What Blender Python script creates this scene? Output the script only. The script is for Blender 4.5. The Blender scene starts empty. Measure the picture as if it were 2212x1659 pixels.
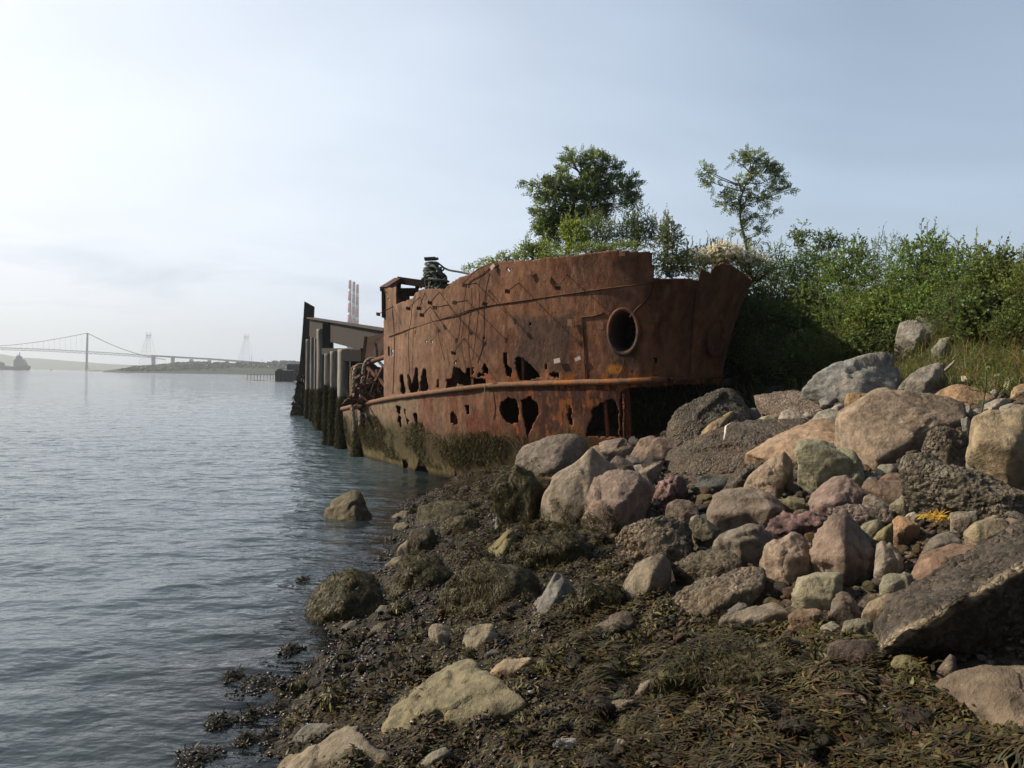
import bpy, bmesh, math, random
import numpy as np
from mathutils import Vector, Matrix

sc = bpy.context.scene
COL = sc.collection
R = math.radians

# ------------------------------------------------------------------ camera
F, PX0, PY0, W0, H0 = 1720.0, 1106.0, 813.0, 2212.0, 1659.0   # focal length and principal point, measured on a 2212 px wide copy
EYE = 2.0
TH = R(0.9)
CT, ST = math.cos(TH), math.sin(TH)
cd = bpy.data.cameras.new('camera')
cam = bpy.data.objects.new('camera', cd)
COL.objects.link(cam)
cd.sensor_fit = 'HORIZONTAL'
cd.sensor_width = 36.0
cd.lens = 36.0 * F / W0
cd.shift_y = -(H0 / 2 - PY0) / W0
cd.clip_start, cd.clip_end = 0.05, 12000
cam.matrix_world = Matrix(((CT, -ST, 0, 0), (0, 0, -1, 0), (ST, CT, 0, EYE), (0, 0, 0, 1)))
sc.camera = cam

# ------------------------------------------------------------------ light
SUN_EL, SUN_AZ = R(35), R(-80)        # azimuth from +Y, negative to the left
SUN = Vector((math.cos(SUN_EL) * math.sin(SUN_AZ), math.cos(SUN_EL) * math.cos(SUN_AZ), math.sin(SUN_EL)))
sd_ = bpy.data.lights.new('sun', 'SUN')
sd_.energy, sd_.angle, sd_.color = 5.0, R(0.9), (1.0, 0.84, 0.63)
sun = bpy.data.objects.new('sun', sd_)
COL.objects.link(sun)
sun.rotation_euler = SUN.to_track_quat('Z', 'Y').to_euler()

w = bpy.data.worlds.new('World')
sc.world = w
w.use_nodes = True
nt = w.node_tree
bg = nt.nodes['Background']
bg.inputs['Strength'].default_value = 0.092
sky = nt.nodes.new('ShaderNodeTexSky')
sky.sky_type = 'NISHITA'
sky.sun_disc = False
sky.sun_elevation, sky.sun_rotation = SUN_EL, SUN_AZ
sky.air_density, sky.dust_density, sky.ozone_density = 1.0, 3.0, 1.2
tc = nt.nodes.new('ShaderNodeTexCoord')
sep = nt.nodes.new('ShaderNodeSeparateXYZ')
nt.links.new(tc.outputs['Generated'], sep.inputs[0])
def wm(op, a=None, b=None, c=None, clamp=False):
    n = nt.nodes.new('ShaderNodeMath'); n.operation = op; n.use_clamp = clamp
    for i, v in enumerate((a, b, c)):
        if v is None: continue
        if isinstance(v, (int, float)): n.inputs[i].default_value = v
        else: nt.links.new(v, n.inputs[i])
    return n.outputs[0]
# cloud deck: direction projected on a flat layer, so cloud bands thin out towards the horizon
zc = wm('MAXIMUM', sep.outputs['Z'], 0.0)
zz = wm('ADD', zc, 0.12)
cx = wm('DIVIDE', sep.outputs['X'], zz)
cy = wm('DIVIDE', sep.outputs['Y'], zz)
cmb = nt.nodes.new('ShaderNodeCombineXYZ')
nt.links.new(cx, cmb.inputs[0]); nt.links.new(cy, cmb.inputs[1])
def wnoise(scale, detail, vec=None, rough=0.55, dist=0.0):
    n = nt.nodes.new('ShaderNodeTexNoise')
    n.inputs['Scale'].default_value = scale; n.inputs['Detail'].default_value = detail
    n.inputs['Roughness'].default_value = rough; n.inputs['Distortion'].default_value = dist
    nt.links.new(vec or cmb.outputs[0], n.inputs['Vector'])
    return n.outputs['Fac']
n1 = wnoise(0.35, 4, dist=0.6)
n2 = wnoise(0.9, 6, dist=0.4)
# thin veil, denser towards the sun's side
sunward = wm('ADD', wm('MULTIPLY', sep.outputs['X'], -1.15), 0.42, clamp=True)
lowz = wm('SUBTRACT', 1.0, wm('MULTIPLY', zc, 2.0), clamp=True)
veil = wm('MULTIPLY', wm('ADD', wm('MULTIPLY', n1, 1.7), -0.45), 1.0, clamp=True)
veil = wm('ADD', wm('MULTIPLY', veil, 0.62), wm('MULTIPLY', sunward, 0.6), clamp=True)
veil = wm('ADD', veil, wm('MULTIPLY', lowz, 0.5), clamp=True)
veil = wm('MULTIPLY', veil, wm('MULTIPLY_ADD', wm('ADD', wm('MULTIPLY', sep.outputs['Y'], 1.4), 0.5, clamp=True), 0.75, 0.2))
mix = nt.nodes.new('ShaderNodeMix'); mix.data_type = 'RGBA'
nt.links.new(veil, mix.inputs['Factor'])
nt.links.new(sky.outputs[0], mix.inputs['A'])
vcol = nt.nodes.new('ShaderNodeMix'); vcol.data_type = 'RGBA'
vcol.inputs['A'].default_value = (6.1, 7.6, 9.4, 1)
vcol.inputs['B'].default_value = (8.7, 9.2, 10.1, 1)
nt.links.new(sunward, vcol.inputs['Factor'])
nt.links.new(vcol.outputs['Result'], mix.inputs['B'])
# greyer low cloud banks
bank = wm('MULTIPLY', wm('SUBTRACT', n2, 0.50), 3.2, clamp=True)
lowb = wm('SUBTRACT', 1.0, wm('MULTIPLY', wm('ABSOLUTE', wm('SUBTRACT', zc, 0.10)), 11.0), clamp=True)
bank = wm('MULTIPLY', wm('MULTIPLY', bank, lowb), 1.0)
mix2 = nt.nodes.new('ShaderNodeMix'); mix2.data_type = 'RGBA'
nt.links.new(bank, mix2.inputs['Factor'])
nt.links.new(mix.outputs['Result'], mix2.inputs['A'])
mix2.inputs['B'].default_value = (4.7, 5.6, 6.9, 1)
# the sky behind the viewer is dimmed to weaken the fill light
dull = wm('MULTIPLY_ADD', wm('ADD', wm('MULTIPLY', sep.outputs['Y'], 1.5), 0.75, clamp=True), 0.66, 0.34)
mul = nt.nodes.new('ShaderNodeVectorMath'); mul.operation = 'SCALE'
nt.links.new(mix2.outputs['Result'], mul.inputs[0]); nt.links.new(dull, mul.inputs['Scale'])
nt.links.new(mul.outputs[0], bg.inputs['Color'])

sc.view_settings.view_transform = 'Standard'
sc.view_settings.look = 'None'
sc.view_settings.gamma = 1
sc.view_settings.exposure = 0.35
sc.cycles.use_denoising = True
sc.cycles.max_bounces = 5
sc.cycles.diffuse_bounces = 3
sc.cycles.glossy_bounces = 3
sc.cycles.transmission_bounces = 3
sc.cycles.transparent_max_bounces = 6
sc.cycles.volume_bounces = 0
sc.cycles.caustics_reflective = False
sc.cycles.caustics_refractive = False
sc.cycles.sample_clamp_indirect = 6

# ------------------------------------------------------------------ pixel <-> world helpers (scalars or arrays)
def at(px, py, Y):
    sx = px - PX0; sy = PY0 - py
    a = sx * CT - sy * ST; b = sx * ST + sy * CT
    return np.array([a * Y / F, Y + 0.0 * a, EYE + b * Y / F]) if np.ndim(px) == 0 and np.ndim(Y) == 0 else np.stack([a * Y / F, Y + 0 * a, EYE + b * Y / F], -1)
def onz(px, py, z=0.0):
    sx = px - PX0; sy = PY0 - py
    b = sx * ST + sy * CT
    return at(px, py, (z - EYE) * F / b)
def proj(P):
    a = P[..., 0] / P[..., 1] * F; b = (P[..., 2] - EYE) / P[..., 1] * F
    return PX0 + a * CT + b * ST, PY0 - (-a * ST + b * CT)

# ------------------------------------------------------------------ noise
def vnoise(P):
    P = np.asarray(P, float)
    i = np.floor(P).astype(np.int64); f = P - i; u = f * f * (3 - 2 * f)
    def h(dx, dy, dz):
        v = ((i[..., 0] + dx) * 374761393 + (i[..., 1] + dy) * 668265263 + (i[..., 2] + dz) * 1274126177) & 0xffffffff
        v = ((v ^ (v >> 13)) * 1274126177) & 0xffffffff
        return ((v ^ (v >> 16)) & 0xffff) / 65535.0
    x, y, z = u[..., 0], u[..., 1], u[..., 2]
    def l(a, b, t): return a + (b - a) * t
    return l(l(l(h(0,0,0), h(1,0,0), x), l(h(0,1,0), h(1,1,0), x), y), l(l(h(0,0,1), h(1,0,1), x), l(h(0,1,1), h(1,1,1), x), y), z)
def fbm(P, o=4, g=0.5, lac=2.03):
    P = np.asarray(P, float); s = 0; a = 1; t = 0
    for k in range(o):
        s = s + a * (vnoise(P + 17.3 * k) - 0.5) * 2; t += a; a *= g; P = P * lac
    return s / t
def xyz(x, y, z=0.0):
    x, y = np.broadcast_arrays(np.asarray(x, float), np.asarray(y, float))
    return np.stack([x, y, np.zeros_like(x) + z], -1)
def sst(a, b, x):
    t = np.clip((x - a) / (b - a), 0, 1); return t * t * (3 - 2 * t)
def inpoly(px, py, poly):
    px, py = np.broadcast_arrays(np.asarray(px, float), np.asarray(py, float))
    r = np.zeros(px.shape, bool)
    n = len(poly)
    for k in range(n):
        x1, y1 = poly[k]; x2, y2 = poly[(k + 1) % n]
        if y1 == y2: continue
        c = ((y1 > py) != (y2 > py)) & (px < (x2 - x1) * (py - y1) / (y2 - y1) + x1)
        r ^= c
    return r
def segdist(px, py, pts, closed=True):
    d = np.full(np.shape(px), 1e9)
    n = len(pts)
    for k in range(n if closed else n - 1):
        x1, y1 = pts[k]; x2, y2 = pts[(k + 1) % n]
        dx, dy = x2 - x1, y2 - y1
        t = np.clip(((px - x1) * dx + (py - y1) * dy) / (dx * dx + dy * dy + 1e-12), 0, 1)
        d = np.minimum(d, np.hypot(px - x1 - t * dx, py - y1 - t * dy))
    return d
def sdf(px, py, poly):           # positive inside
    d = segdist(px, py, poly)
    return np.where(inpoly(px, py, poly), d, -d)

# ------------------------------------------------------------------ objects
def tag(o, label=None, cat=None, group=None, kind=None):
    if label: o['label'] = label
    if cat: o['category'] = cat
    if group: o['group'] = group
    if kind: o['kind'] = kind
    return o
def empty(name, loc, label=None, cat=None, group=None):
    o = bpy.data.objects.new(name, None); COL.objects.link(o)
    o.location = tuple(loc); o.empty_display_size = 0.1
    return tag(o, label, cat, group)
def mesh_np(name, V, F_, mat, col=None, smooth=True, parent=None, origin=None):
    """V (N,3); F_ list of index arrays (M,k); col (N,3) linear vertex colours."""
    V = np.asarray(V, float)
    if parent is not None: V = V - np.array(parent.matrix_world.translation if False else parent['_o'] if '_o' in parent else parent.location)
    elif origin is not None: V = V - np.asarray(origin, float)
    if not isinstance(F_, (list, tuple)): F_ = [F_]
    F_ = [np.asarray(f, np.int32) for f in F_ if len(f)]
    me = bpy.data.meshes.new(name)
    me.vertices.add(len(V)); me.vertices.foreach_set('co', V.ravel())
    nl = sum(f.size for f in F_); npoly = sum(len(f) for f in F_)
    me.loops.add(nl); me.polygons.add(npoly)
    me.loops.foreach_set('vertex_index', np.concatenate([f.ravel() for f in F_]))
    tot = np.concatenate([np.full(len(f), f.shape[1]) for f in F_])
    st = np.concatenate([[0], np.cumsum(tot)[:-1]])
    me.polygons.foreach_set('loop_start', st.astype(np.int32))
    me.polygons.foreach_set('use_smooth', np.full(npoly, smooth))
    if col is not None:
        a = me.color_attributes.new('Col', 'FLOAT_COLOR', 'POINT')
        c = np.ones((len(V), 4)); c[:, :3] = col
        a.data.foreach_set('color', c.ravel())
    me.update(calc_edges=True)
    me.materials.append(mat)
    o = bpy.data.objects.new(name, me); COL.objects.link(o)
    if parent is not None: o.parent = parent
    elif origin is not None: o.location = tuple(origin)
    return o
class MB:
    """collects tubes, boxes and raw pieces; build() links them as ONE mesh object"""
    def __init__(s): s.V = []; s.Q = []; s.T = []; s.C = []; s.n = 0
    def raw(s, V, Q=None, T=None, c=None):
        V = np.asarray(V, float)
        if Q is not None and len(Q): s.Q.append(np.asarray(Q) + s.n)
        if T is not None and len(T): s.T.append(np.asarray(T) + s.n)
        s.V.append(V); s.n += len(V)
        c = (0.5, 0.5, 0.5) if c is None else c
        s.C.append(np.broadcast_to(np.asarray(c, float), V.shape).copy())
        return s
    def box(s, a, b, w_, h_, up=(0, 0, 1), c=None, taper=1.0):
        a, b = np.array(a, float), np.array(b, float)
        d = (b - a) / (np.linalg.norm(b - a) + 1e-9); up = np.array(up, float)
        r = np.cross(d, up); r /= np.linalg.norm(r) + 1e-9; u = np.cross(r, d)
        V = [p + r * x * w_ / 2 * k + u * y * h_ / 2 * k for p, k in ((a, 1), (b, taper)) for x, y in ((-1, -1), (1, -1), (1, 1), (-1, 1))]
        return s.raw(V, [[0, 1, 2, 3][::-1], [4, 5, 6, 7], [0, 1, 5, 4], [1, 2, 6, 5], [2, 3, 7, 6], [3, 0, 4, 7]], c=c)
    def tube(s, P, r, n=8, c=None, caps=True):
        P = np.asarray(P, float); m = len(P); r = np.broadcast_to(np.asarray(r, float), (m,))
        t = np.gradient(P, axis=0); t /= np.linalg.norm(t, axis=1)[:, None] + 1e-9
        u = np.array([0, 0, 1.0]) if abs(t[0][2]) < 0.9 else np.array([1.0, 0, 0])
        V = []
        for k in range(m):
            u = u - t[k] * u.dot(t[k]); u /= np.linalg.norm(u) + 1e-9
            v = np.cross(t[k], u)
            a = np.arange(n) * 2 * math.pi / n
            V.append(P[k] + r[k] * (np.cos(a)[:, None] * u + np.sin(a)[:, None] * v))
        V = np.concatenate(V)
        i = np.arange(m - 1)[:, None] * n + np.arange(n)[None]; j = np.arange(m - 1)[:, None] * n + (np.arange(n)[None] + 1) % n
        Q = np.stack([i, j, j + n, i + n], -1).reshape(-1, 4)
        T = None
        if caps:
            V = np.concatenate([V, P[:1], P[-1:]]); q = len(V)
            k0 = np.arange(n)
            T = np.concatenate([np.stack([(k0 + 1) % n, k0, np.full(n, q - 2)], -1), np.stack([k0 + (m - 1) * n, (k0 + 1) % n + (m - 1) * n, np.full(n, q - 1)], -1)])
            if c is not None and np.ndim(c) == 2: c = np.concatenate([np.repeat(c, n, 0), c[:1], c[-1:]])
        elif c is not None and np.ndim(c) == 2: c = np.repeat(c, n, 0)
        return s.raw(V, Q, T, c)
    def build(s, name, mat, parent=None, smooth=False, origin=None):
        F_ = ([np.concatenate(s.Q)] if s.Q else []) + ([np.concatenate(s.T)] if s.T else [])
        return mesh_np(name, np.concatenate(s.V), F_, mat, np.concatenate(s.C), smooth, parent, origin)
def curve(pts, n=24):
    """Catmull-Rom through pts"""
    P = np.asarray(pts, float); P = np.concatenate([[2 * P[0] - P[1]], P, [2 * P[-1] - P[-2]]])
    m = len(P) - 3; out = []
    tt = np.linspace(0, m - 1e-6, n)
    for t in tt:
        k = int(t); f = t - k
        a, b, c, d = P[k:k + 4]
        out.append(0.5 * ((2 * b) + (c - a) * f + (2 * a - 5 * b + 4 * c - d) * f * f + (3 * b - a - 3 * c + d) * f ** 3))
    return np.array(out)

# ------------------------------------------------------------------ materials
def new_mat(name):
    m = bpy.data.materials.new(name); m.use_nodes = True
    return m, m.node_tree, m.node_tree.nodes['Principled BSDF']
def col_mat(name, rough=0.85, noise=0.25, nscale=8.0, bump=0.3, bscale=40.0, bdist=0.01, spec=0.3, metal=0.0, speck=None, vein=None, detail=6.0, stretch=None, voro=None):
    """vertex colour 'Col' times procedural mottling, plus bump"""
    m, t, p = new_mat(name)
    at_ = t.nodes.new('ShaderNodeAttribute'); at_.attribute_name = 'Col'
    tcn = t.nodes.new('ShaderNodeTexCoord'); vec = tcn.outputs['Object']
    if stretch:
        mp = t.nodes.new('ShaderNodeMapping'); mp.inputs['Scale'].default_value = stretch
        t.links.new(vec, mp.inputs[0]); vec = mp.outputs[0]
    def nz(s, d=detail, r=0.62):
        n = t.nodes.new('ShaderNodeTexNoise'); n.inputs['Scale'].default_value = s; n.inputs['Detail'].default_value = d
        n.inputs['Roughness'].default_value = r; t.links.new(vec, n.inputs['Vector']); return n.outputs['Fac']
    a = nz(nscale)
    mr = t.nodes.new('ShaderNodeMapRange'); mr.inputs['From Min'].default_value = 0.3; mr.inputs['From Max'].default_value = 0.7
    mr.inputs['To Min'].default_value = 1 - noise; mr.inputs['To Max'].default_value = 1 + noise
    t.links.new(a, mr.inputs[0])
    mx = t.nodes.new('ShaderNodeMix'); mx.data_type = 'RGBA'; mx.blend_type = 'MULTIPLY'; mx.inputs['Factor'].default_value = 1
    t.links.new(at_.outputs['Color'], mx.inputs['A'])
    cmbn = t.nodes.new('ShaderNodeCombineColor')
    for k in range(3): t.links.new(mr.outputs[0], cmbn.inputs[k])
    t.links.new(cmbn.outputs[0], mx.inputs['B'])
    out = mx.outputs['Result']
    hgt = nz(bscale, 8.0, 0.65)
    if voro:
        v = t.nodes.new('ShaderNodeTexVoronoi'); v.inputs['Scale'].default_value = voro; v.feature = 'F1'
        t.links.new(vec, v.inputs['Vector'])
        wz = t.nodes.new('ShaderNodeVectorMath'); wz.operation = 'ADD'; nw = t.nodes.new('ShaderNodeTexNoise'); nw.inputs['Scale'].default_value = voro * .35; nw.inputs['Detail'].default_value = 4
        t.links.new(vec, nw.inputs['Vector']); sw = t.nodes.new('ShaderNodeVectorMath'); sw.operation = 'SCALE'; sw.inputs['Scale'].default_value = 2.2 / voro
        t.links.new(nw.outputs['Color'], sw.inputs[0]); t.links.new(vec, wz.inputs[0]); t.links.new(sw.outputs[0], wz.inputs[1]); t.links.new(wz.outputs[0], v.inputs['Vector'])
        ms_ = t.nodes.new('ShaderNodeMapRange'); ms_.inputs['From Min'].default_value = 0.38; ms_.inputs['From Max'].default_value = 0.6; ms_.inputs['To Min'].default_value = -0.15; ms_.inputs['To Max'].default_value = -1.1
        t.links.new(nz(4.0, 3.0), ms_.inputs[0])
        mq = t.nodes.new('ShaderNodeMath'); mq.operation = 'MULTIPLY'; t.links.new(v.outputs['Distance'], mq.inputs[0]); t.links.new(ms_.outputs[0], mq.inputs[1])
        md = t.nodes.new('ShaderNodeMath'); md.operation = 'ADD'
        t.links.new(mq.outputs[0], md.inputs[0]); t.links.new(hgt, md.inputs[1]); hgt = md.outputs[0]
        hs = t.nodes.new('ShaderNodeSeparateColor'); t.links.new(v.outputs['Color'], hs.inputs[0])
        mr2 = t.nodes.new('ShaderNodeMapRange'); mr2.inputs['To Min'].default_value = 0.55; mr2.inputs['To Max'].default_value = 1.5
        t.links.new(hs.outputs[0], mr2.inputs[0])
        mx2 = t.nodes.new('ShaderNodeMix'); mx2.data_type = 'RGBA'; mx2.blend_type = 'MULTIPLY'; mx2.inputs['Factor'].default_value = 1
        c2 = t.nodes.new('ShaderNodeCombineColor')
        for k in range(3): t.links.new(mr2.outputs[0], c2.inputs[k])
        t.links.new(out, mx2.inputs['A']); t.links.new(c2.outputs[0], mx2.inputs['B']); out = mx2.outputs['Result']
    if vein:
        vv = nz(vein[0], 5.0, 0.6); va = t.nodes.new('ShaderNodeMath'); va.operation = 'SUBTRACT'; va.inputs[1].default_value = 0.5; t.links.new(vv, va.inputs[0])
        vb = t.nodes.new('ShaderNodeMath'); vb.operation = 'ABSOLUTE'; t.links.new(va.outputs[0], vb.inputs[0])
        vc = t.nodes.new('ShaderNodeMapRange'); vc.inputs['From Min'].default_value = 0.0; vc.inputs['From Max'].default_value = vein[1]; vc.inputs['To Min'].default_value = vein[2]; vc.inputs['To Max'].default_value = 0
        t.links.new(vb.outputs[0], vc.inputs[0])
        vm = t.nodes.new('ShaderNodeMix'); vm.data_type = 'RGBA'; t.links.new(vc.outputs[0], vm.inputs['Factor']); t.links.new(out, vm.inputs['A']); vm.inputs['B'].default_value = (*vein[3], 1); out = vm.outputs['Result']
        vd = t.nodes.new('ShaderNodeMath'); vd.operation = 'MULTIPLY_ADD'; vd.inputs[1].default_value = -0.18; t.links.new(vc.outputs[0], vd.inputs[0]); t.links.new(hgt, vd.inputs[2]); hgt = vd.outputs[0]
    if speck:
        s_ = nz(speck[0], 2.0, 0.5)
        r_ = t.nodes.new('ShaderNodeMapRange'); r_.inputs['From Min'].default_value = speck[1]; r_.inputs['From Max'].default_value = speck[1] + 0.05
        t.links.new(s_, r_.inputs[0])
        mx3 = t.nodes.new('ShaderNodeMix'); mx3.data_type = 'RGBA'
        t.links.new(r_.outputs[0], mx3.inputs['Factor']); t.links.new(out, mx3.inputs['A']); mx3.inputs['B'].default_value = (*speck[2], 1)
        out = mx3.outputs['Result']
    t.links.new(out, p.inputs['Base Color'])
    if bump:
        b = t.nodes.new('ShaderNodeBump'); b.inputs['Strength'].default_value = bump; b.inputs['Distance'].default_value = bdist
        t.links.new(hgt, b.inputs['Height']); t.links.new(b.outputs[0], p.inputs['Normal'])
    p.inputs['Roughness'].default_value = rough; p.inputs['Specular IOR Level'].default_value = spec; p.inputs['Metallic'].default_value = metal
    return m
def leaf_mat(name, trans=0.35, rough=0.5, spec=0.3):
    m, t, p = new_mat(name)
    at_ = t.nodes.new('ShaderNodeAttribute'); at_.attribute_name = 'Col'
    t.links.new(at_.outputs['Color'], p.inputs['Base Color'])
    p.inputs['Roughness'].default_value = rough; p.inputs['Specular IOR Level'].default_value = spec
    tr = t.nodes.new('ShaderNodeBsdfTranslucent')
    hs = t.nodes.new('ShaderNodeHueSaturation'); hs.inputs['Value'].default_value = 1.6; hs.inputs['Hue'].default_value = 0.48
    t.links.new(at_.outputs['Color'], hs.inputs['Color']); t.links.new(hs.outputs[0], tr.inputs['Color'])
    ms = t.nodes.new('ShaderNodeMixShader'); ms.inputs[0].default_value = trans
    out = t.nodes['Material Output']
    t.links.new(p.outputs[0], ms.inputs[1]); t.links.new(tr.outputs[0], ms.inputs[2]); t.links.new(ms.outputs[0], out.inputs['Surface'])
    return m
M_ground = col_mat('beach_ground', 0.8, 0.45, 9, 0.8, 30, 0.03, voro=38.0)
M_stone = col_mat('smooth_stone', 0.8, 0.38, 9, 0.9, 9, 0.06, spec=0.25, vein=(1.7, 0.007, 0.16, (0.05, 0.04, 0.032)), speck=(45, 0.71, (0.30, 0.26, 0.20)))
M_rough = col_mat('rough_aggregate', 0.85, 0.4, 8, 1.0, 30, 0.05, voro=42.0, speck=(60, 0.69, (0.30, 0.26, 0.21)))
M_moss = col_mat('weedy_stone', 0.7, 0.45, 12, 0.8, 45, 0.02, spec=0.4)
M_pit = col_mat('pitted_slag', 0.6, 0.3, 8, 1.0, 22, 0.03, voro=16.0)
M_rust = col_mat('rusted_steel', 0.85, 0.34, 11.0, 0.8, 14, 0.025, spec=0.15, stretch=(1, 1, 0.55), speck=(22, 0.66, (0.045, 0.028, 0.024)))
M_rust2 = col_mat('rusted_fittings', 0.85, 0.35, 20, 0.6, 60, 0.01, spec=0.2)
M_wood = col_mat('weathered_timber', 0.85, 0.35, 6, 0.6, 12, 0.012, stretch=(6, 6, 0.5))
M_rope = col_mat('old_rope', 0.9, 0.3, 30, 0.5, 120, 0.004)
M_weed = col_mat('wet_seaweed', 0.45, 0.35, 20, 0.0, spec=0.13)
M_weed_dry = col_mat('dried_seaweed', 0.9, 0.35, 20, 0.0, spec=0.04)
M_wet = col_mat('wet_shells', 0.3, 0.35, 20, 0.3, 50, 0.006, spec=0.35)
M_far = col_mat('distant_surface', 0.9, 0.15, 0.05, 0.0)
M_paint = col_mat('painted_metal', 0.6, 0.12, 2, 0.0)
M_leaf = leaf_mat('leaves')
M_grass = leaf_mat('grass_blades', 0.25)
M_petal = leaf_mat('petals', 0.4)
M_bark = col_mat('bark', 0.9, 0.3, 20, 0.5, 50, 0.01)
# ------------------------------------------------------------------ terrain
_SY = np.array([-50, 2, 4, 5, 5.7, 7, 9, 12, 14.6, 17, 22, 40, 80, 4000.0])
_SX = np.array([-1.0, -1.0, -1.2, -1.45, -1.35, -1.1, -1.3, -1.5, -1.1, -0.9, -0.4, 1.0, 8, 60.0])
BANK = [(-0.6, 18.2), (0.8, 16.2), (2.2, 15.3), (3.6, 15.0), (4.6, 13.9), (5.5, 12.2), (6.2, 9.8), (6.7, 7), (7.2, 3), (8, -60), (5000, -60), (5000, 5000), (120, 5000), (14, 200), (3.5, 60), (1.2, 24)]
def shore_x(y): return np.interp(y, _SY, _SX)
def terrain(x, y, rough=True):
    x = np.asarray(x, float); y = np.asarray(y, float)
    d = x - shore_x(y)
    beach = np.where(d > 0, 0.28 * d + 0.02, 0.20 * d)
    beach = np.where(beach > 1.55, 1.55 + (1 - np.exp(-(beach - 1.55) / 0.55)) * 0.5, beach)
    beach = np.maximum(beach, -1.8)
    s = sst(0.0, 2.9, sdf(x, y, BANK))
    near = np.exp(-np.maximum(y - 15, 0) / 30) * np.exp(-np.maximum(np.abs(x) - 12, 0) / 30)
    z = beach * (1 - s) + (3.75 + 0.12 * fbm(xyz(x * 0.4, y * 0.4, 3.1), 2)) * s
    z = z + 0.06 * fbm(xyz(x * 0.9, y * 0.9, 7.7), 2) * near * (1 - s)
    if rough:
        z = z + near * (0.07 * fbm(xyz(x * 3.1, y * 3.1, 1.2), 3) + 0.03 * fbm(xyz(x * 11, y * 11, 5.2), 2)) * np.clip(0.4 + d * 0.8, 0.25, 1)
    return z
_YS = np.concatenate([np.arange(1.5, 20, 0.02), np.arange(20, 60, 0.1)])
def ground(px, py, rough=False):
    P = at(np.full_like(_YS, px), np.full_like(_YS, py), _YS)
    k = np.nonzero(P[:, 2] <= terrain(P[:, 0], P[:, 1], rough))[0]
    return P[k[0]] if len(k) else P[-1]
def weedlump(P): return 0.10 * np.maximum(0, fbm(P * [2.4, 2.4, 0] + 5, 2)) + 0.075 * np.maximum(-.3, fbm(P * [7, 7, 0] + 5, 2)) - .012
def graded(a, b, step, far, ratio=1.12):
    c = list(np.arange(a, b, step)); s = step; x = c[-1]
    while x < far: s *= ratio; x += s; c.append(x)
    s = step; x = c[0]; lo = []
    while x > -far: s *= ratio; x -= s; lo.append(x)
    return np.array(lo[::-1] + c)
def grid_faces(nx, ny):
    i = (np.arange(ny - 1)[:, None] * nx + np.arange(nx - 1)[None]).ravel()
    return np.stack([i, i + 1, i + 1 + nx, i + nx], -1)
# seaweed-covered foreshore, outlined where it lies on the ground
WEED = [tuple(ground(*p)[:2]) for p in ((1000, 1002), (1120, 985), (1190, 1050), (1170, 1130), (1330, 1190), (1350, 1290), (1450, 1310), (1560, 1350), (1760, 1365), (1890, 1440), (1990, 1510), (2120, 1590), (2230, 1640))]
WEED = [(-3.0, 16.2)] + WEED + [(2.2, 0.5), (-2.6, 0.5)]
STONEZ = [tuple(ground(*p)[:2]) for p in ((1120, 960), (1380, 880), (1500, 850), (1700, 845), (1950, 850), (2212, 850), (2300, 1000))] + [(4.6, 3.0), (2.6, 2.2), (1.0, 2.6)] + [tuple(ground(*p)[:2]) for p in ((1990, 1500), (1700, 1340), (1400, 1250), (1150, 1100))]
gx = graded(-3.0, 8.0, 0.035, 3500); gy = graded(1.6, 19.5, 0.04, 3500)
X, Yg = np.meshgrid(gx, gy)
Z = terrain(X, Yg)
V = np.stack([X, Yg, Z], -1).reshape(-1, 3)
dw = sdf(V[:, 0], V[:, 1], WEED)
fw = sst(-0.25, 0.25, dw + 0.25 * fbm(xyz(V[:, 0] * 2, V[:, 1] * 2, 2), 3))
V[:, 2] -= 0.075 * sst(-.1, .3, sdf(V[:, 0], V[:, 1], STONEZ)) * sst(.3, -.1, sdf(V[:, 0], V[:, 1], BANK))
V[:, 2] += fw * weedlump(V)
db = sdf(V[:, 0], V[:, 1], BANK)
fb = sst(-0.1, 0.7, db)
n_ = fbm(V * 3, 4)[:, None]; n2_ = fbm(V * 14 + 9, 3)[:, None]
c_beach = np.array([0.060, 0.046, 0.033]) * (1 + 0.5 * n_ + 0.5 * n2_)
c_weed = np.array([0.020, 0.017, 0.010]) * (1 + 0.6 * n2_)
c_bank = np.array([0.045, 0.05, 0.02]) * (1 + 0.5 * n_)
wetf = sst(0.75, 0.2, V[:, 2])[:, None]
c = c_beach * (1 - 0.72 * wetf)
c = c * (1 - fw[:, None]) + c_weed * fw[:, None]
c = c * (1 - fb[:, None]) + c_bank * fb[:, None]
tag(mesh_np('ground', V, grid_faces(len(gx), len(gy)), M_ground, np.clip(c, 0.004, 1)), kind='structure')

# ------------------------------------------------------------------ water
wx = graded(-14.0, 3.0, 0.045, 3500, 1.035); wy = graded(3.0, 22.0, 0.045, 3500, 1.03)
X, Yg = np.meshgrid(wx, wy)
# wind ripples: crests run roughly across the view, slightly slanted
def waves(x, y):
    r = R(12); u = x * math.cos(r) + y * math.sin(r); v = -x * math.sin(r) + y * math.cos(r)
    h = 0.022 * fbm(xyz(u * 0.7, v * 1.2, 0.3), 2) + 0.020 * fbm(xyz(u * 2.0, v * 3.3, 4.3), 2) + 0.009 * fbm(xyz(u * 6.0, v * 8.5, 8.3), 2)
    calm = 0.35 + 0.65 * sst(-0.3, 2.5, shore_x(y) - x)
    return h * calm
fade = np.exp(-np.maximum(Yg - 40, 0) / 60) * np.exp(-np.maximum(np.abs(X) - 40, 0) / 60)
Z = waves(X, Yg) * fade
V = np.stack([X, Yg, Z], -1).reshape(-1, 3)
depth = Z.ravel() - terrain(V[:, 0], V[:, 1])
c = np.repeat(np.clip(depth / 0.45, 0, 1)[:, None], 3, 1)
m, t, p = new_mat('sea_water')
at_ = t.nodes.new('ShaderNodeAttribute'); at_.attribute_name = 'Col'
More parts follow.
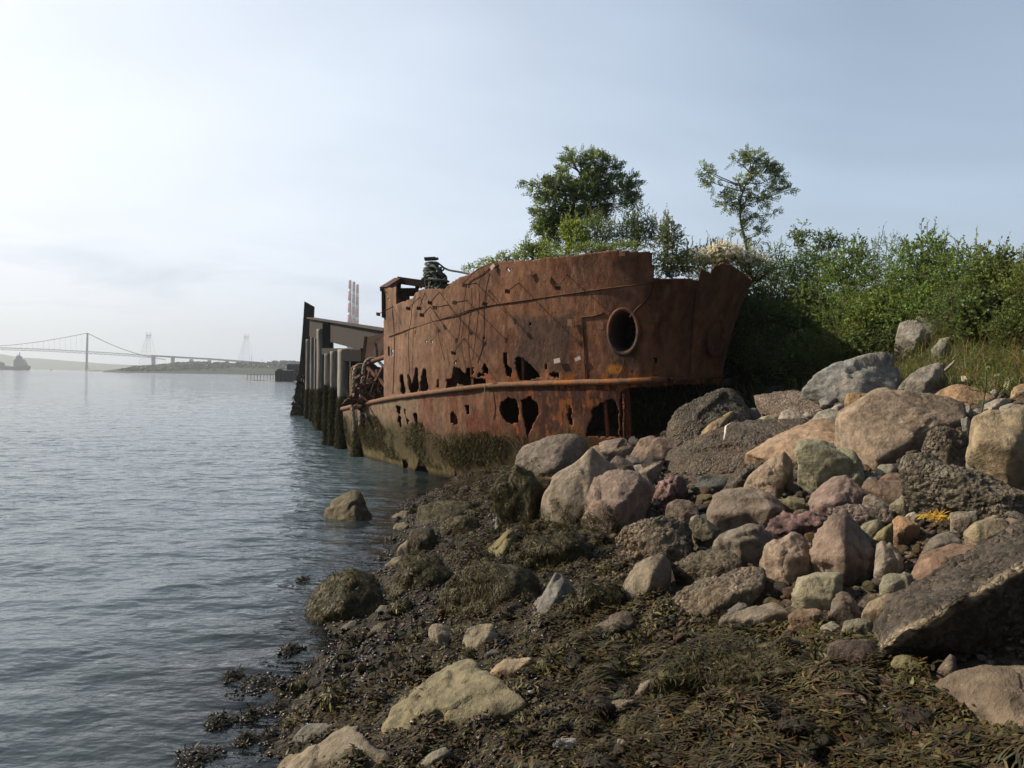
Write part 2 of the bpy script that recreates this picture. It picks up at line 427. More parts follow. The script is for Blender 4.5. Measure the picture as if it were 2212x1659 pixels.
p.inputs['Base Color'].default_value = (0.060, 0.090, 0.110, 1)
p.inputs['Roughness'].default_value = 0.06; p.inputs['IOR'].default_value = 1.33; p.inputs['Specular IOR Level'].default_value = 0.5
tcn = t.nodes.new('ShaderNodeTexCoord')
mp = t.nodes.new('ShaderNodeMapping'); mp.inputs['Scale'].default_value = (0.85, 1.4, 1); mp.inputs['Rotation'].default_value = (0, 0, R(12))
t.links.new(tcn.outputs['Object'], mp.inputs[0])
prev = None
for sc_, st_, ds_ in ((0.9, 1.0, 0.16), (3.2, 1.0, 0.05), (11.0, 0.9, 0.011)):
    n = t.nodes.new('ShaderNodeTexNoise'); n.inputs['Scale'].default_value = sc_; n.inputs['Detail'].default_value = 3
    t.links.new(mp.outputs[0], n.inputs['Vector'])
    b = t.nodes.new('ShaderNodeBump'); b.inputs['Strength'].default_value = st_; b.inputs['Distance'].default_value = ds_
    t.links.new(n.outputs['Fac'], b.inputs['Height'])
    if prev: t.links.new(prev, b.inputs['Normal'])
    prev = b.outputs[0]
t.links.new(prev, p.inputs['Normal'])
tr = t.nodes.new('ShaderNodeBsdfTransparent'); tr.inputs[0].default_value = (0.72, 0.70, 0.58, 1)
fr = t.nodes.new('ShaderNodeFresnel'); fr.inputs[0].default_value = 1.33; t.links.new(prev, fr.inputs['Normal'])
gl = t.nodes.new('ShaderNodeBsdfGlossy'); gl.inputs['Roughness'].default_value = 0.06; t.links.new(prev, gl.inputs['Normal'])
m1 = t.nodes.new('ShaderNodeMixShader'); t.links.new(fr.outputs[0], m1.inputs[0]); t.links.new(tr.outputs[0], m1.inputs[1]); t.links.new(gl.outputs[0], m1.inputs[2])
m2 = t.nodes.new('ShaderNodeMixShader')
t.links.new(at_.outputs['Fac'], m2.inputs[0]); t.links.new(m1.outputs[0], m2.inputs[1]); t.links.new(p.outputs[0], m2.inputs[2])
t.links.new(m2.outputs[0], t.nodes['Material Output'].inputs['Surface'])
tag(mesh_np('sea', V, grid_faces(len(wx), len(wy)), m, c), kind='structure')

# ------------------------------------------------------------------ the wreck
def I3(x, y): return (774.2 + .3112 * x, 530.9 + .3112 * y)     # enlargement -> picture
def I4(x, y): return (1105.9 + .3111 * x, 501.4 + .3111 * y)
def I1(x, y): return (737.3 + x / 6, 516.1 + y / 6)
def IJ(x, y): return (626.7 + .2 * x, 663.6 + .2 * y)
def P3(*a): return [I3(*p) for p in a]
def P4(*a): return [I4(*p) for p in a]
def P1(*a): return [I1(*p) for p in a]
def PJ(*a): return [IJ(*p) for p in a]

rail_pts = [at(*p) for p in ((738, 884, 21.0), (765, 878, 19.6), (844, 861, 17.3), (937, 848, 15.7), (1056, 834, 14.7), (1163, 829, 14.0), (1253, 826.5, 13.5), (1345, 824, 13.1), (1430, 820, 12.95), (1505, 816, 13.2), (1560, 812, 13.9))]
rail_pts += [np.array(p) for p in ((3.75, 15.2, 2.06), (3.6, 17.0, 2.05), (2.7, 19.6, 1.9), (0.8, 22.4, 1.7))]
RL = curve(rail_pts, 900)
seg = np.concatenate([[0], np.cumsum(np.linalg.norm(np.diff(RL[:, :2], axis=0), axis=1))])
LEN = seg[-1]
def rail_at(s): return np.stack([np.interp(s, seg, RL[:, k]) for k in range(3)], -1)
_t = np.gradient(RL[:, :2], axis=0); _t /= np.linalg.norm(_t, axis=1)[:, None]
NR = np.stack([_t[:, 1], -_t[:, 0]], -1)
def norm_at(s):
    n = np.stack([np.interp(s, seg, NR[:, k]) for k in range(2)], -1)
    return n / np.linalg.norm(n, axis=-1)[..., None]
rp_x, _ = proj(RL)
k_bow = 640
def s_of_px(px):        # along the near side only
    return np.interp(px, rp_x[:560], seg[:560])
sB = float(s_of_px(1430))
def flare(s): return 0.06 + 0.52 * sst(sB - 4.5, sB + 0.3, s)
def tuck(s): return 0.24 + 0.55 * sst(sB - 3.2, sB + 0.5, s)
def hull_up(s, h):     # h metres above the rail
    r = rail_at(s); n = norm_at(s)
    o = flare(s) * (np.maximum(h, 0) / 2.0) ** 1.35
    dent = 0.018 * fbm(np.stack([s * 1.1, h * 1.3, 0 * s], -1), 3)
    return np.stack([r[..., 0] + n[..., 0] * (o + dent), r[..., 1] + n[..., 1] * (o + dent), r[..., 2] + h], -1)
def hull_dn(s, q):     # q 0..1 from rail down to below the water
    r = rail_at(s); n = norm_at(s)
    o = -tuck(s) * q ** 1.4 + 0.02 * fbm(np.stack([s * 1.3, q * 2.5, 0 * s + 4], -1), 3)
    return np.stack([r[..., 0] + n[..., 0] * o, r[..., 1] + n[..., 1] * o, r[..., 2] * (1 - q) - 0.45 * q], -1)
def hull_at_px(px, py, out=0.0):
    """point on the outer plating seen at a picture position"""
    ss = np.linspace(s_of_px(760), min(sB + 2.6, LEN), 240); best = None
    S, Hh = np.meshgrid(ss, np.linspace(0, 2.6, 130)); P = hull_up(S, Hh); qx, qy = proj(P)
    S2, Q2 = np.meshgrid(ss, np.linspace(0, 1, 110)); P2 = hull_dn(S2, Q2); qx2, qy2 = proj(P2)
    d1 = np.hypot(qx - px, qy - py); d2 = np.hypot(qx2 - px, qy2 - py)
    if d1.min() <= d2.min(): k = np.unravel_index(d1.argmin(), d1.shape); p_, s_ = P[k], S[k]
    else: k = np.unravel_index(d2.argmin(), d2.shape); p_, s_ = P2[k], S2[k]
    n = norm_at(s_)
    return p_ + np.array([n[0], n[1], 0]) * out, np.array([n[0], n[1], 0])

TOP = P3((172, 300), (262, 285), (262, 405), (370, 368), (395, 330), (430, 310), (480, 298), (600, 300), (612, 285), (640, 262), (668, 240), (700, 222), (750, 205), (800, 175), (870, 138), (950, 110), (1020, 106), (1100, 105), (1180, 98), (1300, 84), (1540, 60)) + \
      [(1290, 545), (1330, 541), (1375, 543), (1410, 546), (1412, 601), (1440, 603), (1490, 602), (1510, 608), (1513, 586), (1520, 583), (1535, 591), (1545, 574), (1563, 568), (1580, 573), (1592, 582), (1608, 592), (1625, 604), (1650, 625), (1700, 660)]
TOPX = np.array([p[0] for p in TOP]); TOPY = np.array([p[1] for p in TOP])
TOPX = np.maximum.accumulate(TOPX + np.arange(len(TOPX)) * 1e-3)
HOLES_UP = [P3((285, 905), (310, 895), (328, 1000), (315, 1045), (295, 1015)), P3((340, 900), (358, 893), (372, 960), (385, 900), (396, 845), (415, 850), (420, 990), (400, 1032), (365, 1032), (343, 980)),
    P3((430, 945), (444, 855), (470, 853), (487, 990), (470, 1016), (420, 1012), (408, 970)), P3((544, 930), (562, 930), (557, 992), (543, 985)),
    P3((610, 930), (650, 918), (662, 842), (690, 848), (770, 900), (830, 925), (880, 925), (892, 965), (740, 975), (690, 960), (670, 1000), (610, 992)),
    P3((750, 850), (775, 850), (778, 900), (752, 890)), P3((785, 855), (803, 850), (802, 880), (785, 900)), P3((858, 832), (885, 822), (903, 860), (903, 890), (868, 882)), P3((820, 885), (870, 885), (880, 905), (830, 910)),
    P3((1005, 740), (1030, 740), (1040, 830), (1072, 860), (1060, 912), (1028, 900), (1010, 800)), P3((1085, 775), (1140, 772), (1172, 810), (1215, 840), (1262, 912), (1180, 938), (1118, 930), (1098, 860)),
    P3((1325, 880), (1390, 878), (1395, 912), (1330, 916)), P3((232, 720), (246, 712), (241, 765), (229, 770)), P3((670, 800), (684, 800), (681, 822), (671, 822)), P3((1295, 820), (1310, 820), (1308, 855), (1297, 855)),
    P3((1029, 152), (1042, 150), (1045, 176), (1032, 178)), P3((205, 690), (222, 700), (214, 770), (206, 760)), P3((207, 370), (216, 370), (214, 382), (207, 382)),
    P3((395, 600), (401, 598), (403, 615), (397, 618)), P3((460, 660), (470, 658), (468, 675), (461, 675)), P3((505, 665), (515, 662), (513, 680), (505, 682)), P3((867, 634), (878, 634), (876, 648), (867, 648)),
    P4((120, 640), (135, 635), (133, 655), (121, 658)), P4((985, 880), (1005, 878), (1010, 915), (990, 920))]
HOLES_DN = [P3((265, 1112), (298, 1112), (302, 1168), (272, 1165)), P3((278, 1170), (305, 1180), (312, 1250), (300, 1266), (282, 1220)), P3((320, 1122), (340, 1130), (334, 1190), (360, 1212), (356, 1252), (330, 1190)),
    P3((385, 1160), (408, 1158), (416, 1254), (400, 1245)), P3((638, 1165), (662, 1143), (690, 1190), (697, 1230), (680, 1247), (645, 1215)), P3((750, 1105), (776, 1108), (776, 1162), (755, 1166)),
    P3((998, 1085), (1048, 1045), (1106, 1068), (1120, 1150), (1118, 1224), (1060, 1242), (1010, 1195), (988, 1130)), P3((1135, 1070), (1200, 1045), (1250, 1098), (1278, 1150), (1224, 1222), (1195, 1300), (1178, 1345), (1160, 1230), (1140, 1170)),
    P3((312, 1470), (350, 1500), (352, 1552), (320, 1547)), P3((398, 1560), (432, 1478), (457, 1500), (492, 1560), (505, 1640), (400, 1600)),
    P4((520, 1420), (552, 1300), (562, 1235), (622, 1180), (705, 1162), (742, 1200), (748, 1420)), P4((792, 1085), (1100, 1062), (1700, 1050), (1900, 1500), (792, 1500)), P4((760, 1100), (775, 1100), (775, 1420), (755, 1420)),
    P4((395, 1190), (420, 1230), (425, 1340), (400, 1330))]
HAWSE = (1345, 712)
wreck = empty('shipwreck', (0.0, 14.5, 0.0), 'large rust-brown steel ship bow wrecked on the shore, plating full of holes', 'shipwreck')

def cut(P, quad_n, upper):
    nx, ny = quad_n
    Fq = grid_faces(nx, ny)
    C = P.reshape(-1, 3)[Fq].mean(1)
    qx, qy = proj(C)
    jx = 3.0 * fbm(C * 9, 2); jy = 4.5 * fbm(C * 11 + 40, 2)
    keep = np.ones(len(Fq), bool)
    front = np.repeat(True, len(Fq))
    if upper:
        ty = np.interp(qx, TOPX, TOPY)
        keep &= qy > ty + 1.5 * fbm(C * 7 + 3, 2)
        keep &= qx > 829
        for h in HOLES_UP: keep &= ~inpoly(qx + jx * .7, qy + jy * .7, h)
        keep &= ((qx - HAWSE[0] - 3) / 26) ** 2 + ((qy - HAWSE[1] - 2) / 42) ** 2 > 1
    else:
        for h in HOLES_DN: keep &= ~inpoly(qx + jx, qy + jy, h)
        edge = 1400 + 0
    return Fq, keep
def rust_shade_colour(P, upper):
    qx, qy = proj(P)
    n1 = fbm(P * [1.6, 1.6, 1.2], 4); n2 = fbm(P * [5, 5, 2.2] + 7, 4); st = fbm(P * [9, 9, 0.8] + 3, 3); fine = fbm(P * 24, 2)
    a = np.array([0.175, 0.088, 0.055]); b = np.array([0.118, 0.053, 0.031]); tan = np.array([0.20, 0.135, 0.098])
    f = sst(-0.35, 0.4, n1 + 0.4 * st)[:, None]
    c = a * f + b * (1 - f)
    g = (sst(1130, 850, qx + 60 * n1) * 0.6)[:, None]
    c = c * (1 - g) + tan * g
    c = c * (1 + 0.42 * n2[:, None] + 0.22 * st[:, None] + 0.16 * fine[:, None])
    pm_ = sst(0.12, 0.4, fbm(P * [2.5, 2.5, 1.6] + 77, 4))[:, None] * 0.42; c = c * (1 - pm_) + np.array([0.055, 0.036, 0.034]) * pm_
    pm_ = sst(0.18, 0.42, fbm(P * [7, 7, 3] + 55, 4))[:, None] * 0.55; c = c * (1 - pm_) + np.array([0.20, 0.125, 0.09]) * pm_
    c = c * (1 - .22 * sst(1360, 1460, qx))[:, None]  # shade on the bow, painted into the plating colour
    def blend(c, f, k):
        f = np.clip(f, 0, 1)[:, None]; return c * (1 - f) + np.array(k) * f * (1 + 0.3 * fine[:, None])
    if upper:
        # blistered dark scale amidships
        d = 1 - np.maximum(np.abs(qx - 1172) / 62, np.abs(qy - 745) / 62)
        c = blend(c, sst(-0.08, 0.15, d + 0.35 * n2 + 0.2 * fine) * sst(-0.55, 0.2, n2 + 0.5 * fine + 0.25) * .85, (0.052, 0.036, 0.031))
        d = 1 - np.hypot((qx - 1352) / 34, (qy - 770) / 45)
        c = blend(c, sst(0, 0.6, d + 0.3 * n2) * 0.75, (0.05, 0.032, 0.028))
        c = blend(c, sst(40, 5, 822 - qy) * sst(0.0, 0.25, n2 + 0.15) * sst(980, 1120, qx) * sst(1420, 1380, qx) * 0.8, (0.06, 0.028, 0.018))
        c = blend(c, sst(26, 6, 820 - qy) * sst(0.05, 0.25, fbm(P * 6 + 31, 3)) * sst(900, 1000, qx) * .7, (0.24, 0.085, 0.02))
        d = 1 - np.hypot((qx - 1330) / 30, (qy - 797) / 16)
        c = blend(c, sst(0.1, 0.6, d + 0.3 * n2), (0.34, 0.15, 0.03))
    else:
        z = P[:, 2]
        tanf = sst(1000, 820, qx + 70 * n1) * 0.85
        c = blend(c, tanf, (0.17, 0.13, 0.09))
        c = blend(c, sst(0.1, 0.4, n2) * sst(1100, 1250, qx) * 0.9, (0.20, 0.068, 0.028))
        c = blend(c, sst(0.05, 0.35, fbm(P * [4, 4, 2] + 21, 3)) * (1 - tanf) * 0.7, (0.13, 0.042, 0.028))
        c = blend(c, sst(1020, 1180, qx) * sst(-.25, .2, fbm(P * [3, 3, 2] + 91, 4) + .25 * sst(1.2, 1.7, z)) * .85, (0.045, 0.022, 0.018))
        c = blend(c, sst(1020, 1140, qx) * sst(.16, .3, fbm(P * [14, 14, 7] + 13, 3)) * .8, (0.24, 0.085, 0.03))
        up_ = 0.98 + 0.22 * n1 + 0.14 * st
        c = blend(c, sst(up_ + 0.15, up_ - 0.25, z) * 0.9, (0.050, 0.045, 0.021))
        c = blend(c, sst(0.45, 0.1, z + 0.15 * n2) * sst(-0.3, 0.3, n2 + .2) * 0.8, (0.125, 0.10, 0.05))
        c = blend(c, sst(0.12, 0.0, z), (0.03, 0.025, 0.015))
    return np.clip(c, 0.01, 1)
def hull_mesh(name, s0, s1, upper, parent, step=0.022, hmax=2.5, label=None):
    ns = int((s1 - s0) / step); nh = int(hmax / step)
    S, Q = np.meshgrid(np.linspace(s0, s1, ns), np.linspace(0, 1, nh))
    P = hull_up(S, Q * hmax) if upper else hull_dn(S, Q)
    Fq, keep = cut(P, (ns, nh), upper)
    P = P.reshape(-1, 3); Fq = Fq[keep]
    used = np.zeros(len(P), bool); used[Fq.ravel()] = True
    idx = np.cumsum(used) - 1
    o = mesh_np(name, P[used], idx[Fq][:, ::-1] if False else idx[Fq], M_rust, rust_shade_colour(P[used], upper), True, parent)
    so = o.modifiers.new('thickness', 'SOLIDIFY'); so.thickness = 0.022; so.offset = -1.0
    if label: o['label'] = label
    return o
s_end = LEN - 0.05
s_left = float(s_of_px(822))
s_crack = float(s_of_px(1413))
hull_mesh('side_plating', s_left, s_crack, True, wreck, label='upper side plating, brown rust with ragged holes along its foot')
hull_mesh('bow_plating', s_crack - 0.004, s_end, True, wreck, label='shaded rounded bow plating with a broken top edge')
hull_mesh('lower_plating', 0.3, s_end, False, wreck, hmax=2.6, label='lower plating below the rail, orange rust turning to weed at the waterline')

# rubbing rail, seam strips
def rail_tube(name, s0, s1, r, off, dz, parent, n=160, colf=None, wob=0.006):
    s = np.linspace(s0, s1, n); P = rail_at(s); nn = norm_at(s)
    P[:, :2] += nn * off; P[:, 2] += dz
    P += wob * fbm(P * 5, 2)[:, None]
    cc = rust_shade_colour(P, False) if colf is None else colf(P)
    return MB().tube(P, r * (1 + 0.12 * fbm(P * 8, 2)), 10, cc).build(name, M_rust2, parent, True)
def rail_col(P):
    qx, _ = proj(P); n = fbm(P * 6, 3)
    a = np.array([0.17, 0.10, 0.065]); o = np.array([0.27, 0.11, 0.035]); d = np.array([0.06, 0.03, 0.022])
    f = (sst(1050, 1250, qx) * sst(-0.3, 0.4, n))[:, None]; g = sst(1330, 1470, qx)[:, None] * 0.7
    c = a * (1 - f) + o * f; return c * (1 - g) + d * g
rail_tube('rubbing_rail', 0.25, float(s_of_px(1440)), 0.052, 0.035, 0.0, wreck, 260, rail_col)
rail_tube('rubbing_rail', float(s_of_px(1440)) + 0.05, s_end, 0.04, 0.0, 0.0, wreck, 120, rail_col)
def strip(name, pix, r, off=0.012, n=60):
    pts = [hull_at_px(*p, out=off)[0] for p in pix]
    P = curve(pts, n)
    return MB().tube(P, r, 6, rust_shade_colour(P, True) * 0.55).build(name, M_rust2, wreck, True)
strip('seam_strip', [(840, 727), (880, 713), (961, 686.5), (1038, 664.7), (1140, 647), (1253, 632), (1330, 622), (1408, 611)], 0.011)
strip('seam_strip', [(1412, 607), (1405, 640), (1378, 668), (1362, 684)], 0.016, n=24)
strip('seam_strip', [(1256, 684), (1262, 745), (1266, 822)], 0.009, n=20)
strip('seam_strip', [(1256, 684), (1280, 682), (1305, 677)], 0.012, n=12)
strip('seam_strip', [(1500, 625), (1497, 700), (1490, 810)], 0.009, n=20)
strip('seam_strip', [(848, 655), (853, 740), (850, 850)], 0.007, n=20)

# hawse pipe: thick oval lip, recessed throat
hc, hn = hull_at_px(HAWSE[0] + 3, HAWSE[1] + 4)
tang = np.array([-hn[1], hn[0], 0]); upv = np.array([0, 0, 1.0])
a_ = np.linspace(0, 2 * math.pi, 49)[:-1]
def oval(rx, rz, out, tilt=0.0):
    return np.array([hc + tang * rx * math.cos(t) + upv * rz * math.sin(t) + hn * (out + tilt * math.sin(t)) for t in a_])
prof = [(0.275, 0.40, 0.012), (0.285, 0.41, 0.05), (0.265, 0.385, 0.085), (0.235, 0.35, 0.09), (0.205, 0.315, 0.05), (0.19, 0.30, -0.05), (0.18, 0.28, -0.35), (0.17, 0.26, -0.75)]
rings = [oval(rx, rz, o, 0.03) for rx, rz, o in prof]
V = np.concatenate(rings); n = 48
Q = [[k * n + i, k * n + (i + 1) % n, (k + 1) * n + (i + 1) % n, (k + 1) * n + i] for k in range(len(prof) - 1) for i in range(n)]
cc = []
for k, r_ in enumerate(rings):
    for i in range(n):
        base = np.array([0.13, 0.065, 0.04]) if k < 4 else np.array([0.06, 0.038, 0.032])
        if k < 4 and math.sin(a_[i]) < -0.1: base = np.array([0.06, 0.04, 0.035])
        cc.append(base)
cc = np.array(cc) * (1 + 0.3 * fbm(V * 12, 3))[:, None]
MB().raw(V, Q, None, cc).build('hawse_pipe', M_rust2, wreck, True)
# faint second hawse on the far cheek
hc, hn = hull_at_px(1542, 728); tang = np.array([-hn[1], hn[0], 0])
rings = [oval(rx * .8, rz * .8, o, 0.02) for rx, rz, o in prof[:6]] + [oval(0.0, 0.0, -0.05)]
V = np.concatenate(rings)
Q = [[k * n + i, k * n + (i + 1) % n, (k + 1) * n + (i + 1) % n, (k + 1) * n + i] for k in range(len(rings) - 1) for i in range(n)]
MB().raw(V, Q, None, np.tile([0.09, 0.045, 0.03], (len(V), 1))).build('hawse_pipe', M_rust2, wreck, True)

# frames and stringers inside, seen through the holes; a deck closes the hold from above
def rib(px, q0=0.0, q1=0.86, w_=0.10):
    s = float(s_of_px(px)); q = np.linspace(q0, q1, 12); P = hull_dn(np.full(12, s), q); nn = norm_at(s)
    P[:, :2] -= nn * 0.09
    m_ = MB()
    for k in range(11): m_.box(P[k], P[k + 1], w_, 0.05, up=(nn[0], nn[1], 0), c=np.array([0.16, 0.05, 0.035]))
    return m_.build('hull_frame', M_rust2, wreck)
for px in (1352, 1302, 1160, 1070, 975): rib(px, w_=0.06 if px != 1352 else 0.085)
def rib_up(px, h1):
    s = float(s_of_px(px)); h = np.linspace(0.02, h1, 10); P = hull_up(np.full(10, s), h); nn = norm_at(s)
    P[:, :2] -= nn * 0.10
    m_ = MB()
    for k in range(9): m_.box(P[k], P[k + 1], 0.05, 0.07, up=(nn[0], nn[1], 0), c=np.array([0.10, 0.045, 0.03]))
    return m_.build('hull_frame', M_rust2, wreck)
for px in (900, 960, 1015, 1080, 1125, 1185, 1240): rib_up(px, 1.5)
# deck: strip from the plating inwards
ss = np.linspace(float(s_of_px(958)), s_end, 60)
o1 = hull_up(ss, np.full(60, 1.0)); n1_ = norm_at(ss)
o1[:, :2] -= n1_ * 0.06; o1[:, 2] = np.interp(ss, [ss[0], sB - 2, LEN], [2.75, 3.2, 3.3])
cen = np.array([0.9, 18.0]); in1 = o1.copy(); in1[:, :2] = cen + (in1[:, :2] - cen) * 0.12
V = np.concatenate([o1, in1]); Q = [[i, i + 1, 61 + i, 60 + i] for i in range(59)]
dk = mesh_np('deck', V, np.array(Q), M_rust2, np.tile([0.07, 0.045, 0.03], (120, 1)), False, wreck)
so = dk.modifiers.new('thickness', 'SOLIDIFY'); so.thickness = 0.05
# transverse bulkhead that closes the hold behind the ragged left edge
b0 = rail_at(float(s_of_px(975))); n0 = norm_at(float(s_of_px(975)))
V = []
for d in np.linspace(0.10, 4.2, 30):
    for z in np.linspace(-0.4, 2.75, 20):
        V.append([b0[0] - n0[0] * d, b0[1] - n0[1] * d + 0.03 * math.sin(d * 7), z])
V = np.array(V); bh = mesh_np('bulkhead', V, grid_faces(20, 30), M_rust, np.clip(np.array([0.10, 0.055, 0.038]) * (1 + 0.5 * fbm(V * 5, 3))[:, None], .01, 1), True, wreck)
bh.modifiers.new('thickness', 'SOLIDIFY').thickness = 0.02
# more of the wreck: bulkhead near the broken aft edge, bulwark frames, studs with plates
b0 = rail_at(float(s_of_px(846))); n0 = norm_at(float(s_of_px(846)))
V = np.array([[b0[0] - n0[0] * d, b0[1] - n0[1] * d + 0.05 * math.sin(d * 9), z] for d in np.linspace(0.12, 5.0, 40) for z in np.linspace(-0.4, 2.2, 24)])
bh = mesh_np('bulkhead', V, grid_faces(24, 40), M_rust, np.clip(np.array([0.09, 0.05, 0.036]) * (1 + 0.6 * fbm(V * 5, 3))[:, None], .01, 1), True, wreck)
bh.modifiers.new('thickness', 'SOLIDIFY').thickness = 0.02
rng = np.random.default_rng(5)
def rustc(k=1.0): return np.array([0.10, 0.055, 0.038]) * k
# boxed end of the bulwark with open frames, sky between the beams
def beam(name, a, b, w_, h_, c=None, up=(0, 0, 1), mat=None, parent=None):
    return MB().box(a, b, w_, h_, up=up, c=rustc() if c is None else c).build(name, mat or M_rust2, wreck if parent is None else parent)
def A1(x, y, Y): return at(*I1(x, y), Y)
beam('bulwark_cap', A1(545, 650, 17.6), A1(735, 530, 18.6), 0.16, 0.10, rustc(1.2))
beam('bulwark_cap', A1(735, 535, 18.6), A1(1120, 590, 18.4), 0.12, 0.16, rustc(0.5))
beam('bulwark_rail', A1(700, 690, 18.4), A1(1000, 690, 18.3), 0.05, 0.19, rustc(0.28))
beam('bulwark_rail', A1(705, 775, 18.3), A1(880, 745, 18.2), 0.05, 0.26, rustc(0.28))
beam('bulwark_rail', A1(1340, 595, 17.2), A1(1430, 600, 17.2), 0.08, 0.05, rustc(0.4))
beam('bulwark_rail', A1(1340, 675, 17.2), A1(1430, 670, 17.2), 0.08, 0.12, rustc(0.5))
for x in (712, 742, 772, 985, 1015, 1048):
    beam('bulwark_stay', A1(x - 14, 640, 18.45), A1(x - 10, 560, 18.45), 0.035, 0.05, rustc(0.35))
beam('bulwark_post', A1(548, 1020, 17.55), A1(545, 655, 17.55), 0.06, 0.16, rustc(0.8), up=(0, 1, 0))
beam('bulwark_post', A1(706, 835, 18.2), A1(700, 560, 18.3), 0.05, 0.05, rustc(0.5), up=(0, 1, 0))
# end plate that closes the bulwark box
ep = [A1(545, 660, 17.5), A1(560, 690, 17.35), A1(700, 640, 17.9), A1(745, 535, 18.5), A1(720, 530, 18.5)]
def plate(name, pts, th, mat, c, parent=None, fwd=(0, 1, 0), smooth=False):
    P = np.array(pts); f = np.array(fwd) * th; n = len(P)
    m_ = MB(); V = np.concatenate([P, P + f])
    me = bpy.data.meshes.new(name)
    faces = [list(range(n)), list(range(2 * n - 1, n - 1, -1))] + [[i, i + n, (i + 1) % n + n, (i + 1) % n] for i in range(n)]
    o_ = np.array(parent.location) if parent is not None else V.mean(0)
    me.from_pydata([tuple(v - o_) for v in V], [], faces)
    a = me.color_attributes.new('Col', 'FLOAT_COLOR', 'POINT')
    for d_ in a.data: d_.color = (*c, 1)
    me.materials.append(mat)
    o = bpy.data.objects.new(name, me); COL.objects.link(o)
    if parent is not None: o.parent = parent
    else: o.location = tuple(o_)
    return o
plate('end_plate', ep, 0.03, M_rust, rustc(1.1), wreck)
# studs standing off the plating with small flat heads
def stud(foot, head, size=0.07, flat=True, k=1.0, shape=4):
    p, n_ = hull_at_px(*foot); h = at(head[0], head[1], p[1] - 0.42 * 1.0)
    h = p + (h - p) / (np.linalg.norm(h - p) + 1e-9) * min(np.linalg.norm(h - p), 0.55)
    m_ = MB().tube([p - n_ * 0.02, h], 0.009, 6, rustc(0.8 * k))
    d = (h - p) / np.linalg.norm(h - p)
    if flat: m_.box(h - d * 0.006, h + d * 0.012, size, size * 0.8, up=(0.2, 0.1, 1), c=rustc(1.0 * k))
    return m_.build('plate_stud', M_rust2, wreck)
for f_, h_ in (((1255, 745), (1145, 825)), ((1290, 690), (1175, 835)), ((1065, 715), (900, 905))): pass
for foot, head in ((I1(1000, 745), I1(870, 900)), (I1(1075, 690), I1(1005, 905)), (I1(1270, 680), I1(1150, 825)), (I1(1145, 868), I1(1045, 985)), (I1(1580, 1285), I1(1455, 1475)),
                   (I1(1890, 650), I1(1860, 840)), (I3(1105, 255), I3(1035, 315)), (I3(1450, 195), I3(1385, 290)), (I1(670, 875), I1(480, 975)), (I1(1745, 575), I1(1600, 600)), (I1(1620, 795), I1(1470, 825)), (I1(1395, 855), I1(1210, 890))):
    stud(foot, head, 0.09)
def chip(cx, cy, w_, h_, k, col=None, rot=0.0):
    p, n_ = hull_at_px(cx, cy, 0.05); t_ = np.array([-n_[1], n_[0], 0]); u_ = np.array([0, 0, 1.0])
    t2 = t_ * math.cos(rot) + u_ * math.sin(rot); u2 = -t_ * math.sin(rot) + u_ * math.cos(rot)
    s_ = p[1] / F
    V = [p + t2 * a * w_ * s_ / 2 + u2 * b * h_ * s_ / 2 + n_ * o for o in (0, 0.012) for a, b in ((-1, -1), (1, -1), (1, 1), (-1, 1))]
    MB().raw(V, [[3, 2, 1, 0], [4, 5, 6, 7], [0, 1, 5, 4], [1, 2, 6, 5], [2, 3, 7, 6], [3, 0, 4, 7]], c=(rustc(k) if col is None else col)).build('doubler_plate', M_rust2, wreck)
chip(*I3(1200, 190), 15, 10, 1.5, rot=0.1); chip(*I3(1313, 222), 14, 13, 1.5, rot=0.5); chip(*I4(775, 157), 13, 8, 1.6)
chip(*I4(422, 627), 12, 15, 1.6); chip(*I4(627, 645), 14, 16, 1.3); chip(*I4(988, 614), 15, 3.5, 1.6, rot=0.1); chip(*I4(330, 890), 16, 10, 1, (0.40, 0.36, 0.32), 0.2); chip(*I4(462, 880), 15, 8, 1, (0.32, 0.29, 0.27), 0.4)
chip(*I3(945, 152), 13, 9, 1, (0.45, 0.38, 0.33), 0.7)

# cables hanging down the plating
def cable(name, pix, r, c, label, out=0.05, group='thin cables hanging down the rusty plating'):
    P = curve([hull_at_px(*p, out=out + 0.02 * (i % 2))[0] for i, p in enumerate(pix)], 50)
    P += 0.008 * fbm(P * 6, 2)[:, None]
    o = MB().tube(P, r * .7, 5, c).build(name, M_rope, None, True, origin=P[0])
    return tag(o, label, 'cable', group)
dkc = (0.11, 0.06, 0.045)
cable('hanging_cable', [I1(1000, 740), I1(960, 880), I1(930, 1050), I1(910, 1300), I1(908, 1650), I3(370, 990)], 0.010, dkc, 'thin dark cable curving down beside the frayed rope to the ragged holes')
cable('hanging_cable', [I1(1650, 600), I1(1620, 800), I1(1600, 1100), I1(1600, 1350), I3(757, 862)], 0.009, dkc, 'thin dark cable hanging straight just beyond the diamond-headed stud')
cable('hanging_cable', [I1(1880, 400), I1(1820, 560), I1(1795, 860), I1(1770, 1300), I1(1720, 1560)], 0.011, dkc, 'thin dark cable hanging from the bulge in the top edge, ending in a hook')
cable('hanging_cable', [I1(1500, 860), I1(1480, 1000), I1(1450, 1420)], 0.007, (0.35, 0.28, 0.23), 'pale thin wire hanging above the diamond-headed stud')
cable('hanging_cable', [I1(2000, 300), I1(1800, 400), I1(1650, 520), I1(1610, 580)], 0.016, dkc, 'thick dark cable draped along the sloping top edge', out=0.04)
cable('hanging_cable', [I4(800, 815), I4(790, 870), I4(760, 950), I4(735, 1015)], 0.010, (0.12, 0.06, 0.05), 'short dark cable dangling below the oval hawse pipe')
cable('hanging_cable', [I3(905, 970), I3(907, 1050), I3(905, 1160)], 0.012, (0.30, 0.24, 0.18), 'short knotted pale cord hanging over the rubbing rail', out=0.1)
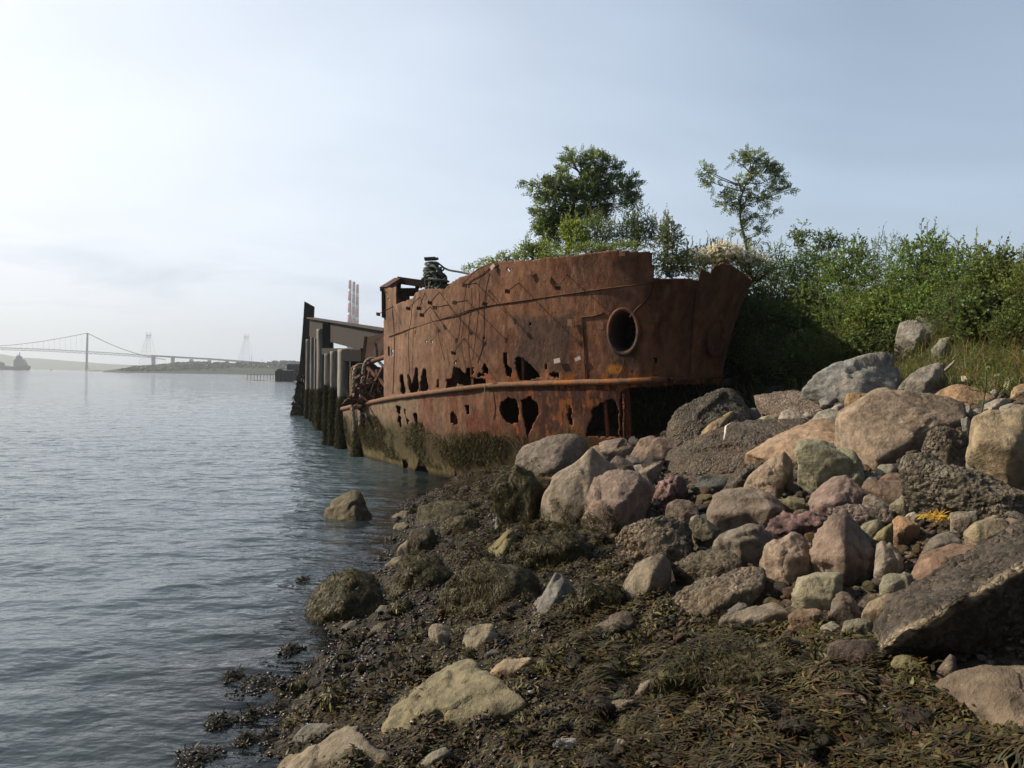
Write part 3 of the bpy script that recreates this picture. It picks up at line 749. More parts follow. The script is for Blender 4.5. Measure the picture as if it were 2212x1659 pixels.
cable('hanging_cable', [I1(1270, 1230), I1(1330, 1380), I1(1360, 1600)], 0.008, dkc, 'thin dark cable slanting away under the frayed yellow strands')

# mooring bitt with a heap of rope over it
bx_, by_ = I1(1180, 700); bb = at(bx_, by_, 16.6)
bit = empty('mooring_bitt', bb, 'weathered grey bitt with bolted flat cap standing above the plating edge', 'mooring bitt')
gc = (0.11, 0.12, 0.11)
MB().tube([A1(1185, 690, 16.6), A1(1165, 300, 16.6)], [0.11, 0.09], 14, gc).build('post', M_wood, bit, True)
MB().box(A1(1080, 262, 16.6), A1(1225, 255, 16.6), 0.22, 0.05, c=gc).build('cap', M_rust2, bit)
for x in (1120, 1205): MB().tube([A1(x, 258, 16.55), A1(x, 236, 16.55)], 0.022, 8, gc).build('bolt', M_rust2, bit)
MB().tube([A1(1225, 262, 16.55), A1(1258, 250, 16.55)], 0.03, 8, gc).build('bolt', M_rust2, bit)
def rope_mesh(m_, P, r, c, strands=3, pitch=None):
    P = np.asarray(P); L = np.concatenate([[0], np.cumsum(np.linalg.norm(np.diff(P, axis=0), axis=1))])
    pitch = pitch or r * 7; n = max(24, int(L[-1] / (pitch / 9)))
    n = min(n, 420)
    q = np.linspace(0, L[-1], n); C_ = np.stack([np.interp(q, L, P[:, k]) for k in range(3)], -1)
    t_ = np.gradient(C_, axis=0); t_ /= np.linalg.norm(t_, axis=1)[:, None] + 1e-9
    u_ = np.cross(t_, np.array([0.3, 0.9, 0.2])); u_ /= np.linalg.norm(u_, axis=1)[:, None] + 1e-9; v_ = np.cross(t_, u_)
    for k in range(strands):
        a = q / pitch * 2 * math.pi + k * 2 * math.pi / strands
        m_.tube(C_ + (np.cos(a)[:, None] * u_ + np.sin(a)[:, None] * v_) * r * 0.5, r * 0.56, 5, c, caps=True)
    return m_
rp = MB(); gcol = (0.085, 0.10, 0.09)
rng = np.random.default_rng(3)
for k in range(9):    # wraps around the post
    yy = 330 + k * 24; c0 = A1(1165 + rng.normal(0, 5), yy, 16.6); rr = 0.13 + 0.02 * rng.random() + 0.012 * max(0, k - 4)
    a = np.linspace(0, 2 * math.pi, 20)
    P = np.stack([c0[0] + rr * np.cos(a), c0[1] + rr * np.sin(a), c0[2] + 0.05 * np.sin(a + k) + 0.02 * rng.normal()], -1)
    rp.tube(P, 0.028, 6, gcol)
for k in range(34):    # slumped heap to its side
    c0 = A1(1240 + rng.normal(0, 38), 560 + rng.normal(0, 60), 16.5 + rng.normal(0, 0.08)); rr = 0.10 + 0.09 * rng.random()
    ax = rng.normal(size=3) * [1, 1, .8]; ax /= np.linalg.norm(ax); u_ = np.cross(ax, [0, 0, 1.0]); u_ /= np.linalg.norm(u_) + 1e-6; v_ = np.cross(ax, u_)
    a = np.linspace(0, 2 * math.pi * 0.85, 16)
    rp.tube(c0 + rr * (np.cos(a)[:, None] * u_ + 1.25 * np.sin(a)[:, None] * v_), 0.024, 6, gcol)
P = curve([A1(1165, 430, 16.4), A1(1110, 450, 16.35), A1(1078, 490, 16.35), A1(1110, 512, 16.35), A1(1190, 505, 16.3), A1(1235, 440, 16.35)], 30); rp.tube(P, 0.018, 6, gcol)
P = curve([A1(1225, 300, 16.5), A1(1290, 340, 16.5), A1(1330, 385, 16.5), A1(1290, 420, 16.5), A1(1250, 380, 16.5), A1(1320, 365, 16.5)], 30); rp.tube(P, 0.017, 6, gcol)
tag(rp.build('rope_coil', M_rope, None, True, origin=A1(1200, 560, 16.5)), 'tangled grey-green rope heaped around the bitt', 'rope')
P = curve([A1(1320, 370, 16.5), A1(1400, 405, 16.4), A1(1540, 430, 16.2), A1(1650, 455, 16.0), A1(1700, 480, 15.9)], 40)
tag(MB().tube(P, 0.020, 6, (0.06, 0.06, 0.06)).build('mooring_line', M_rope, None, True, origin=P[0]), 'dark line running from the rope heap to the low bush on the wreck', 'rope')
P = curve([A1(1150, 560, 16.3), A1(1140, 640, 16.25), A1(1155, 720, 16.2), A1(1150, 815, 16.15)], 40)
hr = rope_mesh(MB(), P, 0.03, (0.17, 0.15, 0.12)).build('frayed_rope', M_rope, None, True, origin=P[0])
tag(hr, 'short twisted rope with yellow unravelled strands hanging below the bitt', 'rope')
fy = MB()
for k in range(46):
    x0, y0 = 1155 + rng.normal(0, 6), 850 + rng.random() * 120; ln = 120 + rng.random() * 380
    pts = [(x0, y0), (x0 + 18 + rng.normal(0, 14), y0 + ln * .35), (x0 + 45 + rng.normal(0, 25), y0 + ln * .7), (x0 + 50 + rng.normal(0, 45), y0 + ln)]
    fy.tube(curve([A1(x, y, 16.05 - 0.02 * i) for i, (x, y) in enumerate(pts)], 12), 0.0065, 4, (0.30, 0.26, 0.10) if rng.random() < .6 else (0.30, 0.23, 0.17))
hr['_o'] = tuple(hr.location)
fy.build('frayed_strands', M_rope, hr, True)

# broken aft end: pipes, ropes, fallen steel, debris
def J(x, y, Y): return at(*IJ(x, y), Y)
P = curve([J(690, 655, 19.6), J(780, 640, 19.4), J(860, 600, 19.2), J(960, 560, 18.9), J(1060, 530, 18.6)], 40)
tag(MB().tube(P, 0.06, 10, rustc(1.3)).build('bent_pipe', M_rust2, None, True, origin=P[0]), 'bent rusty pipe arching over the broken after end, ropes looped on it', 'pipe')
def rope(pts, r, c, label, weed=None, Y=19.3):
    P = curve([J(x, y, Y + dy) for x, y, dy in pts], 60)
    o = rope_mesh(MB(), P, r, c).build('hanging_rope', M_rope, None, True, origin=P[0]); return tag(o, label, 'rope', 'ropes hung over the bent pipe')
rope([(800, 625, .1), (730, 630, -.1), (695, 690, -.2), (685, 800, -.25), (672, 950, -.3), (676, 1080, -.35), (690, 1220, -.35), (690, 1340, -.35)], 0.045, (0.25, 0.22, 0.19), 'thick twisted rope looped over the pipe, closest to the timber piles')
rope([(930, 560, 0), (865, 560, -.15), (812, 600, -.25), (790, 680, -.3), (780, 800, -.35), (765, 930, -.4), (765, 1100, -.45), (755, 1280, -.45)], 0.042, (0.25, 0.22, 0.19), 'thick twisted rope looped over the pipe, hanging across the rail end')
rope([(672, 650, .2), (664, 720, .15), (660, 850, .1), (658, 990, .1), (662, 1150, .1)], 0.032, (0.30, 0.19, 0.06), 'yellow-orange rope hanging straight beside the big front pile')
tag(MB().box(J(838, 655, 18.9), J(1055, 875, 18.3), 0.06, 0.07, c=rustc(1.2)).build('fallen_strut', M_rust2, None, origin=J(838, 655, 18.9)), 'rusty strut leaning diagonally under the bent pipe', 'steel bar')
tag(MB().box(J(960, 590, 19.6), J(1070, 700, 19.4), 0.06, 0.05, c=(0.10, 0.13, 0.12)).build('fallen_strut', M_rust2, None, origin=J(960, 590, 19.6)), 'short grey-green strut leaning against the broken plating edge', 'steel bar')
tag(MB().box(J(820, 320, 20.6), J(785, 590, 20.4), 0.07, 0.07, c=rustc(0.9), up=(0, 1, 0)).build('leaning_post', M_rust2, None, origin=J(820, 320, 20.6)), 'thin rusty post leaning beneath the dark fallen beam', 'post')
plp = [J(800, 335, 20.9), J(1062, 265, 20.2), J(1066, 500, 20.2), J(960, 545, 20.4), J(800, 570, 20.9)]
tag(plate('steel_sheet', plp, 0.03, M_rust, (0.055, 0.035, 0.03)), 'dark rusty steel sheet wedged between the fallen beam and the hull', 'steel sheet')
plp = [J(650, 560, 21.6), J(800, 520, 21.4), J(940, 640, 21.2), J(1080, 680, 21.0), J(1110, 1100, 21.0), J(640, 1100, 21.6)]  # added panel, its dark colour stands in for shade inside the broken end
tag(plate('shade_panel', plp, 0.04, M_rust, (0.035, 0.026, 0.024)), 'added dark panel standing in for the shaded interior behind the ropes', 'steel sheet')
# inner jumble
rng = np.random.default_rng(11)
for k, (x, y, sx_, lab) in enumerate(((985, 925, 0.16, 'rust-tan lump of scrap lying where the hull side begins'), (880, 830, 0.12, 'dark snarl of scrap under the leaning strut'), (730, 1000, 0.10, 'small reddish scrap heap at the very end of the rail'))):
    m_ = MB(); c0 = J(x, y, 18.6); m_.box(c0 - [sx_ * 2.6, 0, sx_ * .6], c0 + [sx_ * 2.6, .1, -sx_ * .4], sx_ * 2.2, sx_ * 1.2, c=rustc(.7))
    for q in range(26):
        d = rng.normal(size=3) * sx_ * [1.3, 1, .8]; e = d + rng.normal(size=3) * sx_
        m_.box(c0 + d, c0 + e, 0.03 + 0.05 * rng.random(), 0.02 + 0.04 * rng.random(), c=rustc(0.6 + rng.random()))
    tag(m_.build('scrap_heap', M_rust2, None, origin=c0), lab, 'scrap')
for x, h in ((812, 70), (855, 60), (905, 95), (985, 60), (745, 45)):
    s_ = float(s_of_px(IJ(x, 1000)[0])); r_ = rail_at(s_); r_[2] += 0.02
    MB().box(r_, r_ + np.array([0, 0, h / 5 * r_[1] / F]), 0.05, 0.03, c=rustc(1.2), up=(0, 1, 0), taper=.6).build('broken_stanchion', M_rust2, wreck)
dks = MB(); sA, sB_ = 0.3, float(s_of_px(846))
ss = np.linspace(sA, sB_, 12); o1 = rail_at(ss); o1[:, 2] -= 0.03; i1 = o1.copy(); i1[:, :2] -= norm_at(ss) * 3.0
dks.raw(np.concatenate([o1, i1]), [[i, i + 1, 13 + i, 12 + i] for i in range(11)], c=(0.07, 0.04, 0.03)).build('side_deck', M_rust2, wreck)

# timber piles
WEEDC = np.array([0.018, 0.018, 0.010])
def ribbons(P, D, N, L, Wd, k=3, droop=0.0, grav=None, curl=0.3, rng=None):
    """P,D,N (n,3); returns V, quads. strips of k segments starting at P along D, lying against surface normal N"""
    n = len(P); D = D / (np.linalg.norm(D, axis=1)[:, None] + 1e-9)
    S = np.cross(D, N); S /= np.linalg.norm(S, axis=1)[:, None] + 1e-9
    L = np.broadcast_to(L, (n,)); Wd = np.broadcast_to(Wd, (n,))
    V = np.zeros((n, k + 1, 2, 3)); p = P.copy(); d = D.copy()
    bend = rng.normal(0, curl, n) if rng is not None else np.zeros(n)
    for i in range(k + 1):
        wk = Wd * (1.0 if i < k else 0.25) * (0.6 if i == 0 else 1)
        V[:, i, 0] = p + S * wk[:, None] / 2; V[:, i, 1] = p - S * wk[:, None] / 2
        p = p + d * (L / k)[:, None]
        d = d + S * (bend / k)[:, None]
        if droop: d[:, 2] -= droop / k
        d /= np.linalg.norm(d, axis=1)[:, None]
    b = (np.arange(n) * (k + 1) * 2)[:, None] + (np.arange(k) * 2)[None]
    b = b.ravel(); Q = np.stack([b, b + 1, b + 3, b + 2], -1)
    return V.reshape(-1, 3), Q
def weedmesh(name, P, D, N, L, Wd, c, mat, parent=None, k=3, droop=0.0, curl=0.5, seed=1, origin=None, var=0.5):
    rg = np.random.default_rng(seed)
    V, Q = ribbons(P, D, N, L, Wd, k, droop, None, curl, rg)
    cc = np.asarray(c) * np.exp(rg.normal(0, var, (len(P), 1))) * (1 + rg.normal(0, 0.12, (len(P), 3)))
    cc = np.repeat(cc, (k + 1) * 2, 0)
    return mesh_np(name, V, Q, mat, np.clip(cc, .003, .7), False, parent, origin)
def pile(xl, xr, ytop, ybot, label, weedy=854, lean=0.0, k=1.0, kelp=0.35, dark=False):
    b = onz((xl + xr) / 2, ybot, 0.0); Y = b[1]
    t_ = at((xl + xr) / 2 + lean, ytop, Y + 0.1); r = (xr - xl) / 2 * Y / F
    o = empty('timber_pile', b, label, 'pile', 'old timber piles standing in the water')
    zb = -0.6; n = 40; q = np.linspace(0, 1, n)
    b2 = b.copy(); b2[2] = zb; P = b2 + (t_ - b2) * q[:, None]
    cc = []
    wz = EYE + (PY0 - weedy) * Y / F
    for p_ in P:
        f = sst(wz - 0.15, wz + 0.25, p_[2])
        cc.append(np.array([0.20, 0.19, 0.175]) * k * f + np.array([0.028, 0.026, 0.018]) * (1 - f))
    rr = r * (1.06 - 0.12 * q)
    sh = MB().tube(P, rr, 20, np.array(cc)); V = np.concatenate(sh.V); ax = P.mean(0)
    nz_ = fbm(V * [14, 14, 0.8], 3); dv = V - np.array([0, 0, 0]); 
    cen = b2 + (t_ - b2) * (((V[:, 2] - zb) / (t_[2] - zb))[:, None])
    rad = V - cen; rad[:, 2] = 0
    V = V + rad * (0.16 * nz_ + 0.3 * sst(wz, wz - 0.7, V[:, 2]) * (fbm(V * [5, 5, 3], 3) + 0.5))[:, None]
    C_ = np.concatenate(sh.C) * (1 + 0.75 * fbm(V * [20, 20, 1.0], 3))[:, None]
    sh2 = MB(); sh2.V = [V]; sh2.C = [np.clip(C_, .005, 1)]; sh2.Q = sh.Q; sh2.T = sh.T; sh2.n = sh.n
    sh2.build('shaft', M_wood, o, True)
    if kelp:
        rg = np.random.default_rng(int(xl * 7)); N_ = int(2600 * (wz + 0.2) * r / 0.17)
        z = rg.random(N_) ** 1.2 * (wz + 0.15); a = rg.random(N_) * 2 * math.pi; f = (z - zb) / (t_[2] - zb)
        c0 = b2 + (t_ - b2) * f[:, None]; nn = np.stack([np.cos(a), np.sin(a), 0 * a], -1)
        bul = 1.0 + kelp * 1.2 * sst(wz, wz - 1.0, z) * (0.6 + fbm(np.stack([a, z * 2, 0 * z], -1), 2))
        Pp = c0 + nn * (r * bul)[:, None]
        D = np.stack([nn[:, 0] * .5, nn[:, 1] * .5, -np.ones(N_)], -1) + rg.normal(0, .3, (N_, 3))
        weedmesh('seaweed_growth', Pp, D, nn, 0.06 + 0.08 * rg.random(N_), 0.014, WEEDC * 1.4, M_weed_dry, o, 3, 0.4, seed=int(xl))
    return o
pile(659.5, 669.5, 733, 904, 'thin grey pile standing hard against the tall dark plank', lean=1)
pile(669.5, 678, 717, 909, 'slender pile, second from the tall dark plank', lean=1)
pile(677.5, 686, 716, 920, 'slender pile, third from the tall dark plank, touching the tall round one', lean=1)
pile(684, 703, 711, 930, 'tall round grey pile rising highest among the round piles')
pile(700, 714, 764, 961, 'shorter pale pile right after the stepped dark post', weedy=848)
pile(713, 730, 759, 963, 'medium grey pile between the shorter pale one and the stout front one', weedy=852)
pile(729, 755, 755, 967, 'stout grey pile at the front of the row next to the hull', weedy=872, k=1.15)
pile(765, 794, 926, 985, 'low sawn-off stump smothered in dark seaweed against the hull', weedy=924, k=0.3, kelp=0.5)
# stepped dark post behind the fourth pile
b = onz(708, 935, 0.0); Yp = b[1]
o = MB().box([b[0], b[1], -0.5], at(708, 697, Yp), 0.28, 0.30, up=(0, 1, 0), c=(0.045, 0.043, 0.042)).box(at(714, 765, Yp), at(714, 740, Yp), 0.16, 0.22, up=(0, 1, 0), c=(0.045, 0.043, 0.042))
tag(o.build('square_post', M_wood, None, origin=b), 'dark square timber post with a stepped top behind the round piles', 'post')
# tall dark plank
b = onz(641, 897, 0.0); Yp = b[1]
pts = [at(657.5, 651, Yp), at(677, 662, Yp), at(675, 700, Yp), at(668, 800, Yp), at(660, 860, Yp), at(657, 897, Yp), at(655, 915, Yp - .1), at(624, 915, Yp - .1), at(628, 893, Yp), at(637, 850, Yp), at(646, 800, Yp), at(653, 720, Yp)]
pk = empty('leaning_plank', b, 'tall dark broad plank with slanted top leaning at the outer end of the piles', 'plank')
plate('board', pts, 0.25, M_wood, (0.045, 0.040, 0.037), pk)
rg = np.random.default_rng(8); N_ = 900
z = rg.random(N_) * 1.3; y_ = 893 - z / 1.3 * 90; xl_ = np.interp(y_, [800, 850, 893], [646, 637, 628]); xr_ = np.interp(y_, [800, 860, 897], [668, 660, 657])
Pp = at(xl_ + (xr_ - xl_) * rg.random(N_), y_ + 4, np.full(N_, Yp - 0.06)); D = np.tile([0, -.4, -1.0], (N_, 1)) + rg.normal(0, .3, (N_, 3))
weedmesh('seaweed_growth', Pp, D, np.tile([0, -1.0, 0], (N_, 1)), 0.25, 0.04, WEEDC, M_weed, pk, 3, .3)
# heavy beams
def tb(a, b, w_, h_, c, name, label, mat=M_wood):
    return tag(MB().box(a, b, w_, h_, c=c).build(name, mat, None, origin=a), label, 'beam')
bm_ = empty('fallen_beam', at(672, 708, 30), 'broad dark steel beam slanting from the piles down to the hull', 'beam')
MB().box(at(670, 706, 30), at(842, 742, 20.3), 0.05, 0.72, c=(0.028, 0.024, 0.023)).build('web', M_wood, bm_)
MB().box(at(672, 687, 30), at(842, 713.5, 20.3), 0.34, 0.05, c=(0.05, 0.04, 0.036)).build('flange', M_wood, bm_)
MB().box(at(674, 690, 29.9), at(800, 722, 22.3), 0.06, 0.05, c=(0.07, 0.055, 0.05)).build('flange', M_wood, bm_)
tb(at(705, 759, 26), at(790, 761, 21.2), 0.3, 0.20, (0.018, 0.017, 0.016), 'cross_timber', 'dark level timber running behind the heads of the front piles')
tb(at(746, 768, 21.5), at(789, 769, 21.1), 0.3, 0.30, (0.016, 0.015, 0.015), 'cross_timber', 'short dark timber block between the front pile and the ropes')
P = curve([at(676, 688, 30), at(690, 691, 29), at(703, 694, 28.5), at(716, 697, 27.5)], 16)
tag(MB().tube(P, 0.03, 6, (0.07, 0.07, 0.07)).build('loose_wire', M_rope, None, True, origin=P[0]), 'loose wire lying over the top end of the fallen beam', 'wire')
# growth hanging on the lower plating
rg = np.random.default_rng(21); N_ = 36000
s = rg.uniform(0.4, float(s_of_px(1180)), N_); q = rg.random(N_)
P = hull_dn(s, q); nn2 = norm_at(s); nn = np.stack([nn2[:, 0], nn2[:, 1], 0 * s], -1)
patch = fbm(P * [1.2, 1.2, 1.6] + 11, 3) + 0.3 * fbm(P * 5, 2)
zc_ = P[:, 2]; kp = (zc_ > 0.18) & (zc_ < 0.95 + 0.25 * patch) & (rg.random(N_) < sst(-0.25, 0.35, patch + 0.25 * np.cos((zc_ - 0.62) * 5)))
P = P[kp]; nn = nn[kp]; n_k = len(P)
D = np.stack([nn[:, 0] * .35, nn[:, 1] * .35, -np.ones(n_k)], -1) + rg.normal(0, .35, (n_k, 3))
weedmesh('seaweed_growth', P + nn * 0.025 + rg.normal(0, .006, P.shape), D + nn * .3, nn, 0.035 + 0.05 * rg.random(n_k), 0.013, (0.027, 0.025, 0.012), M_weed_dry, wreck, 2, .3, var=.6)['kind'] = 'stuff'
# ------------------------------------------------------------------ far shore
def D_(px, py, Y): return at(px, py, Y)
# hazy hill line on the far side of the harbour
def ridge(name, prof, Y, depth, base, colr, nse=3.0, kind='structure', label=None, cat=None, step=None):
    px = np.array([p[0] for p in prof], float); py = np.array([p[1] for p in prof], float)
    n = 220; x = np.linspace(px[0], px[-1], n); y = np.interp(x, px, py)
    top = at(x, y, np.full(n, float(Y)))
    m = 16; rows = []
    for k in range(m):
        f = k / (m - 1); prof_h = math.sin(min(1.0, f * 1.6) * math.pi / 2) if f < 0.63 else math.cos((f - 0.63) / 0.37 * math.pi / 2)
        r_ = top.copy(); r_[:, 0] = top[:, 0] * (1 + (f - 0.55) * depth / Y); r_[:, 1] = Y + (f - 0.63) * depth
        r_[:, 2] = base + (top[:, 2] - base) * prof_h + nse * fbm(np.stack([r_[:, 0] * .02, r_[:, 1] * .02, 0 * x], -1), 3) * prof_h * (1 if abs(f - .63) > .1 else 0.3)
        rows.append(r_)
    V = np.concatenate(rows)
    c = np.array(colr) * (1 + 0.35 * fbm(V * .03, 3))[:, None]
    o = mesh_np(name, V, grid_faces(n, m), M_far, np.clip(c, .01, 1), True)
    return tag(o, label, cat, kind=kind)
ridge('hills', [(-120, 760), (0, 764), (30, 766), (60, 772), (110, 775), (170, 780), (230, 785), (300, 789), (420, 794), (520, 798)], 2900, 700, -3, (0.05, 0.07, 0.05), 4)
ridge('headland', [(250, 803), (262, 800), (290, 796), (340, 797), (420, 795), (520, 796), (620, 796), (700, 796), (800, 797), (900, 799)], 800, 300, -2.5, (0.02, 0.032, 0.016), 1.5)
ridge('spit', [(192, 801.2), (200, 799.8), (215, 799), (225, 800.5), (240, 799.5), (262, 800.5), (285, 802)], 1050, 60, -2.0, (0.10, 0.09, 0.07), 0.3)
# woodland on the headland: leafy crowns, too many to count
rg = np.random.default_rng(4); m_ = MB()
wp = [(258, 802), (275, 796), (290, 791), (333, 789), (360, 786), (387, 783), (417, 782), (520, 783), (567, 783), (617, 779), (647, 781), (700, 780), (800, 783)]
for k in range(2300):
    px = rg.uniform(262, 800); top = np.interp(px, [p[0] for p in wp], [p[1] for p in wp]); f = rg.random()
    base_y = np.interp(px, [258, 300, 600, 800], [801.5, 803, 809.5, 812])
    py = top + 2.2 + (base_y - top - 3.2) * f; Y = 860 - 170 * f
    c0 = at(px, py, Y); r_ = rg.uniform(1.5, 2.8)
    a = rg.normal(size=(26, 3)); a /= np.linalg.norm(a, axis=1)[:, None]
    Pc = c0 + a * r_ * [1, 1, .8] * rg.uniform(.75, 1.05, (26, 1)); t1 = rg.normal(size=(26, 3)); t1 /= np.linalg.norm(t1, axis=1)[:, None]; t2 = np.cross(a, t1); t2 /= np.linalg.norm(t2, axis=1)[:, None]; t1 = np.cross(t2, a)
    e = r_ * 0.55; V = np.stack([Pc + t1 * e, Pc + t2 * e * .8, Pc - t1 * e, Pc - t2 * e * .8], 1).reshape(-1, 3)
    b_ = np.arange(26) * 4; cc = np.repeat(np.array([0.014, 0.030, 0.014]) * np.exp(rg.normal(0, .35, (26, 1))), 4, 0)
    m_.raw(V, np.stack([b_, b_ + 1, b_ + 2, b_ + 3], -1), c=cc)
tag(m_.build('woodland', M_leaf), 'dense low woodland covering the headland beneath the bridge approach', 'woodland', kind='stuff')

# suspension bridge
BY = 1330.0
br = empty('suspension_bridge', onz(187, 801, 0), 'long grey suspension bridge crossing the harbour in the haze', 'bridge')
steel = (0.10, 0.115, 0.12)
def B(px, py, dy=0.0): return at(px, py, BY + dy)
tw = MB()
for dy in (-9, 9):
    tw.box(B(186.6, 801.5, dy), B(189.2, 719.4, dy), 2.6, 3.0, up=(0, 1, 0), c=steel, taper=.8)
for y in (722, 745, 764, 783): tw.box(B(188, y, -9), B(188, y, 9), 1.6, 2.2, c=steel)
tw.build('tower', M_paint, br)
dkp = [(-60, 747), (0, 750.8), (100, 754.5), (187, 759), (260, 763.5), (330, 768.4)]
d1 = MB(); Pk = [np.array(B(*p)) for p in dkp]
Pd = curve(Pk, 70)
for k in range(69):
    a, b = Pd[k], Pd[k + 1]; dz = np.array([0, 0, 3.4])
    d1.box(a, b, 14, 0.9, c=steel); d1.box(a - dz, b - dz, 0.8, 0.7, c=steel); d1.box(a - dz if k % 2 else a, b if k % 2 else b - dz, 0.6, 0.6, c=steel)
    for dy in (-6.5,):
        pass
d1.build('truss_deck', M_paint, br)
d2 = MB(); ap = curve([B(330, 768.6), B(400, 772.6), B(458, 776), B(517, 780.3), B(567, 784)], 30)
for k in range(29): d2.box(ap[k], ap[k + 1], 14, 2.8, c=(0.13, 0.145, 0.15))
d2.build('approach_deck', M_paint, br)
for x, y0, y1 in ((331.6, 770, 796), (373.3, 773, 790), (413.3, 776, 786), (452.3, 778, 786), (491, 780, 787)):
    MB().box(B(x, y0, 1), B(x - .3, 803, 1), 4.0, 6, up=(0, 1, 0), c=(0.15, 0.16, 0.17)).build('pier', M_paint, br)
cb = curve([B(-60, 747.5), B(0, 747.0), B(60, 741.5), B(120, 732.5), B(188.6, 719.6)], 40)
MB().tube(cb, 0.55, 5, steel).build('main_cable', M_paint, br, True)
cb = np.array([B(188.6, 719.6) + (B(358, 777.5) - B(188.6, 719.6)) * f - np.array([0, 0, 6.5 * math.sin(f * math.pi)]) for f in np.linspace(0, 1, 20)])
MB().tube(cb, 0.6, 5, steel).build('main_cable', M_paint, br, True)
hg = MB()
for f in np.linspace(0.06, 0.94, 15):
    x = 188 * f; yc = np.interp(x, [0, 60, 120, 188], [747.0, 741.5, 732.5, 719.6]); yd = np.interp(x, [0, 100, 187], [750.8, 754.5, 759])
    hg.box(B(x, yc), B(x, yd), 0.16, 0.16, up=(0, 1, 0), c=steel)
hg.build('hangers', M_paint, br)['kind'] = 'stuff'

# lattice pylons
def pylon(px, ytop, ybot, wb, label, Y=1150.0):
    o = empty('power_pylon', at(px, ybot, Y), label, 'pylon', 'pale lattice pylons on the headland')
    hh = (ybot - ytop) * Y / F; w0 = wb * Y / F / 2; c0 = at(px, ybot, Y); cg = (0.55, 0.52, 0.53); m_ = MB(); th = 0.22
    n = 9; lv = [(c0[2] + hh * (1 - (1 - i / n) ** 1.15) * .93, w0 * (1 - i / n) ** 0.85 + 1.0) for i in range(n + 1)]
    for (z0, a), (z1, b) in zip(lv[:-1], lv[1:]):
        for sx, sy in ((-1, -1), (1, -1), (1, 1), (-1, 1)):
            m_.box([c0[0] + sx * a, Y + sy * a, z0], [c0[0] + sx * b, Y + sy * b, z1], th, th, up=(0, 1, 0), c=cg)
        m_.box([c0[0] - a, Y - a, z0], [c0[0] + b, Y - b, z1], th * .6, th * .6, up=(0, 1, 0), c=cg); m_.box([c0[0] + a, Y - a, z0], [c0[0] - b, Y - b, z1], th * .6, th * .6, up=(0, 1, 0), c=cg)
        m_.box([c0[0] - b, Y - b, z1], [c0[0] + b, Y - b, z1], th * .8, th * .8, c=cg)
    m_.build('lattice_mast', M_paint, o)
    zt = c0[2] + hh; ar = MB()
    for z, w_ in ((zt - hh * .10, 4.6), (zt - hh * .16, 3.6)): ar.box([c0[0] - w_, Y, z], [c0[0] + w_, Y, z], .6, .6, c=cg)
    for s in (-1, 1): ar.box([c0[0] + s * 3.0, Y, zt - hh * .10], [c0[0] + s * 2.4, Y, zt], .5, .5, up=(0, 1, 0), c=cg)
    ar.build('cross_arm', M_paint, o)
pylon(320.0, 717, 795, 26, 'pale lattice pylon standing close to the bridge approach')
pylon(531.5, 721, 790, 24, 'pale lattice pylon rising over the wooded headland near the dark pier', 1250.0)

# striped chimneys
def chimney(x0, ytop, x1, yref, rt, white0, label, Y=1300.0):
    t_ = at(x0, ytop, Y); g = at(x1, yref, Y); k = (t_[2] + 3) / (t_[2] - g[2]); 
    o = empty('striped_chimney', (t_[0], Y, 0), label, 'chimney', 'three striped power station chimneys')
    zs = []; per = 25.6; y = ytop; cols = []
    edges = [ytop, ytop + 1.6]; red = np.array([0.36, 0.012, 0.05]); wh = np.array([0.80, 0.80, 0.82]); cl = [red * .8]
    yy = white0; cur = ytop + 1.6
    while cur < 832:
        edges.append(yy); cl.append(red); edges.append(yy + 8.2); cl.append(wh); cur = yy + 8.2; yy += per
    def pt(y_): f = (y_ - ytop) / (yref - ytop); return np.array([t_[0] + (g[0] - t_[0]) * f * 0.15, Y, at(x0, y_, Y)[2]]), (rt * 0.92 + (rt * .36) * f)
    for i in range(len(edges) - 1):
        (a, ra), (b, rb) = pt(edges[i]), pt(edges[i + 1])
        if i == 0: ra = rb = ra * .75
        MB().tube([a, b], [ra, rb], 20, cl[i]).build('band' if i else 'rim', M_paint, o, True)
chimney(756.3, 605.3, 754.8, 700, 2.55, 624.4, 'tallest of the red and white striped chimneys')
chimney(764.6, 608.6, 763.6, 700, 2.45, 629.4, 'middle one of the red and white striped chimneys')
chimney(772.3, 614.4, 771.8, 700, 2.35, 633.2, 'shortest red and white striped chimney, the one beside the wreck')

# grey ship, sailing boat, motor boat
SY_ = 1050.0
sh = empty('grey_ship', onz(20, 799, 0), 'grey working ship with masts passing under the bridge', 'ship')
def Sx(x, y): return at(x, y, SY_)
def extr(name, pix, w_, c, parent, Y=SY_, mat=M_paint): return plate(name, [at(x, y, Y - w_ / 2) for x, y in pix], w_, mat, c, parent)
extr('hull', [(-60, 800), (52, 800), (56, 798), (57.5, 793), (57, 790.5), (50, 789.2), (42, 791), (16, 792), (12, 790), (-60, 790)], 9, (0.10, 0.115, 0.13), sh)
extr('superstructure', [(29, 791), (29, 779), (31, 776), (38, 775), (47, 776), (53, 786), (54, 791)], 7, (0.26, 0.28, 0.30), sh)
extr('funnel', [(34, 778), (34, 770), (38, 768), (44, 770), (45, 778)], 4, (0.24, 0.26, 0.28), sh)
MB().box(Sx(42, 775), Sx(42.6, 761), 0.7, 0.7, up=(0, 1, 0), c=(0.15, 0.16, 0.17)).box(Sx(39, 767.5), Sx(46, 767.5), .4, .4, c=(0.15, 0.16, 0.17)).box(Sx(38.5, 777), Sx(38.7, 765), 0.5, 0.5, up=(0, 1, 0), c=(.2, .2, .2)).build('mast', M_paint, sh)
extr('deck_house', [(-10, 791), (-10, 784), (-3, 781), (4, 784), (4, 791)], 6, (0.16, 0.18, 0.20), sh)
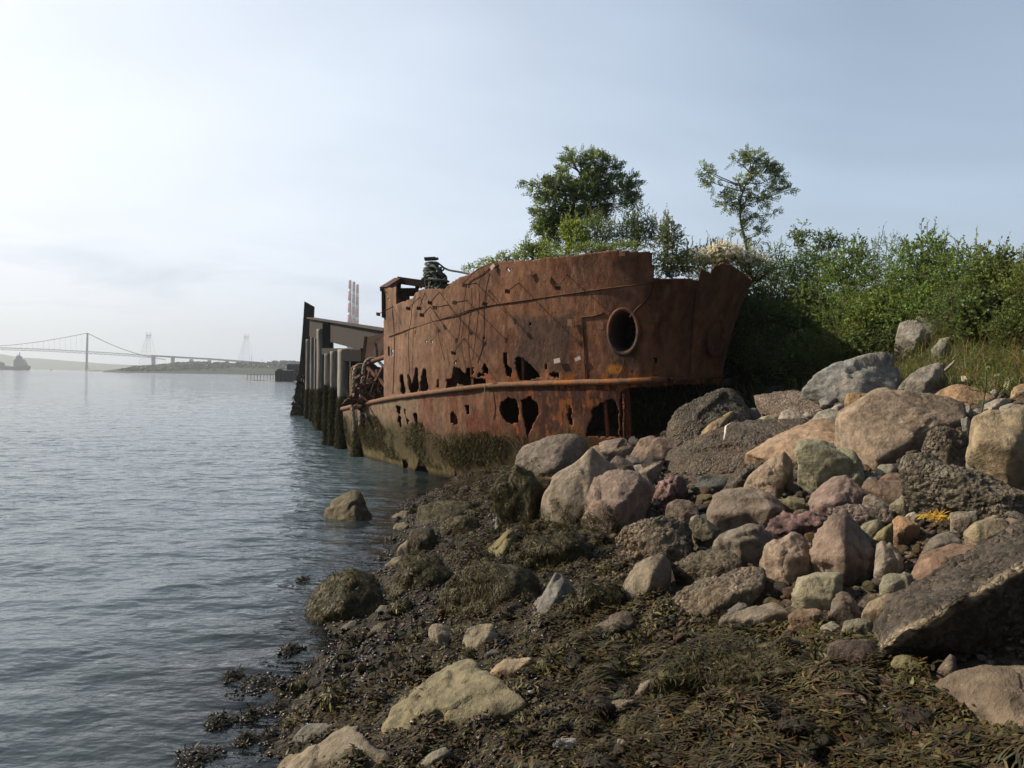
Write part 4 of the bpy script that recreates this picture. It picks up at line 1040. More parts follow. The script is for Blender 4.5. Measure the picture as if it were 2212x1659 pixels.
MB().box(Sx(3, 792), Sx(17, 791.5), 5, 1.3, c=(0.12, 0.13, 0.14)).build('crane', M_paint, sh)
so_ = empty('sailing_boat', onz(190, 801.5, 0), 'tiny white sailing boat at the foot of the bridge tower', 'sailboat')
plate('sail', [at(187.6, 800.4, 1150), at(192, 800.4, 1150), at(190.1, 791, 1150)], 0.15, M_paint, (0.8, 0.8, 0.8), so_)
MB().tube([at(187, 801, 1150), at(192.6, 801, 1150)], [.6, .9], 8, (0.7, 0.7, 0.7)).build('hull', M_paint, so_)
MB().tube([at(190.1, 801, 1150.3), at(190.1, 790.5, 1150.3)], 0.1, 6, (0.4, 0.4, 0.4)).build('mast', M_paint, so_)
mo = empty('motor_boat', onz(111, 801, 0), 'tiny dark motor boat throwing a white wake', 'motorboat')
MB().tube([at(109.5, 800.6, 1000), at(112.5, 800.3, 1000)], [.5, 1.0], 8, (0.08, 0.08, 0.09)).build('hull', M_paint, mo)
MB().box(at(110.6, 800, 1000), at(110.6, 798, 1000), 1.2, 1.0, up=(0, 1, 0), c=(0.08, 0.08, 0.09)).build('cabin', M_paint, mo)
MB().tube([at(112, 801, 999), at(120, 801.3, 996)], [.5, .15], 6, (0.8, 0.8, 0.8)).build('wake', M_paint, mo)

# dark quay with a shed, fence posts and a floating boom
QY = 195.0
qy = empty('dark_quay', onz(622, 823, 0), 'dark sheet-piled quay with a low shed beyond the timber piles', 'quay')
def Q_(x, y, dy=0): return at(x, y, QY + dy)
extr('quay_wall', [(594, 824.5), (594, 802), (597, 800.5), (616, 801), (660, 800), (700, 800), (700, 826)], 20, (0.045, 0.05, 0.05), qy, QY)
extr('shed', [(620, 801), (620, 787.5), (624, 786.5), (660, 786.5), (660, 801)], 9, (0.07, 0.065, 0.065), qy, QY)
for x in (600, 606, 612, 620, 628, 636, 644): MB().box(Q_(x, 824, -10.3), Q_(x, 802, -10.3), 0.35, 0.3, up=(0, 1, 0), c=(0.03, 0.035, 0.035)).build('sheet_rib', M_paint, qy)
MB().box(Q_(614, 802, -8), Q_(633, 801, -8), 1.0, 0.5, c=(0.5, 0.5, 0.48)).build('parapet', M_paint, qy)
for x, h in ((600, 4), (605, 5), (609, 3)): MB().box(Q_(x, 801.5, -6), Q_(x + 1, 801.5 - h, -6), 0.5, 0.4, up=(0, 1, 0), c=(0.07, 0.08, 0.08)).build('bollard', M_paint, qy)
P = curve([Q_(640, 802), Q_(643, 794), Q_(648, 789), Q_(656, 788)], 14); MB().tube(P, 0.12, 6, (0.05, 0.05, 0.05)).build('davit', M_paint, qy, True)
fn = empty('post_fence', onz(560, 820, 0), 'row of thin posts with a wire standing in the water before the quay', 'fence')
for x in (534, 542, 549, 556, 563, 570, 577, 584, 590): MB().tube([Q_(x, 821, -6), Q_(x, 808.5, -6)], 0.07, 5, (0.13, 0.12, 0.12)).build('post', M_paint, fn)
MB().tube([Q_(534, 809.5, -6), Q_(592, 810, -6)], 0.05, 5, (0.13, 0.12, 0.12)).build('wire', M_paint, fn)
P = curve([onz(528, 821.0), onz(545, 821.8), onz(570, 822.4), onz(595, 823.6), onz(612, 823.2), onz(650, 825)], 60); P[:, 2] = 0.08
tag(MB().tube(P, 0.09, 6, np.where((np.arange(60) % 3 == 0)[:, None], [0.30, 0.13, 0.04], [0.28, 0.22, 0.12])).build('floating_boom', M_paint, None, True, origin=P[0]), 'orange and yellow floating boom lying around the dark quay', 'boom')
for i, (px, y0, y1) in enumerate(((543.5, 783, 768), (587, 786, 777), (566, 784, 776))):
    tag(MB().tube([at(px, y0 + 4, 820), at(px, y1, 820)], 0.16, 5, (0.12, 0.12, 0.12)).build('antenna_mast', M_paint, None, True, origin=at(px, y0, 820)), ['tall thin mast above the headland trees next to a pylon', 'thin mast above the trees close to the dark quay', 'short mast on the headland between two others'][i], 'mast', 'thin masts above the headland')

# haze box
m, t, p = new_mat('air'); t.nodes.remove(p)
pv = t.nodes.new('ShaderNodeVolumePrincipled'); pv.inputs['Color'].default_value = (0.82, 0.91, 1.0, 1); pv.inputs['Density'].default_value = 0.00036; pv.inputs['Anisotropy'].default_value = 0.35
t.links.new(pv.outputs[0], t.nodes['Material Output'].inputs['Volume'])
me = bpy.data.meshes.new('haze'); x = 3900
vs = [(-x, -x, -5), (x, -x, -5), (x, x, -5), (-x, x, -5), (-x, -x, 175), (x, -x, 175), (x, x, 175), (-x, x, 175)]
me.from_pydata(vs, [], [(0, 3, 2, 1), (4, 5, 6, 7), (0, 1, 5, 4), (1, 2, 6, 5), (2, 3, 7, 6), (3, 0, 4, 7)]); me.materials.append(m)
hz = bpy.data.objects.new('haze', me); COL.objects.link(hz); hz['kind'] = 'stuff'
# ------------------------------------------------------------------ rocks
CROP = {'A': (1400.9, 774.2, .2), 'B': (1769.5, 774.2, .2), 'C': (1769.5, 1069.1, .2), 'D': (1400.9, 1032.2, .2), 'E': (1032.2, 921.6, .2),
        'F': (589.8, 995.4, .2444), 'G': (516.1, 1327.1, .3), 'H': (1106, 1290.3, .5), 'K': (1548.3, 442.4, .3111), 'V': (0, 0, 1), 'Q': (1105.9, 501.4, .3111)}
_ico = {}
def ico(l):
    if l not in _ico:
        b = bmesh.new(); bmesh.ops.create_icosphere(b, subdivisions=l, radius=1.0)
        V = np.array([v.co[:] for v in b.verts]); V /= np.linalg.norm(V, axis=1)[:, None]
        T = np.array([[v.index for v in f.verts] for f in b.faces]); b.free(); _ico[l] = (V, T)
    return _ico[l]
def hull_planes(P):
    b = bmesh.new()
    for p_ in P: b.verts.new(tuple(p_))
    r = bmesh.ops.convex_hull(b, input=b.verts[:])
    pl = []
    for f in b.faces:
        f.normal_update(); n = np.array(f.normal[:]); d = float(n.dot(np.array(f.verts[0].co[:])))
        if f.calc_area() < 1e-7: continue
        if d < 0: n, d = -n, -d
        if d > 1e-4: pl.append((f.calc_area(), n / d))
    b.free(); pl.sort(key=lambda q: -q[0]); out = []
    for a, q in pl:
        if all(np.linalg.norm(q - o) > 0.06 * np.linalg.norm(q) for o in out): out.append(q)
    return np.array(out)
def rock_shape(pts, sharp, lvl, kind, seed, rough=1.0):
    """convex facetted body through pts, corners worn round by a soft minimum, then roughened"""
    rg = np.random.default_rng(seed)
    lo, hi = pts.min(0), pts.max(0); c0 = (lo + hi) / 2; sc_ = (hi - lo) / 2 + 1e-6
    Pn = (pts - c0) / sc_
    pl = hull_planes(Pn)
    if kind == 's' and sharp > 13:      # chipped corners
        dd = rg.normal(size=(5, 3)); dd /= np.linalg.norm(dd, axis=1)[:, None]
        sup = (dd @ Pn.T).max(1) * rg.uniform(.90, .98, 5)
        pl = np.concatenate([pl, dd / sup[:, None]])
    sharp = min(sharp * 5.0, 160)
    Dn, T = ico(lvl)
    q = np.maximum(Dn @ pl.T, 0.0)
    r = (q ** sharp).sum(1) ** (-1.0 / sharp)
    r = np.minimum(r, 2.0)
    V = Dn * r[:, None] * sc_ + c0
    N = Dn / sc_; N /= np.linalg.norm(N, axis=1)[:, None]
    size = float(np.cbrt(np.prod(sc_))); o = rg.random(3) * 50
    Q = (V - c0) / size
    k = rough * size
    low = fbm(Q * 0.9 + o, 3); mid = fbm(Q * 2.6 + o + 9, 4); hi_ = fbm(Q * 8 + o + 19, 3)
    rid = 1 - np.abs(fbm(Q * 1.7 + o + 33, 3)) * 2
    ax = rg.normal(size=3); ax /= np.linalg.norm(ax); st = fbm(Q * [1.0, 1.0, 1.0] + np.outer(Q @ ax * 5, ax) + o, 2)
    if kind != 'k':
        nc = 13; cd_ = rg.normal(size=(nc, 3)); cd_ /= np.linalg.norm(cd_, axis=1)[:, None]
        wq = Dn + 0.10 * np.stack([low, mid, hi_], -1)
        ci = (wq @ cd_.T).argmax(1); off = rg.uniform(-.03, .03, nc); tl = rg.normal(0, .10, (nc, 3))
        frac = off[ci] + ((Dn - cd_[ci]) * tl[ci]).sum(1)
        V = V + N * (size * frac * (0.8 if sharp > 60 else 0.3) * (1 if kind == 's' else .7) * min(rough, 1.0))[:, None]
    if kind == 's': d = k * (0.018 * low + 0.022 * mid + 0.018 * hi_ + 0.022 * st - 0.035 * np.maximum(0, rid - 0.86) * 6)
    elif kind == 'a': d = k * (0.03 * low + 0.04 * mid + 0.035 * hi_) + 0.016 * fbm(V * 26 + o, 3) * 1.5 + 0.012 * np.abs(fbm(V * 45 + o, 2))
    elif kind == 'm': d = k * (0.10 * low + 0.07 * mid + 0.05 * hi_) + 0.010 * fbm(V * 22 + o, 2)
    else: d = k * (0.10 * low + 0.20 * mid + 0.10 * hi_ - 0.10 * np.maximum(0, fbm(Q * 3.2 + o + 3, 3)) * 2)
    V = V + N * d[:, None]
    return V, T, dict(low=low, mid=mid, hi=hi_, st=st, size=size, N=N, c0=c0)
def rock_colour(V, info, base, kind, moss, seed, mossz=None):
    rg = np.random.default_rng(seed + 5); base = np.array(base, float)
    o = rg.random(3) * 30
    n1 = fbm(V * 2.2 + o, 3)[:, None]; n2 = fbm(V * 9 + o, 4)[:, None]; n3 = fbm(V * 30 + o, 2)[:, None]
    c = base * (1 + 0.28 * n1 + 0.34 * n2 + 0.24 * n3)
    alt = base * np.array([1.12, 0.95, 0.8]) if rg.random() < .5 else base * np.array([0.85, 0.92, 1.0])
    f = sst(0.05, 0.35, n1 + 0.3 * n2); c = c * (1 - f * .5) + alt * f * .5
    ck = sst(0.035, 0.0, np.abs(fbm(V * 3.5 + o + 60, 3)))[:, None] * 0.35
    if kind == 's': c = c * (1 - ck)
    if moss > 0:
        z = (V[:, 2] - V[:, 2].min()) / (np.ptp(V[:, 2]) + 1e-6)
        m_ = sst(moss + 0.22, moss - 0.22, z + 0.30 * n1[:, 0] + 0.22 * n2[:, 0])[:, None]
        mc = np.array([0.060, 0.051, 0.020]) * (1 + 0.5 * n2 + 0.3 * n3); mc2 = np.array([0.024, 0.021, 0.011])
        g = sst(-0.1, 0.3, fbm(V * 4 + o + 80, 3))[:, None]; mc = mc * (1 - g * .7) + mc2 * g * .7
        c = c * (1 - m_) + mc * m_
    return np.clip(c, 0.01, 0.9)
def tone(b):
    b = np.array(b, float); g = b.mean(); return (b * 0.70 + np.array([1.10, 1.0, 0.84]) * g * 0.30) * 0.74
ROCKS = []; MAT_OF = {'s': M_stone, 'a': M_rough, 'm': M_moss, 'k': M_pit}
_rn = [0]
def place_rock(crop, out, kind, base, label, lean=0.38, dep=0.75, under=0.22, moss=0.0, sharp=16, ridge=None, seed=None, rough=1.0, cat='rock', name=None, weeds=0, Y=None, group=None, back=0.8, fwd=0.19):
    _rn[0] += 1; seed = seed or _rn[0] * 13 + 7
    rg = np.random.default_rng(seed)
    x0, y0, k = CROP[crop]; O = np.array([(x0 + a * k, y0 + b * k) for a, b in out])
    O = O.mean(0) + (O - O.mean(0)) * 1.05
    ib = O[:, 1].argmax(); g = ground(O[ib, 0], O[ib, 1]) if Y is None else at(O[ib, 0], O[ib, 1], Y)
    Yb = g[1]; wpx = np.ptp(O[:, 0]); hpx = np.ptp(O[:, 1]); wm_ = wpx / F * Yb; hm = hpx / F * Yb
    Dm = dep * min(wm_, 1.7 * hm + 0.1)
    Ys = []
    for px, py in O:
        gy_ = ground(px, py)[1] if Y is None else Yb + (O[ib, 1] - py) / F * Yb * 2
        gy_ = min(max(gy_, Yb - 0.15), Yb + 1.3 * max(wm_, hm))
        Ys.append(Yb + lean * (gy_ - Yb))
    Ys = np.array(Ys); A_ = np.c_[O, np.ones(len(O))]; co, *_ = np.linalg.lstsq(A_, Ys, rcond=None)
    cen = O.mean(0); sm = min(wm_, hm)
    Yo = Ys + under * Dm * np.clip((O[:, 1] - cen[1] - .05 * hpx) / (.35 * hpx), 0, 1)
    P = [at(px, py, yy) for (px, py), yy in zip(O, Yo)]
    if ridge is None:
        ridge = []
        for q in range(2):
            a = rg.uniform(0, 6.28); rr = rg.uniform(.15, .55)
            ridge.append((cen[0] + (0.12 + .8 * rr * math.cos(a)) * wpx * .5, cen[1] + (-0.05 + .8 * rr * math.sin(a)) * hpx * .5, rg.uniform(.9, 1.5) * fwd))
    else: ridge = [(x0 + a * k, y0 + b * k, f) for a, b, f in ridge]
    for rx, ry, f in ridge: P.append(at(rx, ry, float(co @ [rx, ry, 1]) - f * sm))
    for (px, py), yy in zip(O, Ys):
        q = cen + (np.array([px, py]) - cen) * 0.82; b_ = at(q[0], q[1], yy + Dm * back); b_[2] -= 0.08 * hm; P.append(b_)
        if py > cen[1]: P.append(at(px, py, yy + Dm * 0.35) + np.array([0, 0, -0.16 - 0.1 * hm]))
    P = np.array(P)
    lvl = 6 if wpx > 230 else 5 if wpx > 55 else 4
    V, T, info = rock_shape(P, sharp, lvl, kind, seed, rough)
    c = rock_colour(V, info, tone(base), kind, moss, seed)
    if kind == 'k': c = np.clip(c * (1 - 0.5 * sst(-0.1, 0.35, -info['mid']))[:, None], .01, 1)
    cc = V.mean(0); cc[2] = V[:, 2].min()
    o = mesh_np(name or {'s': 'boulder', 'a': 'concrete_slab', 'm': 'weedy_boulder', 'k': 'slag_lump'}[kind], V, T, MAT_OF[kind], c, True, None, cc)
    tag(o, label, cat, group)
    me = o.data
    if weeds:
        nrm = np.zeros(len(V) * 3); me.vertices.foreach_get('normal', nrm); nrm = nrm.reshape(-1, 3)
        z = (V[:, 2] - V[:, 2].min()) / (np.ptp(V[:, 2]) + 1e-6)
        okk = np.nonzero((nrm[:, 1] < 0.45) & (z < moss + 0.25 + 0.3 * info['mid']))[0]
        if len(okk):
            idx = rg.choice(okk, int(weeds * 2.2)); n_k = len(idx)
            t = V[T[rg.integers(0, len(T), 1)]]
            Pp = V[idx] + rg.normal(0, 0.006, (n_k, 3)); N_ = nrm[idx]
            Dd = rg.normal(0, .5, (n_k, 3)) + np.array([-0.35, -0.3, -0.75]); Dd -= N_ * ((Dd * N_).sum(1) - 0.18)[:, None]
            o['_o'] = tuple(o.location)
            w_ = weedmesh('seaweed_growth', Pp + N_ * 0.004, Dd, N_, 0.018 + 0.032 * rg.random(n_k), 0.0065, (0.032, 0.029, 0.012), M_weed, o, 2, .25, seed=seed, curl=.9, var=.6)
            w_['kind'] = 'stuff'
    ROCKS.append((cc, wm_ / 2, O))
    return o
TAN = (0.36, 0.265, 0.18); GRY = (0.23, 0.19, 0.155); PNK = (0.33, 0.23, 0.18); OCH = (0.40, 0.24, 0.12); PAL = (0.42, 0.385, 0.32); BLU = (0.23, 0.255, 0.27)
GRN = (0.28, 0.275, 0.17); AGG = (0.135, 0.11, 0.085); DRK = (0.12, 0.105, 0.09); PUR = (0.20, 0.10, 0.105); OLV = (0.14, 0.12, 0.055); BRN = (0.20, 0.15, 0.115); CRM = (0.40, 0.34, 0.25); RED = (0.22, 0.145, 0.12)
r = place_rock
# -- by the bow
r('A', [(240,720),(310,560),(500,440),(700,340),(810,305),(900,320),(1020,460),(1100,640),(1080,760),(430,900),(270,860)], 'a', (0.13,.12,.10), 'big dark rough block with a rounded shoulder right under the bow', dep=.6, fwd=.2)
r('A', [(450,820),(510,650),(590,555),(640,580),(800,585),(760,700),(600,860),(480,880)], 'a', (0.12,.105,.09), 'dark thin slab standing on edge against the big block under the bow', dep=.4, fwd=.1)
r('A', [(490,870),(560,790),(720,680),(870,610),(905,565),(935,700),(800,810),(600,880)], 's', (0.33,.26,.15), 'narrow tan slab tilted behind the shelly slab that carries the white stick', lean=.5)
r('A', [(150,1130),(230,980),(480,880),(950,700),(1180,670),(1420,690),(1640,655),(1700,690),(1500,810),(1090,1060),(1000,1180),(940,1260),(600,1290),(260,1200)], 'a', AGG, 'long dark shelly slab with a bent white stick lying on it', lean=.75, dep=.4, under=.9, sharp=24, ridge=[(1080,1050,.12),(340,1060,.15),(800,1060,.15),(620,1030,.15)])
r('A', [(1150,400),(1560,335),(1640,360),(1760,440),(1890,545),(1780,620),(1400,630),(1200,500)], 'a', (0.28,.215,.18), 'flat pinkish concrete slab with a crumbled edge, between the bow and the blue-grey boulder', lean=.8, dep=.3, sharp=30, ridge=[(1400,600,.1),(1250,470,.1)], rough=.5)
r('A', [(1385,690),(1440,580),(1520,550),(1640,600),(1735,660),(1650,720),(1450,720)], 's', PAL, 'smooth rounded pale grey stone at the end of the long shelly slab', sharp=9)
r('A', [(1730,690),(1830,580),(1950,545),(2090,575),(2060,660),(1900,700)], 's', (0.33,.33,.27), 'flat grey-green stone between the pale round stone and the great tan boulder', sharp=12)
r('A', [(1660,610),(1700,580),(1760,590),(1775,625),(1700,640)], 's', PAL, 'tiny white stone wedged under the pinkish concrete slab', sharp=9)
r('A', [(1165,660),(1220,630),(1350,620),(1400,640),(1390,690),(1200,690)], 's', (0.42,.36,.2), 'flat yellowish stone peeping over the upper edge of the long shelly slab')
r('A', [(960,690),(1040,625),(1075,640),(1080,690),(1010,720)], 's', BRN, 'small brown angular stone beside the bent white stick', sharp=24)
r('A', [(1050,1030),(1400,830),(1720,690),(1880,650),(2040,680),(2080,830),(2115,960),(1940,990),(1700,1090),(1450,1090)], 's', (0.40,.255,.15), 'orange-brown cracked boulder leaning on the long shelly slab', lean=.55, sharp=20, ridge=[(1500,850,.22),(1850,760,.25),(1960,900,.2),(1400,960,.12)])
r('V', [(1726,1000),(1728,975),(1732,962),(1749,959),(1763,972),(1793,970),(1812,974),(1843,977),(1864,1005),(1864,1042),(1840,1052),(1831,1030),(1796,1030),(1770,1018)], 's', (0.34,.335,.21), 'pale green lumpy rock with a shaded end, in front of the orange-brown one', sharp=16, ridge=[(1830,990,.35),(1826,1018,.25),(1780,995,.2)])
r('A', [(1470,980),(1530,1060),(1570,1160),(1560,1290),(1480,1400),(1370,1490),(1250,1420),(1050,1380),(1150,1220),(1290,1080)], 's', (0.37,.27,.19), 'pointed tan rock with curved cracks, like an upright leaf', lean=.5, sharp=22, ridge=[(1450,1130,.18),(1300,1260,.2),(1480,1300,.15)])
r('A', [(820,1390),(860,1360),(940,1220),(1080,1150),(1230,1130),(1150,1230),(1060,1380),(900,1420)], 'a', AGG, 'small shell-crusted slab tucked behind the upright leaf-shaped rock')
r('A', [(480,1390),(560,1300),(700,1270),(860,1300),(840,1390),(650,1440)], 's', (0.10,.11,.11), 'dark blue-grey rock in the shade of the long shelly slab')
r('D', [(645,390),(655,350),(720,210),(830,140),(1040,100),(1200,115),(1330,180),(1490,330),(1480,400),(1230,510),(800,500),(660,450)], 's', (0.25,.195,.15), 'large flat-topped grey-brown boulder at the middle of the stones', lean=.45, sharp=18, ridge=[(700,400,.3),(960,380,.34),(1340,320,.36),(1200,200,.1),(900,200,.1)])
r('A', [(70,1420),(110,1350),(170,1340),(230,1290),(330,1262),(400,1290),(405,1420),(350,1500),(250,1540),(110,1570)], 'k', (0.24,.13,.13), 'reddish-purple porous lump below the end of the long shelly slab')
r('D', [(180,380),(200,290),(300,230),(440,240),(540,330),(540,430),(400,450),(240,430)], 's', BRN, 'small rounded brown stone under the purple porous lump', sharp=9)
r('V', [(1748,1088),(1762,1068),(1802,1036),(1828,1030),(1856,1050),(1878,1065),(1866,1092),(1800,1106),(1762,1100)], 's', (0.29,.195,.165), 'pink-mauve rock with a broken brown end, above the purple pitted ridge', sharp=20, ridge=[(1812,1042,.3),(1808,1085,.35),(1780,1085,.2)])
r('D', [(1370,240),(1400,220),(1540,215),(1680,225),(1700,290),(1600,345),(1460,310)], 's', (0.24,.21,.11), 'flat olive stone touching the large flat-topped boulder')
r('D', [(1545,395),(1590,345),(1690,340),(1755,385),(1740,420),(1580,420)], 's', (0.22,.19,.10), 'small olive pebble above the purple pitted ridge')
r('D', [(1265,550),(1320,460),(1390,405),(1480,440),(1560,420),(1720,395),(1850,390),(1930,430),(1900,500),(1800,510),(1600,540),(1350,600)], 'k', (0.20,.10,.10), 'dark purple pitted ridge of slag lying across the stones')
r('D', [(735,680),(770,610),(870,560),(1080,498),(1240,550),(1320,620),(1300,770),(1150,860),(1000,900),(870,810),(735,740)], 's', (0.22,.18,.14), 'greyish-brown boulder split between sun and shade, under the flat-topped one', sharp=15, ridge=[(960,690,.42),(990,600,.3),(1150,650,.3)])
r('V', [(1332,1162),(1350,1140),(1376,1131),(1410,1122),(1442,1118),(1475,1128),(1497,1168),(1478,1205),(1440,1216),(1400,1208),(1350,1190)], 'a', (0.19,.155,.11), 'rough lichen-speckled block at the foot of the pinkish boulder', moss=.3, dep=.6)
r('D', [(440,520),(455,425),(540,400),(680,490),(780,580),(740,650),(640,630),(540,580)], 's', (0.25,.23,.16), 'small grey-green stone leaning on the speckled block')
r('D', [(1262,850),(1280,720),(1440,640),(1570,575),(1680,630),(1740,760),(1785,880),(1710,1010),(1640,1065),(1450,1065),(1340,970)], 's', (0.37,.27,.20), 'pinkish-tan rounded rock with a slanting crack below the purple ridge', sharp=14, ridge=[(1560,700,.2),(1500,900,.3),(1690,850,.25)])
r('V', [(1748,1195),(1772,1150),(1799,1108),(1827,1106),(1840,1125),(1866,1155),(1887,1187),(1891,1225),(1880,1240),(1819,1243),(1769,1215)], 's', (0.24,.185,.16), 'tall steep-sided grey-brown boulder, lit on one face and black on the other', dep=.9, sharp=20, ridge=[(1828,1172,.30),(1815,1135,.2),(1825,1205,.45),(1780,1185,.1)])
r('C', [(595,860),(615,750),(618,520),(670,490),(760,560),(860,575),(895,700),(810,800),(700,860)], 's', (0.36,.31,.25), 'cream knobby stone between the steep boulder and the speckled slab', sharp=16)
r('C', [(665,970),(700,870),(770,845),(900,840),(1010,870),(980,970),(900,1090),(700,1085)], 's', (0.27,.26,.17), 'flat green-tinged stone under the brown sandstone slab')
r('C', [(465,1290),(540,1160),(730,1060),(875,1090),(880,1150),(760,1260),(610,1340)], 's', (0.31,.235,.15), 'tan wedge-shaped stone leading up to the great shelly boulder')
r('D', [(1580,1260),(1600,1180),(1630,1080),(1860,1040),(2070,1030),(2090,1130),(2095,1240),(1950,1400),(1820,1410),(1650,1340)], 's', (0.34,.31,.20), 'square pale greenish block beneath the steep-sided boulder', sharp=22, ridge=[(1680,1110,.25),(2020,1080,.3),(1980,1300,.3),(1680,1290,.2)])
r('C', [(95,1310),(150,1130),(240,1055),(310,1070),(400,1150),(490,1330),(300,1350)], 's', (0.17,.14,.115), 'dark pyramid-shaped stone leaning on the square greenish block', sharp=22)
r('D', [(800,1530),(900,1470),(1000,1430),(1330,1335),(1400,1350),(1430,1410),(1560,1500),(1560,1580),(1300,1620),(1000,1600)], 's', (0.24,.195,.145), 'low triangular grey-brown rock rising out of the seaweed', lean=.5, sharp=20)
r('D', [(825,1500),(900,1400),(1000,1335),(1090,1380),(1000,1450),(880,1520)], 's', (0.17,.165,.14), 'dark thin stone behind the low triangular rock')
r('D', [(215,1430),(280,1300),(500,1150),(850,1080),(950,1040),(1080,970),(1240,1010),(1255,1160),(1180,1240),(1000,1270),(900,1390),(680,1510),(500,1575),(320,1560)], 'a', (0.20,.165,.12), 'long flaky shell-crusted rock above the seaweed carpet', lean=.55, dep=.5)
r('D', [(255,940),(400,880),(480,860),(640,780),(860,800),(1000,900),(950,1010),(900,1090),(600,1130),(440,1090)], 'a', (0.17,.14,.09), 'glistening shell-crusted rock between two larger rough ones', moss=.4)
r('D', [(1510,1490),(1600,1430),(1800,1420),(1850,1440),(1910,1570),(1800,1680),(1640,1620)], 's', (0.31,.20,.12), 'orange-tinged wedge beside the low triangular rock', moss=.4)
r('C', [(955,960),(1010,850),(1090,680),(1200,620),(1430,548),(1700,538),(1800,600),(1650,760),(1500,830),(1250,930),(1080,1000)], 's', (0.27,.16,.10), 'flat brown sandstone slab, its edge speckled, above the great shelly boulder', lean=.75, dep=.35, sharp=26)
r('C', [(1085,640),(1200,480),(1330,400),(1430,388),(1545,500),(1470,560),(1200,650)], 's', (0.22,.195,.16), 'smooth grey stone resting on the brown sandstone slab', sharp=11)
r('C', [(1555,410),(1660,350),(1680,290),(1880,245),(1990,290),(2085,430),(1960,560),(1840,600),(1700,580),(1650,530)], 's', (0.30,.24,.14), 'square tan block with a hollow dark side, above the great shelly boulder', sharp=24, ridge=[(1720,370,.3),(1960,370,.25),(1730,520,.2)])
r('C', [(1950,260),(2080,250),(2300,330),(2330,440),(2090,440),(1990,330)], 's', (0.28,.20,.13), 'brown block cut off by the picture edge next to the square tan block')
r('C', [(1410,200),(1500,185),(1700,180),(1705,260),(1600,320),(1420,300)], 's', (0.25,.22,.17), 'small square grey block under the long shelly kerb')
r('C', [(780,395),(790,270),(850,222),(930,230),(1085,320),(1000,370),(850,425)], 's', (0.38,.235,.13), 'warm orange rounded stone in the middle of the small rubble', sharp=10)
r('C', [(575,480),(640,400),(700,340),(780,300),(805,430),(750,520)], 's', (0.25,.235,.11), 'mossy yellow-green stone touching the orange rounded stone')
r('C', [(925,235),(960,200),(1030,180),(1095,235),(1030,255)], 's', PAL, 'pale little stone beside the yellow weed')
r('C', [(450,340),(520,290),(590,265),(690,300),(680,370),(560,400)], 's', (0.27,.26,.17), 'small greenish cobble near the steep-sided boulder')
r('C', [(115,170),(180,120),(300,108),(440,150),(620,118),(830,160),(800,250),(640,310),(430,290),(250,230)], 'a', (0.21,.16,.14), 'reddish-grey rough flat stone above the steep-sided boulder')
r('B', [(455,1610),(490,1500),(560,1470),(640,1500),(740,1560),(840,1640),(700,1690),(560,1680)], 's', (0.30,.245,.18), 'tan rounded cobble lying against the reddish-grey flat stone', sharp=11)
r('B', [(765,1580),(830,1530),(900,1480),(980,1500),(1045,1620),(960,1680),(860,1660)], 's', (0.29,.25,.175), 'tan cobble with a dark notch, next to the straw-coloured weed', sharp=12)
r('B', [(470,1400),(560,1335),(700,1325),(900,1320),(1100,1430),(1210,1510),(1060,1600),(900,1500),(620,1420)], 's', (0.19,.125,.085), 'long wet reddish-brown slab crossing under the shelly kerb', lean=.6, sharp=18)
r('B', [(608,1210),(650,1150),(780,1138),(845,1200),(810,1260),(640,1280)], 's', (0.26,.26,.20), 'small grey-green block in the hollow under the great tan boulder', sharp=16)
r('B', [(630,1330),(680,1280),(760,1240),(890,1230),(990,1300),(900,1350),(740,1345)], 's', (0.23,.14,.11), 'reddish flat stone in the hollow under the great tan boulder')
r('B', [(475,1340),(540,1278),(610,1282),(640,1320),(560,1360)], 's', (0.18,.17,.16), 'dark grey cobble next to the reddish flat stone', sharp=10)
# -- the big ones on the right
r('B', [(205,650),(240,570),(440,470),(500,420),(560,380),(620,330),(730,315),(820,340),(1000,370),(1240,400),(1380,430),(1540,500),(1555,560),(1560,640),(1480,690),(1290,720),(1090,840),(860,1030),(620,1112),(520,1060),(270,970),(230,800)], 's', (0.35,.255,.175), 'great tan boulder, largest of the stones, with pale scratches and a straight ridge', lean=.5, dep=.7, sharp=34, ridge=[(850,360,.10),(950,450,.17),(1090,600,.23),(1280,705,.18),(640,1080,.10),(280,660,.10),(640,700,.16)], rough=.5)
r('B', [(1600,1070),(1640,900),(1655,650),(1810,560),(2000,568),(2250,540),(2420,640),(2440,1200),(2300,1340),(2020,1340),(1900,1250),(1780,1190)], 's', (0.36,.30,.19), 'huge yellowish boulder cut by the picture edge, lit on top', lean=.35, sharp=24, ridge=[(1720,720,.25),(1720,900,.42),(2120,960,.48),(2050,1280,.3),(2150,680,.2)], rough=.7)
r('B', [(1130,940),(1190,790),(1300,762),(1560,785),(1660,830),(1620,1060),(1560,1260),(1460,1250),(1300,1210),(1130,1060)], 'a', (0.17,.14,.10), 'rough shell-crusted block filling the gap between the two biggest boulders', dep=.5)
r('B', [(890,1190),(960,1070),(1130,1038),(1330,1140),(1550,1260),(1900,1370),(2300,1460),(2330,1660),(1950,1560),(1700,1520),(1300,1530),(1200,1490),(1040,1400),(915,1300)], 'a', (0.19,.165,.125), 'long kerb-like slab, smooth brown on top with a crumbling shelly edge', lean=.6, dep=.5, under=.8, sharp=26, ridge=[(1000,1180,.2),(1400,1330,.25),(1900,1470,.25)])
r('B', [(1250,395),(1350,340),(1460,305),(1560,288),(1700,320),(1890,415),(1760,480),(1600,500),(1400,450)], 's', OCH, 'low ochre boulder behind the great tan one', lean=.4)
r('B', [(1305,345),(1380,265),(1510,262),(1550,295),(1450,330)], 's', (0.42,.39,.33), 'smooth whitish stone behind the low ochre boulder', sharp=10)
